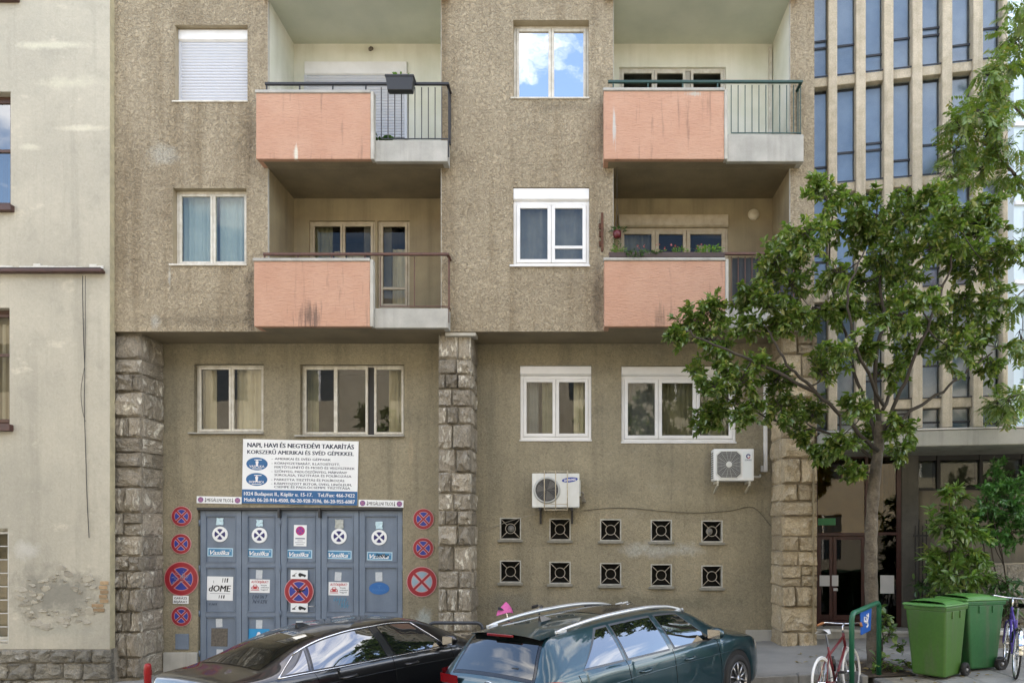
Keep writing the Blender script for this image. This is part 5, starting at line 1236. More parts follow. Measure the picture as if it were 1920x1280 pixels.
MB().lathe([(.03, -.07), (.065, -.05), (.075, 0), (.07, .06), (.05, .06)], (0, 0, 0), 'Z', 16).build('pot', M('dark_red_pot', (.10, .01, .015), .4), hp, smooth=True)
hw = MB()
for a in (0, 2.1, 4.2): hw.tube([(.06 * math.cos(a), .06 * math.sin(a), .06), (0, 0, .55)], .003, 4)
hw.tube([(0, 0, .55), (0, .0, ZS2 - c_.z)], .003, 4); hw.build('wire', iron_black, hp)
m_ = MB(); leaf_tuft(m_, (.03, 0, .05), 50, (.12, .06), .08, .07); leaf_tuft(m_, (0, 0, -.22), 30, (.05, .04), .16, .06); m_.build('foliage', darkleaf, hp, fix=False)
m_ = None
cx = P(1475, 470, -.24)
fl = thing('geranium_box', 'small planter with red blossoms on the lower right railing behind the tree', 'planter', (cx.x, cx.y, cx.z))
MB().box(-.30, .25, -.05, .05, 0, .08).build('trough', M('brown_plastic', (.05, .03, .025), .5), fl, bevel=.006); m_ = MB(); leaf_tuft(m_, (0, 0, .08), 50, (.26, .05), .06, .05); m_.build('foliage', darkleaf, fl, fix=False)
m_ = MB()
for _ in range(30): leaf(m_, Vector((random.uniform(-.25, .22), random.uniform(-.05, .03), .1 + random.uniform(.02, .1))), Vector((random.uniform(-1, 1), -1, .5)), .035, .9)
tag(m_.build('flowers', M('red_petals', (.55, .07, .05), .6), fl, fix=False), kind='stuff')
# air conditioner lying on the upper right balcony floor
c_ = P(1420, 248, .55); bx_ = thing('storage_box', 'white storage box on the upper right balcony behind the green bars', 'box', (c_.x, .7, rl['ru'][1]))
MB().box(-.45, .45, -.15, .15, 0, .34).build('body', ac_white, bx_, bevel=.015); MB().box(-.46, .46, -.16, .16, .345, .40).build('lid', white_pvc, bx_, bevel=.012)
# ------------------------------------------------------------------ trees and shrubs
bark = M('grey_brown_bark', (.16, .135, .10), .95, (.085, .07, .05), 7, fine=.25, fscale=40, bump=1, bscale=22, bdist=.03)
twig_m = M('twig_bark', (.055, .045, .035), .9, (.035, .03, .022), 6)
def nearest(branches, p):
    best = None
    for br in branches:
        for q, r in br:
            d = (q - p).length
            if best is None or d < best[0]: best = (d, q, r)
    return best
def jitter(s): return Vector((random.gauss(0, s), random.gauss(0, s), random.gauss(0, s)))
def tree_from_blobs(name, label, base, limbs, blobs, leafm, leaf_len, dens, barkm, group=None, pinnate=False, twigs=9, droop=.15, trunk_pts=None, tr=(.14, .09), wd=.46, cat='tree'):
    """base: world root; limbs: list of (points, r0, r1); blobs: (centre, radius)"""
    t = thing(name, label, cat, base, group=group, world=True)
    wood = MB(); twig = MB(); lv = MB(); br = []
    if trunk_pts:
        q = spline(trunk_pts, 6); n = len(q); rad = [tr[0] + (tr[1] - tr[0]) * i / (n - 1) for i in range(n)]; rad[0] *= 1.35; rad[1] *= 1.12
        rad = [r_ * random.uniform(.93, 1.07) for r_ in rad]
        wood.tube(q, rad, 14); br.append(list(zip(q, rad)))
    for pts, r0, r1 in limbs:
        q = spline(pts, 6); n = len(q); q = [v + jitter(.012) for v in q]; rad = [r0 + (r1 - r0) * i / (n - 1) for i in range(n)]
        (wood if trunk_pts is None else twig).tube(q, rad, 8); br.append(list(zip(q, rad)))
    for c_, r in blobs:
        d, q, rq = nearest(br, c_)
        if d > .05:
            mid = q.lerp(c_, .5) + jitter(.1 * d) + Vector((0, 0, -.05 * d)); s = spline([q, mid, c_], 5); r0 = min(rq * .7, .012 + .018 * d); rad = [r0 + (.006 - r0) * i / (len(s) - 1) for i in range(len(s))]
            twig.tube(s, rad, 6); br.append(list(zip(s, rad)))
        for k in range(twigs):
            e = c_ + Vector((random.gauss(0, 1), random.gauss(0, 1), random.gauss(0, .85))).normalized() * r * random.uniform(.55, 1.28)
            st = c_.lerp(q, random.uniform(0, .35)) if d > .05 else c_
            mid = st.lerp(e, .5) + jitter(.12 * r); s = spline([st, mid, e], 4); twig.tube(s, [.007 - .005 * i / (len(s) - 1) for i in range(len(s))], 4, caps=False)
            L = (e - st).length; nl = max(3, int(dens * L))
            for i in range(nl):
                u = random.uniform(.25, 1.0) if i else 1.0; j = min(len(s) - 2, int(u * (len(s) - 1))); p = s[j].lerp(s[j + 1], u * (len(s) - 1) - j); ax = (s[j + 1] - s[j]).normalized()
                out = (ax * random.uniform(.2, .9) + Vector((random.gauss(0, .7), random.gauss(0, .7), random.gauss(0, .5) - droop)))
                if pinnate:
                    pin_leaf(lv, p, out.normalized(), leaf_len * random.uniform(.7, 1.2))
                else: leaf(lv, p, out, leaf_len * random.uniform(.6, 1.25), wd, random.uniform(.1, .45))
    if wood.f: wood.build('trunk', barkm, t, smooth=True, fix=False)
    tag(twig.build('branches', twig_m, t, smooth=True, fix=False), kind='stuff')
    tag(lv.build('crown', leafm, t, fix=False), kind='stuff'); return t
def pin_leaf(mb, p, d, L, n=6):
    d = (d + Vector((0, 0, -.35))).normalized(); s = d.cross(Vector((0, 0, 1)))
    if s.length < 1e-3: s = Vector((1, 0, 0))
    s.normalize(); up = s.cross(d)
    for i in range(n):
        q = p + d * L * (.2 + .8 * i / n) + Vector((0, 0, -.12 * L * (i / n) ** 2))
        for sg in (-1, 1):
            e = (s * sg * .9 + d * .55 + Vector((0, 0, -.45)) + jitter(.12)).normalized(); w_ = L * .065; l_ = L * .34; b = len(mb.v); t_ = e.cross(up).normalized()
            mb.v += [tuple(q), tuple(q + e * l_ * .4 + t_ * w_), tuple(q + e * l_), tuple(q + e * l_ * .4 - t_ * w_)]; mb.f.append((b, b + 1, b + 2, b + 3)); mb.m.append(0)
leaf_t = leaf_mat('street_tree_leaf', (.07, .13, .025), (.14, .205, .045), (.32, .32, .10), .25)
YT = -2.45
def T(px, py, dy=0): return P(px, py, YT + dy)
trunk_pts = [Vector((X(1640, YT), YT, gz(4.3) - .05)), T(1637, 1180), T(1633, 1080), T(1634, 980), T(1640, 900), T(1647, 840), T(1650, 790)]
limbs = [([T(1648, 850), T(1600, 800, -.2), T(1530, 735, -.4), T(1475, 680, -.5), T(1440, 620, -.5)], .036, .014),
         ([T(1650, 800), T(1640, 700, .1), T(1655, 600, .2), T(1650, 500, .2), T(1660, 420, .2)], .04, .012),
         ([T(1650, 810), T(1720, 765, .1), T(1790, 715, .2), T(1860, 660, .3)], .032, .011),
         ([T(1652, 820), T(1690, 730, -.3), T(1735, 620, -.5), T(1775, 520, -.5), T(1800, 430, -.4)], .032, .011),
         ([T(1645, 830), T(1610, 720, .3), T(1580, 610, .5), T(1555, 500, .5), T(1560, 400, .4)], .032, .011),
         ([T(1640, 860), T(1570, 815, .2), T(1490, 800, .3), T(1410, 770, .3), T(1350, 740, .3)], .025, .01),
         ([T(1530, 735, -.4), T(1440, 690, -.6), T(1350, 650, -.7), T(1285, 620, -.7)], .03, .01),
         ([T(1655, 760), T(1610, 660, -.7), T(1590, 560, -1.0), T(1620, 470, -1.0)], .028, .01),
         ([T(1655, 770), T(1700, 660, .8), T(1710, 540, 1.1), T(1690, 450, 1.1)], .028, .01)]
bl = [(1560, 375, 42), (1640, 400, 55), (1715, 395, 55), (1590, 430, 55), (1505, 440, 50), (1440, 495, 45), (1785, 420, 55), (1850, 410, 48), (1882, 480, 45), (1830, 500, 50), (1740, 470, 55), (1660, 480, 55), (1560, 505, 52), (1490, 540, 48),
      (1405, 545, 42), (1335, 580, 38), (1300, 612, 36), (1268, 632, 18), (1345, 640, 40), (1410, 610, 36), (1470, 600, 36), (1540, 590, 42), (1640, 570, 50), (1725, 560, 48), (1800, 580, 48), (1865, 565, 42), (1850, 640, 40), (1790, 655, 42), (1715, 645, 36),
      (1620, 650, 32), (1545, 690, 34), (1450, 715, 34), (1385, 720, 42), (1335, 725, 32), (1318, 785, 26), (1400, 775, 36), (1465, 765, 32), (1500, 815, 38), (1570, 835, 38), (1640, 825, 42), (1690, 800, 32), (1860, 690, 26), (1600, 885, 26), (1535, 345, 22), (1760, 370, 30), (1690, 850, 24), (1310, 700, 26),
      (1480, 470, 34), (1610, 530, 40), (1700, 510, 40), (1780, 480, 40), (1420, 680, 24), (1545, 850, 22), (1590, 570, 40), (1680, 600, 40), (1760, 610, 36), (1580, 650, 34), (1670, 700, 30), (1500, 590, 34), (1440, 560, 34), (1820, 450, 40), (1690, 420, 40), (1620, 450, 40), (1365, 690, 30), (1350, 770, 26), (1520, 770, 28), (1610, 760, 28)]
blobs = []
for i, (a, b, r) in enumerate(bl):
    dy = random.uniform(-1.3, 1.3) * (1 - abs(a - 1620) / 420)
    if b > 780: dy *= .5
    blobs.append((T(a, b, dy), r * (YT + dy + D) / F))
street_tree = tree_from_blobs('street_tree', 'young street tree with glossy green leaves growing from the pavement pit', (X(1640, YT), YT, gz(4.3)), limbs, blobs, leaf_t, .108, 118, bark, trunk_pts=trunk_pts, tr=(.105, .07), twigs=16)

# second tree reaching in from the right
leaf_p = leaf_mat('pinnate_leaf', (.10, .17, .025), (.16, .24, .04), (.28, .26, .06), .4)
Y2 = -1.2
def T2(px, py, dy=0): return P(px, py, Y2 + dy)
lim2 = [([T2(2060, 900), T2(2010, 640), T2(1985, 430), T2(1960, 200)], .11, .04), ([T2(1985, 430), T2(1920, 350, -.2), T2(1860, 280, -.3), T2(1800, 260, -.3)], .035, .01), ([T2(1980, 300), T2(1920, 220, .2), T2(1860, 160, .2)], .03, .01), ([T2(2010, 660), T2(1950, 720), T2(1890, 745)], .025, .008), ([T2(1990, 480), T2(1940, 520), T2(1905, 560)], .025, .008)]
bl2 = [(1862, 130, 24), (1850, 160, 34), (1880, 195, 36), (1835, 205, 32), (1800, 235, 26), (1850, 255, 32), (1885, 270, 28), (1790, 285, 24), (1835, 320, 26), (1775, 335, 22), (1905, 330, 30), (1912, 60, 26), (1915, 10, 30), (1905, 110, 18), (1912, 450, 24), (1910, 560, 22), (1890, 748, 22), (1868, 758, 14), (1915, 640, 20), (1918, 740, 18)]
tree_from_blobs('roadside_tree', 'tree with feathery leaflets whose branches reach over the concrete fins', (X(2060, Y2), Y2, gz(7)), lim2 + [([Vector((X(2060, Y2), Y2, gz(7))), T2(2060, 900)], .13, .11)], [(T2(a, b, random.uniform(-.4, .4)), r * (Y2 + D) / F) for a, b, r in bl2], leaf_p, .27, 20, bark, pinnate=True, twigs=11)

# shrubs beside the entrance and behind the bins
def shrub(name, label, px, pyb, Y, blobs_, leafm, L, dens, wd, twigs, stems=5, pin=False, g=None):
    base = P(px, pyb, Y); base.z = gz(base.x); B = [(P(a, b, Y + random.uniform(-.3, .3)), r * (Y + D) / F) for a, b, r in blobs_]
    lm = []
    for k in range(stems):
        c_ = random.choice(B)[0]; s0 = base + Vector((random.uniform(-.15, .15), random.uniform(-.15, .15), 0)); lm.append(([s0, s0.lerp(c_, .5) + jitter(.08), c_], .016, .006))
    return tree_from_blobs(name, label, base, lm, B, leafm, L, dens, twig_m, twigs=twigs, wd=wd, pinnate=pin, cat='shrub', group=g)
leaf_s = leaf_mat('shrub_leaf', (.08, .16, .03), (.15, .25, .05), (.28, .32, .08), .35)
leaf_f = leaf_mat('fine_shrub_leaf', (.06, .17, .04), (.09, .24, .055), (.16, .28, .07), .4)
shrub('leafy_shrub', 'tall leafy shrub with narrow leaves behind the front bin', 1795, 1180, -.9, [(1790, 960, 34), (1765, 990, 34), (1815, 995, 36), (1785, 1030, 38), (1830, 1040, 30), (1755, 1040, 26), (1790, 1075, 34), (1830, 1085, 28), (1760, 1085, 26), (1780, 925, 16)], leaf_s, .15, 90, .36, 12)
shrub('feathery_shrub', 'large feathery bright green shrub overhanging the garden wall', 1900, 1150, -.5, [(1870, 880, 26), (1885, 915, 34), (1850, 935, 30), (1910, 950, 38), (1870, 970, 36), (1835, 965, 24), (1900, 1000, 34), (1930, 900, 36), (1860, 1005, 22), (1940, 1000, 40)], leaf_f, .10, 130, .34, 16)
shrub('low_dark_shrub', 'low dark green shrub between the pillar and the bins', 1740, 1150, -.4, [(1725, 1095, 18), (1745, 1110, 20), (1775, 1110, 20), (1810, 1110, 18)], darkleaf, .12, 34, .4, 10)
shrub('fern_shrub', 'dark fern like shrub in front of the stone garden wall', 1885, 1160, -.95, [(1870, 1100, 24), (1895, 1090, 22), (1905, 1120, 22), (1860, 1125, 18), (1890, 1140, 18)], darkleaf, .18, 26, .26, 10)
# creeper round the trunk
shrub('creeper', 'straggling creeper around the foot of the street tree trunk', 1655, 1255, -2.6, [(1650, 1140, 8), (1660, 1170, 10), (1652, 1200, 10), (1668, 1190, 10), (1690, 1215, 10), (1700, 1238, 10), (1655, 1238, 12), (1675, 1250, 12), (1640, 1255, 12), (1662, 1155, 8)], leaf_s, .10, 30, .6, 6)

# fallen leaves round the pit
lit = MB(); rl_ = random.Random(4)
for _ in range(160):
    x = rl_.gauss(4.4, .9); y = rl_.gauss(-2.5, .7)
    if x < 3.2 or y < -4.2 or y > .2: continue
    zz_ = (gz(x) + .02) if (y > -2.35 or x > 4.3) else rz(x, y) + .02
    if 4.0 < x < 4.75 and -3 < y < -1.75: zz_ = gz(x) + .06
    a = rl_.uniform(0, 2 * PI); leaf(lit, Vector((x, y, zz_)), Vector((math.cos(a), math.sin(a), .1)), rl_.uniform(.05, .1))
tag(lit.build('leaf_litter', leaf_mat('dry_leaf', (.20, .13, .04), (.26, .19, .06), (.12, .08, .03), .6), fix=False), 'scattered dry fallen leaves round the tree pit', 'leaf litter', kind='stuff')
# ------------------------------------------------------------------ cars
def pch(pts):
    xs = np.array([p[0] for p in pts], float); ys = np.array([p[1] for p in pts], float); h = np.diff(xs); dl = np.diff(ys) / h; m = np.zeros(len(xs))
    m[0], m[-1] = dl[0], dl[-1]
    for i in range(1, len(xs) - 1):
        if dl[i - 1] * dl[i] > 0: w1_, w2_ = 2 * h[i] + h[i - 1], h[i] + 2 * h[i - 1]; m[i] = (w1_ + w2_) / (w1_ / dl[i - 1] + w2_ / dl[i])
    def f(x):
        x = min(max(x, xs[0]), xs[-1]); i = min(int(np.searchsorted(xs, x, side='right')) - 1, len(h) - 1); t = (x - xs[i]) / h[i]
        return float((2 * t**3 - 3 * t**2 + 1) * ys[i] + (t**3 - 2 * t**2 + t) * h[i] * m[i] + (-2 * t**3 + 3 * t**2) * ys[i + 1] + (t**3 - t**2) * h[i] * m[i + 1])
    return f
tyre_m = M('tyre_rubber', (.02, .02, .02), .8, bump=.2, bscale=60); alloy = M('alloy_wheel', (.45, .45, .46), .3, metal=.9); gloss_black = M('gloss_black', (.012, .012, .013), .15); trim_black = M('black_trim', (.02, .02, .022), .5)
chrome = M('chrome', (.75, .75, .76), .12, metal=1.0); car_dark = M('car_interior', (.015, .015, .016), .8)
tail_red = M('tail_lamp_red', (.20, .006, .010), .12, coat=1); silver_rail = M('silver_roof_rail', (.62, .63, .63), .28, metal=.6)
def car_glass_mat(name, tint, refl):
    m, nt, b = new_mat(name); g = NT(nt); b.inputs['Base Color'].default_value = c4(tint); b.inputs['Roughness'].default_value = .02; b.inputs['IOR'].default_value = 1.5
    b.inputs['Coat Weight'].default_value = 1; b.inputs['Coat Roughness'].default_value = .01; b.inputs['Coat IOR'].default_value = refl; return m
car_glass = car_glass_mat('tinted_car_glass', (.006, .008, .008), 2.4)
car_glass_dark = car_glass_mat('rear_car_glass', (.006, .008, .008), 1.45)
def paint(name, c_, flake):
    m, nt, b = new_mat(name); g = NT(nt); co = g.coords()
    cur = g.mix(g.ramp(g.noise(co, 900, 2), .4, .7), c_, flake); nt.links.new(cur, b.inputs['Base Color']); b.inputs['Metallic'].default_value = .45; b.inputs['Roughness'].default_value = .35
    b.inputs['Coat Weight'].default_value = 1; b.inputs['Coat Roughness'].default_value = .02; b.inputs['Coat IOR'].default_value = 1.6
    d = g.noise(co, 2.5, 4); nt.links.new(g.bump(d, .015, .02), b.inputs['Coat Normal']); return m

class Car:
    def __init__(s, sp):
        s.sp = sp; s.L = sp['L']; s.top = pch(sp['top']); s.belt = pch(sp['belt']); s.w = pch(sp['w']); s.wt = pch(sp['wt']); s.cr = pch(sp['crown'])
        s.wheels = (sp['rw'], sp['rw'] + sp['wb']); s.wr = .325
    def zedge(s, x): return max(s.top(x) - s.cr(x), s.zbelt(x) + .012)
    def zbelt(s, x): return min(s.belt(x), s.top(x) - s.cr(x) - .012)
    def zbot(s, x):
        z = .20 + .10 * max(0, 1 - x / .35) + .06 * max(0, 1 - (s.L - x) / .4)
        for wx in s.wheels:
            d = abs(x - wx)
            if d < .385: z = max(z, s.wr + math.sqrt(.385**2 - d * d))
        return z
    def section(s, x):
        zb, zl = s.zbot(x), s.zbelt(x); w, wt, ze, zt = s.w(x), s.wt(x), s.zedge(x), s.top(x); pts = []
        zb = min(zb, zl - .05)
        for f, k in ((0, .95), (.06, .975), (.2, .993), (.4, 1), (.6, .998), (.75, .992), (.88, .985), (.95, .972), (1, .955)): pts.append((w * k, zb + (zl - zb) * f))
        a, b = w * .955, min(wt, w * .95)
        for f in (.12, .3, .5, .7, .88): pts.append((a + (b - a) * f + .022 * 4 * f * (1 - f), zl + (ze - zl) * f))
        for f in (1, .97, .9, .78, .6, .4, .2, 0): pts.append((b * f, ze + (zt - ze) * (1 - f ** 2.6)))
        return pts
    def yside(s, x, z):
        p = s.section(x)
        for i in range(len(p) - 1):
            if p[i][1] <= z <= p[i + 1][1] and p[i + 1][1] > p[i][1]: return p[i][0] + (p[i + 1][0] - p[i][0]) * (z - p[i][1]) / (p[i + 1][1] - p[i][1])
        return p[13][0]
    def ztop(s, x, y):
        b = min(s.wt(x), s.w(x) * .95); f = min(1, abs(y) / b); ze, zt = s.zedge(x), s.top(x); return ze + (zt - ze) * (1 - f ** 2.6)
    def body(s):
        xs = list(np.arange(0, s.L, .05)) + [s.L]
        for wx in s.wheels: xs += [wx - .385, wx + .385, wx - .37, wx + .37, wx - .34, wx + .34]
        xs += [.015, .03, .075, s.L - .02]; xs = sorted(set(round(float(x), 4) for x in xs)); mb = MB(); rows = []
        for x in xs:
            p = s.section(x); row = [(x, -y, z) for y, z in p] + [(x, y, z) for y, z in reversed(p[:-1])]; rows.append(row)
        n = len(rows[0])
        for r in rows: mb.v += r
        for i in range(len(rows) - 1):
            for j in range(n - 1): a = i * n + j; mb.f.append((a, a + n, a + n + 1, a + 1)); mb.m.append(0)
        mb.f.append(tuple(range(n))); mb.m.append(0); mb.f.append(tuple(range((len(rows) - 1) * n, len(rows) * n))[::-1]); mb.m.append(0); return mb
    def side_patch(s, sd, xb0, xb1, xt0, xt1, lo, hi, off=.004, nu=14, nv=6):
        def fn(u, v):
            x = (xb0 + (xb1 - xb0) * u) * (1 - v) + (xt0 + (xt1 - xt0) * u) * v; z0 = s.zbelt(x) + lo; z1 = s.zedge(x) - hi; z = z0 + (z1 - z0) * v; return (x, sd * (s.yside(x, z) + off), z)
        return fn, nu, nv
    def side_line(s, sd, pts, off=.003, n=8):          # pts (x,z)
        out = []
        for i in range(len(pts) - 1):
            for k in range(n):
                t = k / n; x = pts[i][0] + (pts[i + 1][0] - pts[i][0]) * t; z = pts[i][1] + (pts[i + 1][1] - pts[i][1]) * t; out.append((x, sd * (s.yside(x, z) + off), z))
        x, z = pts[-1]; out.append((x, sd * (s.yside(x, z) + off), z)); return out
    def top_patch(s, x0, x1, k0, k1, off=.005, nu=16, nv=12, bow=0):
        def fn(u, v):
            y_ = (u - .5) * 2; x = x0 + (x1 - x0) * v - bow * y_ * y_; k = k0 + (k1 - k0) * v; y = y_ * min(s.wt(x), s.w(x) * .95) * k
            e = .01; sl = (s.top(x + e) - s.top(x - e)) / (2 * e); nx, nz_ = -sl / math.hypot(sl, 1), 1 / math.hypot(sl, 1); return (x + nx * off, y, s.ztop(x, y) + nz_ * off)
        return fn, nu, nv

def build_car(sp, label, pose):
    c = Car(sp); t = thing(sp['name'], label, 'car')
    body = c.body().build('body', sp['paint'], t, smooth=True)
    for sd in (-1, 1):
        for nm, a in sp['windows']:
            MB().grid(*c.side_patch(sd, *a, .012, .022, .0025)).build('window_trim', sp['wtrim'], t, smooth=True, fix=False)
            a2 = (a[0] + .028 if a[0] < a[2] + .2 else a[0] + .02, a[1] - .02, a[2] + .018, a[3] - .018)
            MB().grid(*c.side_patch(sd, *a2, .034, .042, .006)).build(nm, car_glass, t, smooth=True, fix=False)
        if sp.get('belt_chrome'):
            a = sp['belt_chrome']; z = lambda x: c.zbelt(x) + .012
            MB().tube([(x, sd * (c.yside(x, z(x)) + .006), z(x)) for x in np.linspace(a[0], a[1], 30)], .009, 6).build('chrome_strip', chrome, t, smooth=True)
            zz_ = lambda x: c.zedge(x) - .024
            MB().tube([(x, sd * (c.yside(x, zz_(x)) + .006), zz_(x)) for x in np.linspace(a[0] + .33, a[1] - .42, 30)], .009, 6).build('chrome_strip', chrome, t, smooth=True)
            for (xa, xb) in sp['chrome_ends']:
                MB().tube([(x, sd * (c.yside(x, zv) + .006), zv) for x, zv in [(xa + (xb - xa) * f, z(xa) + (zz_(xb) - z(xa)) * f) for f in np.linspace(0, 1, 9)]], .009, 6).build('chrome_strip', chrome, t, smooth=True)
        for k, ln in enumerate(sp['seams']): MB().tube(c.side_line(sd, ln, .0005), .004, 5).build('door_seam', gloss_black, t)
        MB().tube(c.side_line(sd, sp['crease'], .002), .005, 5).build('side_crease', sp['paint'], t, smooth=True)
        for (hx, hz) in sp['handles']:
            y = c.yside(hx, hz); MB().tube(spline([(hx - .10, sd * (y - .005), hz), (hx - .07, sd * (y + .035), hz), (hx + .07, sd * (y + .035), hz), (hx + .10, sd * (y - .005), hz)], 5), .015, 8).build('door_handle', sp['paint'], t, smooth=True)
        mx_, mz = sp['mirror']; my = c.yside(mx_, mz)
        mm = MB(); mm.lathe([(.0, -.07), (.05, -.065), (.085, -.03), (.09, .02), (.07, .07), (.03, .1), (0, .105)], (0, 0, 0), 'X', 16); mm.v = [(mx_ + v[0] * .9, sd * (my + .13) + v[1] * 1.25, mz + .07 + v[2] * .85) for v in mm.v]
        mir = mm.build('mirror', sp['mirror_m'], t, smooth=True); MB().tube([(mx_ + .02, sd * (my - .01), mz + .0), (mx_ + .01, sd * (my + .08), mz + .03)], .03, 8).build('mirror_arm', trim_black, mir, smooth=True)
        MB().box(mx_ - .063, mx_ - .058, sd * (my + .13) - .09, sd * (my + .13) + .09, mz + .015, mz + .125).build('mirror_glass', chrome, mir)
        for fn in sp['tail']:
            g_ = fn(c, sd); g_.build('tail_lamp', tail_red, t, smooth=True)
    for (nm, a, m_) in sp['tops']: MB().grid(*c.top_patch(*a)).build(nm, m_, t, smooth=True, fix=False)
    for wx in c.wheels:
        for sd in (-1, 1):
            y = sd * (c.w(wx) - .02)
            wl_ = MB().lathe([(.0, -.10 * sd), (.22, -.10 * sd), (.30, -.10 * sd), (.322, -.08 * sd), (.325, 0 * sd), (.322, .07 * sd), (.30, .095 * sd), (.235, .1 * sd), (.225, .06 * sd)], (wx, y - sd * .09, .325), 'Y', 36)
            tw = wl_.build('wheel', tyre_m, t, smooth=True); sp_ = MB(); yf = y - sd * .004
            sp_.lathe([(.228, -.03 * sd), (.232, .008 * sd), (.215, .01 * sd), (.205, -.03 * sd)], (wx, yf, .325), 'Y', 36)
            for k in range(10):
                a = 2 * PI * (k // 2) / 5 + (.16 if k % 2 else -.16); a2 = 2 * PI * (k // 2) / 5 + (.34 if k % 2 else -.34)
                sp_.tube([(wx + .04 * math.cos(a), yf, .325 + .04 * math.sin(a)), (wx + .215 * math.cos(a2), yf, .325 + .215 * math.sin(a2))], .014, 6, .011)
            sp_.lathe([(.05, -.01 * sd), (.05, .012 * sd), (.0, .014 * sd)], (wx, yf, .325), 'Y', 20); sp_.build('rim', alloy, tw, smooth=True)
            MB().lathe([(.385, 0), (.385, .3), (0, .3)], (wx, y - sd * .02 if sd < 0 else y - .28, .33), 'Y', 24).build('wheel_well', car_dark, t)
    MB().box(.2, c.L - .3, -.7, .7, .17, .3).build('underbody', car_dark, t)
    sp['extras'](c, t)
    px_, py_, yaw, tilt = pose
    fwd = Vector((math.cos(yaw), math.sin(yaw), 0)); fwd.z = SLOPE * fwd.x + .02 * fwd.y; fwd.normalize(); lat = Vector((-math.sin(yaw), math.cos(yaw), 0)); lat.z = SLOPE * lat.x + .02 * lat.y; up = fwd.cross(lat).normalized(); lat = up.cross(fwd)
    mt = Matrix((fwd, lat, up)).transposed().to_4x4(); t.rotation_euler = mt.to_euler(); t.location = (px_, py_, rz(px_, py_)); return t

def fin_antenna(c, t, x, m_):
    z = c.top(x); f = MB(); f.hexa([(x - .10, -.03, z - .01), (x + .13, -.012, z - .01), (x + .13, .012, z - .01), (x - .10, .03, z - .01)], [(x - .10, -.006, z + .065), (x - .02, -.004, z + .055), (x - .02, .004, z + .055), (x - .10, .006, z + .065)]); f.build('roof_antenna', m_, t, bevel=.006)
# --- blue-green estate
teal = paint('petrol_metallic_paint', (.006, .035, .045), (.012, .055, .07))
def estate_extras(c, t):
    fin_antenna(c, t, .95, gloss_black)
    for sd in (-1, 1):
        q = [(x, sd * (c.wt(x) * .93), c.ztop(x, c.wt(x) * .93) + .018 + .038 * math.sin(PI * min(1, max(0, (x - .55) / 2.35))) ** .6) for x in np.linspace(.55, 2.9, 24)]
        MB().tube(q, [.016 + .010 * math.sin(PI * i / 23) for i in range(24)], 8).build('roof_rail', silver_rail, t, smooth=True)
        for xx in (.62, 2.82):
            MB().box(xx - .08, xx + .08, sd * c.wt(xx) * .93 - .016, sd * c.wt(xx) * .93 + .016, c.ztop(xx, c.wt(xx) * .93) - .005, c.ztop(xx, c.wt(xx) * .93) + .03).build('rail_foot', silver_rail, t, bevel=.008)
    # spoiler with brake light
    sp_ = MB(); z = c.top(.42)
    sp_.grid(lambda u, v: (.24 + .28 * v + .05 * (2 * u - 1) ** 2, (u - .5) * 2 * .545, z - .012 + .030 * v - .045 * abs(2 * u - 1) ** 3 + .018), 18, 5); sp_.grid(lambda u, v: (.24 + .2 * v + .05 * (2 * u - 1) ** 2, (u - .5) * 2 * .545, z - .012 - .045 * abs(2 * u - 1) ** 3 + .018 - .05 * v), 18, 3)
    sp_.build('spoiler', teal, t, smooth=True, fix=False)
    MB().box(.235, .262, -.20, .20, z - .026, z + .002).build('brake_light', tail_red, t, bevel=.004)
    MB().tube(spline([(.165, 0, 1.045), (.158, -.15, 1.06), (.15, -.36, 1.07)], 6), .012, 6).build('rear_wiper', trim_black, t, smooth=True)
    em = MB(); n = 24; xe, ze = .028, .885
    em.tube([(xe + .02, .065 * math.cos(a), ze + .036 * math.sin(a)) for a in [2 * PI * i / n for i in range(n)]], .007, 6, closed=True)
    em.tube([(xe + .02, .028, ze - .026), (xe + .02, .02, ze + .026)], .006, 6); em.tube([(xe + .02, -.02, ze - .026), (xe + .02, -.028, ze + .026)], .006, 6); em.tube([(xe + .02, .024, ze - .004), (xe + .02, -.024, ze + .004)], .006, 6)
    em.build('emblem', chrome, t, smooth=True)
    MB().box(.0, .012, -.26, .26, .62, .74).build('number_plate', sign_white, t, bevel=.004)
    MB().grid(*c.top_patch(1.55, 2.55, .72, .72, .004)).build('sunroof', gloss_black, t, smooth=True, fix=False)
    for sd in (-1, 1): MB().grid(lambda u, v: (c.L - .35 + .22 * u, sd * (c.yside(c.L - .35 + .22 * u, .66 + .10 * v) + .004), .66 + .10 * v), 8, 3).build('headlamp', M('headlamp_glass', (.5, .52, .54), .08, coat=1), t, smooth=True, fix=False)
    MB().tube([(c.L - .12, -.45, .45), (c.L - .03, 0, .45), (c.L - .12, .45, .45)], .06, 8).build('front_grille', gloss_black, t, smooth=True)
def estate_tail(c, sd):
    mb = MB()
    def fn(u, v):
        x = .50 - .47 * u; zc = .895 + .01 * u; hgt = .03 + .075 * min(1, u * 1.6); z = zc + (v - .5) * 2 * hgt * .8 - .02 * (1 - u); return (x, sd * (c.yside(x, min(z, c.zbelt(x) - .002)) + .012), z)
    mb.grid(fn, 12, 5)
    def fn2(u, v):
        z = .895 + (v - .5) * .10; y = c.w(.05) * .985 * (1 - .42 * u); return (.035 - .028 * u, sd * y, z)
    mb.grid(fn2, 8, 4); return mb
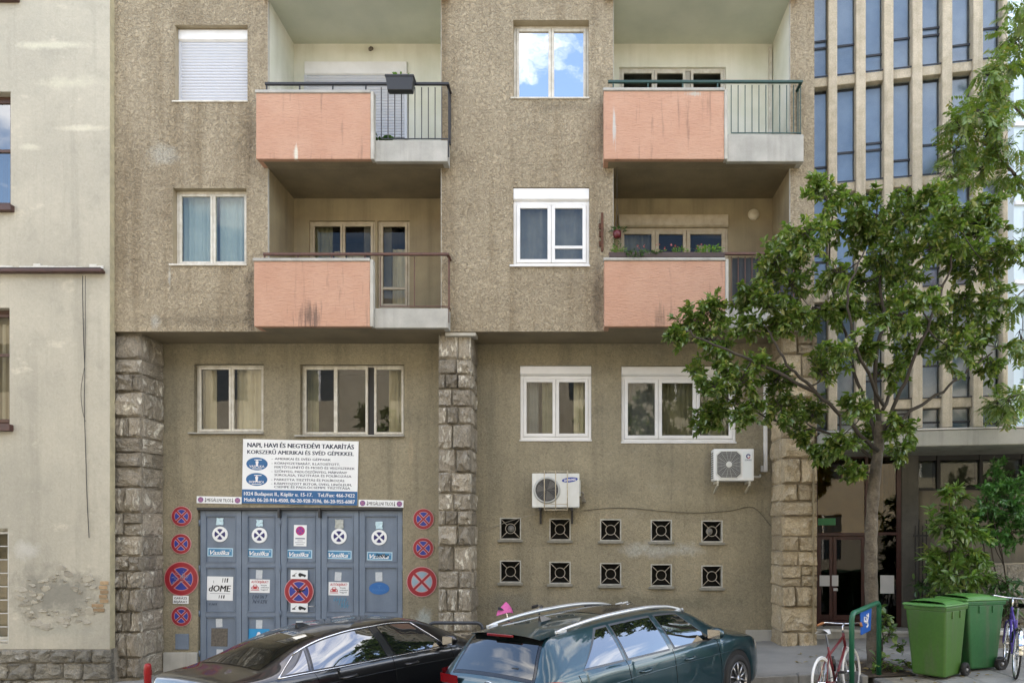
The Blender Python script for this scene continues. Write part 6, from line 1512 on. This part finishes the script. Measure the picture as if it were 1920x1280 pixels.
ESTATE = dict(name='estate_car', L=4.585, paint=teal, rw=1.03, wb=2.65, wtrim=M('satin_trim', (.10, .105, .11), .35, metal=.5), mirror_m=teal, mirror=(3.02, .97),
    top=[(0, .66), (.02, .82), (.06, .93), (.11, 1.0), (.2, 1.15), (.36, 1.36), (.46, 1.405), (.8, 1.435), (1.4, 1.455), (2.0, 1.452), (2.5, 1.425), (2.85, 1.365), (3.2, 1.215), (3.55, 1.045), (3.72, .99), (4.1, .925), (4.35, .84), (4.5, .72), (4.585, .55)],
    belt=[(0, .64), (.06, .86), (.15, .96), (.3, 1.0), (1, .985), (2, .955), (3, .93), (3.6, .90), (4.1, .83), (4.4, .72), (4.585, .48)],
    w=[(0, .72), (.03, .78), (.1, .835), (.3, .875), (.9, .897), (3.6, .897), (4.1, .87), (4.4, .78), (4.52, .68), (4.585, .58)],
    wt=[(0, .66), (.1, .68), (.25, .62), (.4, .575), (.8, .59), (2, .60), (2.6, .585), (3.2, .66), (3.6, .73), (4.1, .72), (4.4, .64), (4.585, .48)],
    crown=[(0, .015), (.3, .035), (.6, .05), (2, .05), (2.9, .05), (3.4, .06), (4.585, .05)],
    windows=[('quarter_window', (.60, 1.29, 1.06, 1.27)), ('rear_door_window', (1.33, 2.16, 1.31, 2.07)), ('front_door_window', (2.24, 3.14, 2.15, 2.66))],
    tops=[('rear_window_surround', (.085, .37, .93, .93, .004), gloss_black), ('rear_window', (.11, .335, .88, .86, .008), car_glass_dark), ('windscreen', (2.90, 3.56, .90, .86, .005), car_glass)],
    seams=[[(1.31, 1.0), (1.34, .75), (1.42, .5), (1.40, .3)], [(2.21, .97), (2.22, .6), (2.2, .28)], [(3.2, .93), (3.24, .6), (3.22, .28)], [(.52, .98), (.56, .85), (.52, .6)]], crease=[(.5, .80), (1.5, .79), (2.6, .765), (3.6, .73), (4.1, .70)],
    handles=[(1.62, .83), (2.52, .81)], tail=[estate_tail], extras=estate_extras)
build_car(ESTATE, 'petrol blue estate car with silver roof rails parked nose to the kerb', (-.93, -13.3 + 7.72, R(48.5), 0))
# --- black saloon
black_paint = paint('black_car_paint', (.006, .006, .007), (.012, .012, .013))
def saloon_extras(c, t):
    fin_antenna(c, t, 1.55, gloss_black)
    MB().box(.0, .012, -.26, .26, .62, .74).build('number_plate', sign_white, t, bevel=.004)
    for sd in (-1, 1): MB().grid(lambda u, v: (c.L - .35 + .22 * u, sd * (c.yside(c.L - .35 + .22 * u, .64 + .10 * v) + .004), .64 + .10 * v), 8, 3).build('headlamp', M('headlamp_glass', (.5, .52, .54), .08, coat=1), t, smooth=True, fix=False)
    MB().tube([(c.L - .1, -.45, .45), (c.L - .02, 0, .45), (c.L - .1, .45, .45)], .06, 8).build('front_grille', gloss_black, t, smooth=True)
def saloon_tail(c, sd):
    mb = MB()
    def fn(u, v):
        x = .40 - .36 * u; z = .87 + (v - .5) * .14 * (.4 + .6 * u); return (x, sd * (c.yside(x, min(z, c.zbelt(x) - .002)) + .01), z)
    mb.grid(fn, 10, 4); mb.grid(lambda u, v: (.02 - .014, sd * (c.w(.04) * .98 * (1 - .4 * u)), .87 + (v - .5) * .13), 6, 3); return mb
SALOON = dict(name='saloon_car', L=4.63, paint=black_paint, rw=1.02, wb=2.70, wtrim=gloss_black, mirror_m=black_paint, mirror=(3.12, .97), belt_chrome=(.66, 3.16), chrome_ends=[(.66, .99), (3.16, 2.74)],
    top=[(0, .74), (.02, .90), (.06, 1.0), (.12, 1.06), (.3, 1.09), (.5, 1.115), (.8, 1.21), (1.15, 1.335), (1.45, 1.40), (1.85, 1.435), (2.3, 1.435), (2.65, 1.405), (2.95, 1.335), (3.3, 1.185), (3.62, 1.03), (3.8, .98), (4.2, .91), (4.42, .82), (4.55, .70), (4.63, .5)],
    belt=[(0, .70), (.06, .90), (.15, .98), (.6, 1.0), (1.5, .975), (3, .935), (3.7, .90), (4.2, .82), (4.45, .70), (4.63, .44)],
    w=[(0, .70), (.03, .77), (.12, .83), (.35, .87), (.9, .89), (3.6, .89), (4.1, .865), (4.4, .78), (4.55, .68), (4.63, .56)],
    wt=[(0, .64), (.15, .72), (.5, .70), (.8, .64), (1.3, .575), (2, .59), (2.6, .575), (3.25, .66), (3.65, .73), (4.1, .72), (4.4, .64), (4.63, .46)],
    crown=[(0, .015), (.5, .03), (1, .045), (2, .05), (2.9, .05), (3.4, .06), (4.63, .05)],
    windows=[('quarter_window', (.72, 1.06, 1.09, 1.13)), ('rear_door_window', (1.08, 2.16, 1.16, 2.06)), ('front_door_window', (2.26, 3.14, 2.16, 2.72))],
    tops=[('rear_window', (.56, 1.36, .90, .88, .005), car_glass_dark), ('windscreen', (2.98, 3.62, .90, .86, .005), car_glass)],
    seams=[[(1.10, .99), (1.18, .75), (1.40, .5), (1.42, .3)], [(2.22, .97), (2.24, .6), (2.2, .28)], [(3.22, .93), (3.27, .6), (3.22, .28)]], crease=[(.4, .86), (1.5, .83), (2.6, .80), (3.6, .76), (4.1, .72)],
    handles=[(1.55, .86), (2.50, .84)], tail=[saloon_tail], extras=saloon_extras)
build_car(SALOON, 'glossy black saloon car with chrome window line parked before the garage gate', (-4.28, -13.3 + 8.0, R(54), 0))
# ------------------------------------------------------------------ bins
def bin_mat(name, c_, c2):
    return M(name, c_, .45, c2, 1.6, fine=.10, fscale=26, bump=.12, bscale=60, streak=(11, .7, (.10, .115, .07)), rndco=True)
bin_g = bin_mat('bin_green_plastic', (.05, .13, .02), (.065, .16, .025)); bin_g2 = bin_mat('bin_dark_green_plastic', (.02, .115, .035), (.028, .135, .04))
lid_g = M('bin_lid_green', (.07, .21, .04), .38, (.085, .23, .045), 2)
def wheelie_bin(label, x, y, a, bm, lm):
    """front faces local -Y; a turns the front from -Y towards -X"""
    t = thing('wheelie_bin', label, 'bin', (x, y, gz(x) + .014), rotz=-a)
    b0 = [(-.225, -.23), (.225, -.23), (.225, .25), (-.225, .25)]; b1 = [(-.275, -.33), (.275, -.33), (.275, .33), (-.275, .33)]
    MB().hexa([(p, q, .03) for p, q in b0], [(p, q, .95) for p, q in b1]).build('body', bm, t, bevel=.035, seg=4)
    rim = MB(); rim.hexa([(p * 1.03, q * 1.03, .925) for p, q in b1], [(p * 1.06, q * 1.05, .985) for p, q in b1]); rim.build('rim', bm, t, bevel=.012)
    lid = MB(); lid.hexa([(p * 1.08, q * 1.09 - .01, .988) for p, q in b1], [(p * 1.06, q * 1.07 - .01, 1.02) for p, q in b1])
    L = lid.build('lid', lm, t, bevel=.012); d = MB(); d.grid(lambda u, v: ((u - .5) * .52, (v - .5) * .58, 1.018 + .055 * (math.sin(PI * u) * math.sin(PI * min(1, v * .9 + .1))) ** .35), 14, 14); d.build('lid_dome', lm, L, smooth=True, fix=False)
    MB().box(-.14, .14, -.385, -.362, .985, 1.01).build('lid_grip', lm, L, bevel=.006)
    h = MB(); h.tube([(-.24, .33, .985), (-.24, .43, .995), (.24, .43, .995), (.24, .33, .985)], .018, 8); h.build('handle', bm, t, smooth=True)
    ax = MB(); ax.tube([(-.29, .24, .10), (.29, .24, .10)], .012, 8); ax.build('axle', trim_black, t)
    for sx in (-1, 1):
        w_ = MB().lathe([(.0, -.025), (.05, -.03), (.085, -.03), (.10, -.02), (.10, .02), (.085, .03), (.05, .03), (.04, .012), (.0, .012)], (sx * .285, .25, .10), 'X', 24); w = w_.build('wheel', tyre_m, t, smooth=True)
        MB().lathe([(.0, -.034), (.022, -.034), (.022, .034), (.0, .034)], (sx * .285, .25, .10), 'X', 12).build('hub_cap', M('hub_grey', (.25, .25, .25), .5), w, smooth=True)
    for sx in (-.12, .12): MB().box(.262, .285, sx - .015, sx + .015, .82, .92).build('lug', bm, t, bevel=.004)
    return t
wheelie_bin('mid green wheelie bin beside the tree, lid closed', 4.93, -3.12, R(50), bin_g, lid_g)
wheelie_bin('darker green wheelie bin standing behind the other bin', 5.62, -2.72, R(72), bin_g2, lid_g)

# ------------------------------------------------------------------ bicycles
def wheel_pts(c_, r, n=36): return [(c_[0] + r * math.cos(2 * PI * i / n), c_[1], c_[2] + r * math.sin(2 * PI * i / n)) for i in range(n)]
def bicycle(label, loc, yaw, frame_m, rim_m, fork_m, saddle_m, grip_m, fender_m=None, lean=0, drop=.0, cover=None, tyre=None):
    t = thing('bicycle', label, 'bicycle', loc); t.rotation_euler = (lean, 0, yaw)
    R_ = .335; rear, front = (0, 0, R_), (1.03, 0, R_); bbk = Vector((.43, 0, .29)); st = Vector((.27, 0, .76)); ht = Vector((.83, 0, .84)); hb = Vector((.87, 0, .70))
    for c_, nm in ((rear, 'rear_wheel'), (front, 'front_wheel')):
        w = MB().tube(wheel_pts(c_, R_ - .012), .014, 8, closed=True).build(nm, tyre or tyre_m, t, smooth=True)
        MB().tube(wheel_pts(c_, R_ - .032), .011, 6, closed=True).build('rim', rim_m, w, smooth=True)
        s = MB()
        for k in range(20):
            a = 2 * PI * k / 20; s.tube([(c_[0] + .02 * math.cos(a + .9), (-1) ** k * .025, c_[2] + .02 * math.sin(a + .9)), (c_[0] + (R_ - .04) * math.cos(a), 0, c_[2] + (R_ - .04) * math.sin(a))], .0014, 4, caps=False)
        s.tube([(c_[0], -.05, c_[2]), (c_[0], .05, c_[2])], .018, 8); s.build('spokes', chrome, w)
    if fender_m:
        for c_ in (rear, front):
            f = MB(); f.grid(lambda u, v: (c_[0] + (R_ + .018) * math.cos(.1 + u * 2.6 + (.35 if c_ is rear else .2)), (v - .5) * .05, c_[2] + (R_ + .018 - .01 * abs(2 * v - 1)) * math.sin(.1 + u * 2.6 + (.35 if c_ is rear else .2))), 24, 3); f.build('mudguard', fender_m, t, smooth=True, fix=False)
    fr = MB()
    for a, b, r in ((bbk, st, .016), (bbk, hb, .018), (st.lerp(bbk, .22 + drop), ht, .016), (ht + Vector((-.01, 0, .04)), hb, .019)): fr.tube([a, b], r, 8)
    for sg in (-1, 1): fr.tube([bbk + Vector((0, .02 * sg, 0)), (0, .06 * sg, R_)], .009, 6); fr.tube([st.lerp(bbk, .12), (0, .06 * sg, R_)], .008, 6)
    fr.build('frame', frame_m, t, smooth=True)
    fk = MB()
    for sg in (-1, 1): fk.tube(spline([hb, hb + Vector((.03, .05 * sg, -.06)), (1.0, .055 * sg, R_ + .1), (1.03, .055 * sg, R_)], 4), .011, 6)
    fk.build('fork', fork_m, t, smooth=True)
    sp_ = MB(); top = st + Vector((-.05, 0, .17)); sp_.tube([st, top], .013, 8); sp_.build('seat_post', chrome, t)
    sd = MB(); sd.grid(lambda u, v: (top.x - .14 + .27 * u, (v - .5) * 2 * (.075 * (1 - u) ** .7 + .016), top.z + .05 + .02 * (1 - u) - .055 * abs(2 * v - 1) ** 2.5), 12, 8); sd.grid(lambda u, v: (top.x - .14 + .27 * u, (v - .5) * 2 * (.07 * (1 - u) ** .7 + .014), top.z + .005), 12, 4)
    sd.build('saddle', saddle_m, t, smooth=True, fix=False)
    if cover:
        cv = MB(); cv.grid(lambda u, v: (top.x - .02 + (.15 + .02 * math.sin(7 * v * PI)) * math.cos(u * 2 * PI) * (1 - .75 * v * v), (.085 + .015 * math.sin(5 * u * PI)) * math.sin(u * 2 * PI) * (1 - .7 * v * v), top.z - .06 + .19 * v + .03 * math.sin(u * 9)), 22, 7); cv.build('saddle_cover', cover, t, smooth=True, fix=False)
    hbm = MB(); stm = ht + Vector((-.01, 0, .13)); hbm.tube([ht, stm, stm + Vector((.06, 0, .03))], .013, 8)
    hbm.tube(spline([stm + Vector((-.10, -.29, .03)), stm + Vector((-.0, -.24, .05)), stm + Vector((.06, -.1, .035)), stm + Vector((.06, .1, .035)), stm + Vector((.0, .24, .05)), stm + Vector((-.10, .29, .03))], 6), .011, 8); hbm.build('handlebar', chrome, t, smooth=True)
    for sg in (-1, 1):
        MB().tube([stm + Vector((-.02, .255 * sg, .05)), stm + Vector((-.13, .30 * sg, .022))], .017, 8).build('grip', grip_m, t, smooth=True)
        MB().tube(spline([stm + Vector((.03, .2 * sg, .05)), stm + Vector((.07, .23 * sg, .02)), stm + Vector((.0, .27 * sg, .0))], 4), .006, 5).build('brake_lever', trim_black, t, smooth=True)
        MB().box(bbk.x - .05 + .1 * sg, bbk.x + .05 + .1 * sg, sg * .1, sg * .1 + sg * .08, bbk.z - .14 * sg - .012, bbk.z - .14 * sg + .012).build('pedal', trim_black, t)
        MB().tube([bbk + Vector((0, .06 * sg, 0)), (bbk.x + .1 * sg, sg * .08, bbk.z - .14 * sg)], .01, 6).build('crank', chrome, t)
    MB().lathe([(.09, -.003), (.09, .003), (.0, .003)], (bbk.x, -.05, bbk.z), 'Y', 24).build('chainring', chrome, t)
    ch = MB(); ch.tube([(bbk.x, -.05, bbk.z + .09), (0, -.05, R_ + .04)], .005, 4); ch.tube([(bbk.x, -.05, bbk.z - .09), (0, -.05, R_ - .04)], .005, 4); ch.build('chain', trim_black, t)
    MB().lathe([(.032, 0), (.034, .14), (.02, .16), (.02, .19)], (bbk.lerp(st, .5).x + .05, 0, bbk.lerp(st, .3).z), 'Z', 12).build('bottle', gloss_black, t, smooth=True)
    return t
white_paint = M('white_cycle_paint', (.72, .72, .70), .3); red_cycle = M('dark_red_cycle_paint', (.16, .02, .025), .3); purple_cycle = M('violet_cycle_paint', (.09, .06, .30), .3); tan_grip = M('tan_leather', (.36, .15, .05), .6)
bx_, by_ = X(1545, -13.3 + 9.25 + 0) if False else (1545 - VPX) * 9.35 / F, -13.3 + 9.35
bicycle('dark red bicycle with white rims and saddle leaning on the green rack', (bx_, by_, rz(bx_, by_)), R(50), red_cycle, white_paint, white_paint, white_paint, tan_grip, lean=R(-4), tyre=white_paint)
bx_, by_ = (1903 - VPX) * 9.75 / F, -13.3 + 9.75
bicycle('violet bicycle with silver mudguards parked right of the bins', (bx_, by_, gz(bx_) + .014), R(66), purple_cycle, chrome, purple_cycle, trim_black, trim_black, fender_m=chrome, lean=R(4))
bx_ = X(960, .2)
bicycle('bicycle with a crumpled pink saddle cover behind the estate car', (X(925, -.1) , -.1, gz(X(925, -.1))), R(4), iron_black, chrome, iron_black, trim_black, trim_black, cover=M('pink_cover', (.72, .16, .42), .6, (.62, .10, .34), 20), lean=R(-8))
bicycle('bicycle whose handlebar with pale grips shows over the estate car roof', (X(1090, -.4), -.4, gz(X(1090, -.4))), R(8), iron_black, chrome, iron_black, trim_black, white_paint, lean=R(-7))

# ------------------------------------------------------------------ racks and post
green_tube = M('green_rack_paint', (.012, .10, .05), .35, (.016, .12, .06), 6)
def hoop(name, label, a, b, za, zb, r, m_, foot):
    """a, b: ground points; za, zb: tops"""
    A, B = Vector(a), Vector(b); t = thing(name, label, 'bike rack', A); q = B - A
    d = q.copy(); d.z = 0; d.normalize(); tb = Vector((q.x, q.y, zb - A.z)); ta = Vector((0, 0, za - A.z)); c = .09; al = (tb - ta).normalized()
    pts = [Vector((0, 0, 0)), ta - Vector((0, 0, c))] + [ta + Vector((0, 0, -c * (1 - math.sin(k * PI / 8)))) + al * c * (1 - math.cos(k * PI / 8)) for k in range(1, 4)] + [ta + al * c]
    pts += [tb - al * c] + [tb - al * c * (1 - math.sin(k * PI / 8)) + Vector((0, 0, -c * (1 - math.cos(k * PI / 8)))) for k in range(1, 4)] + [tb - Vector((0, 0, c)), q]
    MB().tube(pts, r, 12).build('hoop', m_, t, smooth=True); return t, ta, tb, al
n_ = ((1597 - VPX) * 9.6 / F, -13.3 + 9.6); f_ = ((1648 - VPX) * 10.4 / F, -13.3 + 10.4)
rk, ta, tb, al = hoop('bike_rack', 'green tubular bike rack hoop with a blue plate beside the tree', (n_[0], n_[1], rz(*n_)), (f_[0], f_[1], gz(f_[0])), CZ + (VPY - 1150) * 9.6 / F, CZ + (VPY - 1128) * 10.4 / F, .034, green_tube, 0)
pc = ta.lerp(tb, .5) + Vector((0, 0, -.035)); hgt = .30; hw_ = .21
pl_ = MB(); nn = Vector((al.y, -al.x, 0)).normalized() * .006
pl_.hexa([pc - al * hw_ + nn, pc + al * hw_ + nn, pc + al * hw_ - nn, pc - al * hw_ - nn], [v - Vector((0, 0, hgt)) for v in (pc - al * hw_ * .9 + nn, pc + al * hw_ * .8 + nn, pc + al * hw_ * .8 - nn, pc - al * hw_ * .9 - nn)])
pl_.build('blue_plate', M('rack_plate_blue', (.015, .10, .42), .4), rk)
sy = MB(); o0 = pc - Vector((0, 0, .14)) - nn * 0 + nn * 1.6 * (1 if nn.y < 0 else -1)
def sp2(u, v): return o0 + al * u + Vector((0, 0, v))
for ln in ([(-.09, .07), (-.09, .0), (-.03, .0), (-.03, -.03)], [(.0, .08), (.05, .03), (.02, -.02), (.05, -.07), (.0, -.09)], [(.06, .09), (.06, .04)], [(-.03, .05), (.0, .02)]):
    sy.tube([sp2(*q) for q in ln], .011, 5)
sy.build('white_symbol', ink_white, rk)
ya = -2.0; xa, xb = X(803, ya), X(903, ya)
hoop('bike_rack', 'dark steel bike rack hoop on the pavement behind the black saloon', (xa, ya, gz(xa)), (xb, ya + .1, gz(xb)), Z(1167, ya), Z(1167, ya + .1), .026, M('dark_steel_tube', (.04, .045, .055), .4), 0)
yp = -1.25; xp = X(277, yp); zt = Z(1243, yp)
bo = thing('bollard', 'short red bollard at the foot of the left pilaster', 'bollard', (xp, yp, gz(xp)))
redp = M('red_post_paint', (.36, .012, .012), .35, (.30, .01, .01), 6); hh = zt - gz(xp)
MB().lathe([(.055, 0), (.055, hh - .06), (.05, hh - .02), (.03, hh), (.0, hh)], (0, 0, 0), 'Z', 18).build('post', redp, bo, smooth=True); MB().box(-.062, .062, -.02, .02, hh - .19, hh - .1).build('latch', M('latch_red', (.2, .01, .01), .5), bo, bevel=.006)

# ------------------------------------------------------------------ the other side of the street (seen only in reflections)
op = thing('opposite_house', 'plain rendered house across the street reflected in the windows', 'house', (0, -15.2, gz(0)), world=True)
mb = MB(); holes = []
for i in range(12):
    for j in range(3): holes.append((-22 + i * 3.6, -20.6 + i * 3.6, 1.0 + j * 3.2, 2.8 + j * 3.2, .0))
yo = -14.6
xs = [(-30, 24)]
wall_holes(mb, -30, 24, -3, 10.6, yo, holes)
mb.f = [f[::-1] for f in mb.f]; mb.build('wall', M('opposite_render', (.52, .47, .37), .9, (.46, .41, .32), 1.2), op, fix=False)
MB().box(-30, 24, -24, yo - .3, -3, 10.6).build('house_core', room_m, op)
for h_ in holes:
    f = MB(); f.box(h_[0], h_[1], yo - .1, yo - .06, h_[2], h_[3]); f.build('window', M('opposite_glass', (.05, .06, .07), .1), op); 
    MB().box((h_[0] + h_[1]) / 2 - .04, (h_[0] + h_[1]) / 2 + .04, yo - .06, yo - .02, h_[2], h_[3]).build('window_bar', white_pvc, op)
rf = MB(); rf.hexa([(-30, yo + .5, 10.6), (24, yo + .5, 10.6), (24, -24, 10.6), (-30, -24, 10.6)], [(-30, yo + .5 - 4.5, 13.0), (24, yo + .5 - 4.5, 13.0), (24, -20, 13.0), (-30, -20, 13.0)]); rf.build('roof', M('brown_roof_tiles', (.16, .08, .05), .8, (.11, .06, .04), 6), op)
for x_, y_, lab in ((-6.5, -11.6, 'copy of the street tree kind across the street opposite the garage gate'), (1.5, -15.9 + 4.2, 'street tree across the street opposite the basement windows')):
    o = copy_tree(street_tree); o.location = (x_, y_ - 1.2 if x_ > 0 else y_ - 1.2, gz(x_)); o['label'] = lab if x_ > 0 else 'street tree across the street opposite the garage gate'; o.rotation_euler = (0, 0, 2.2 + x_)
street_tree['group'] = 'street trees'
for o in scene.objects:
    if o.name.startswith('street_tree'): o['group'] = 'street trees'
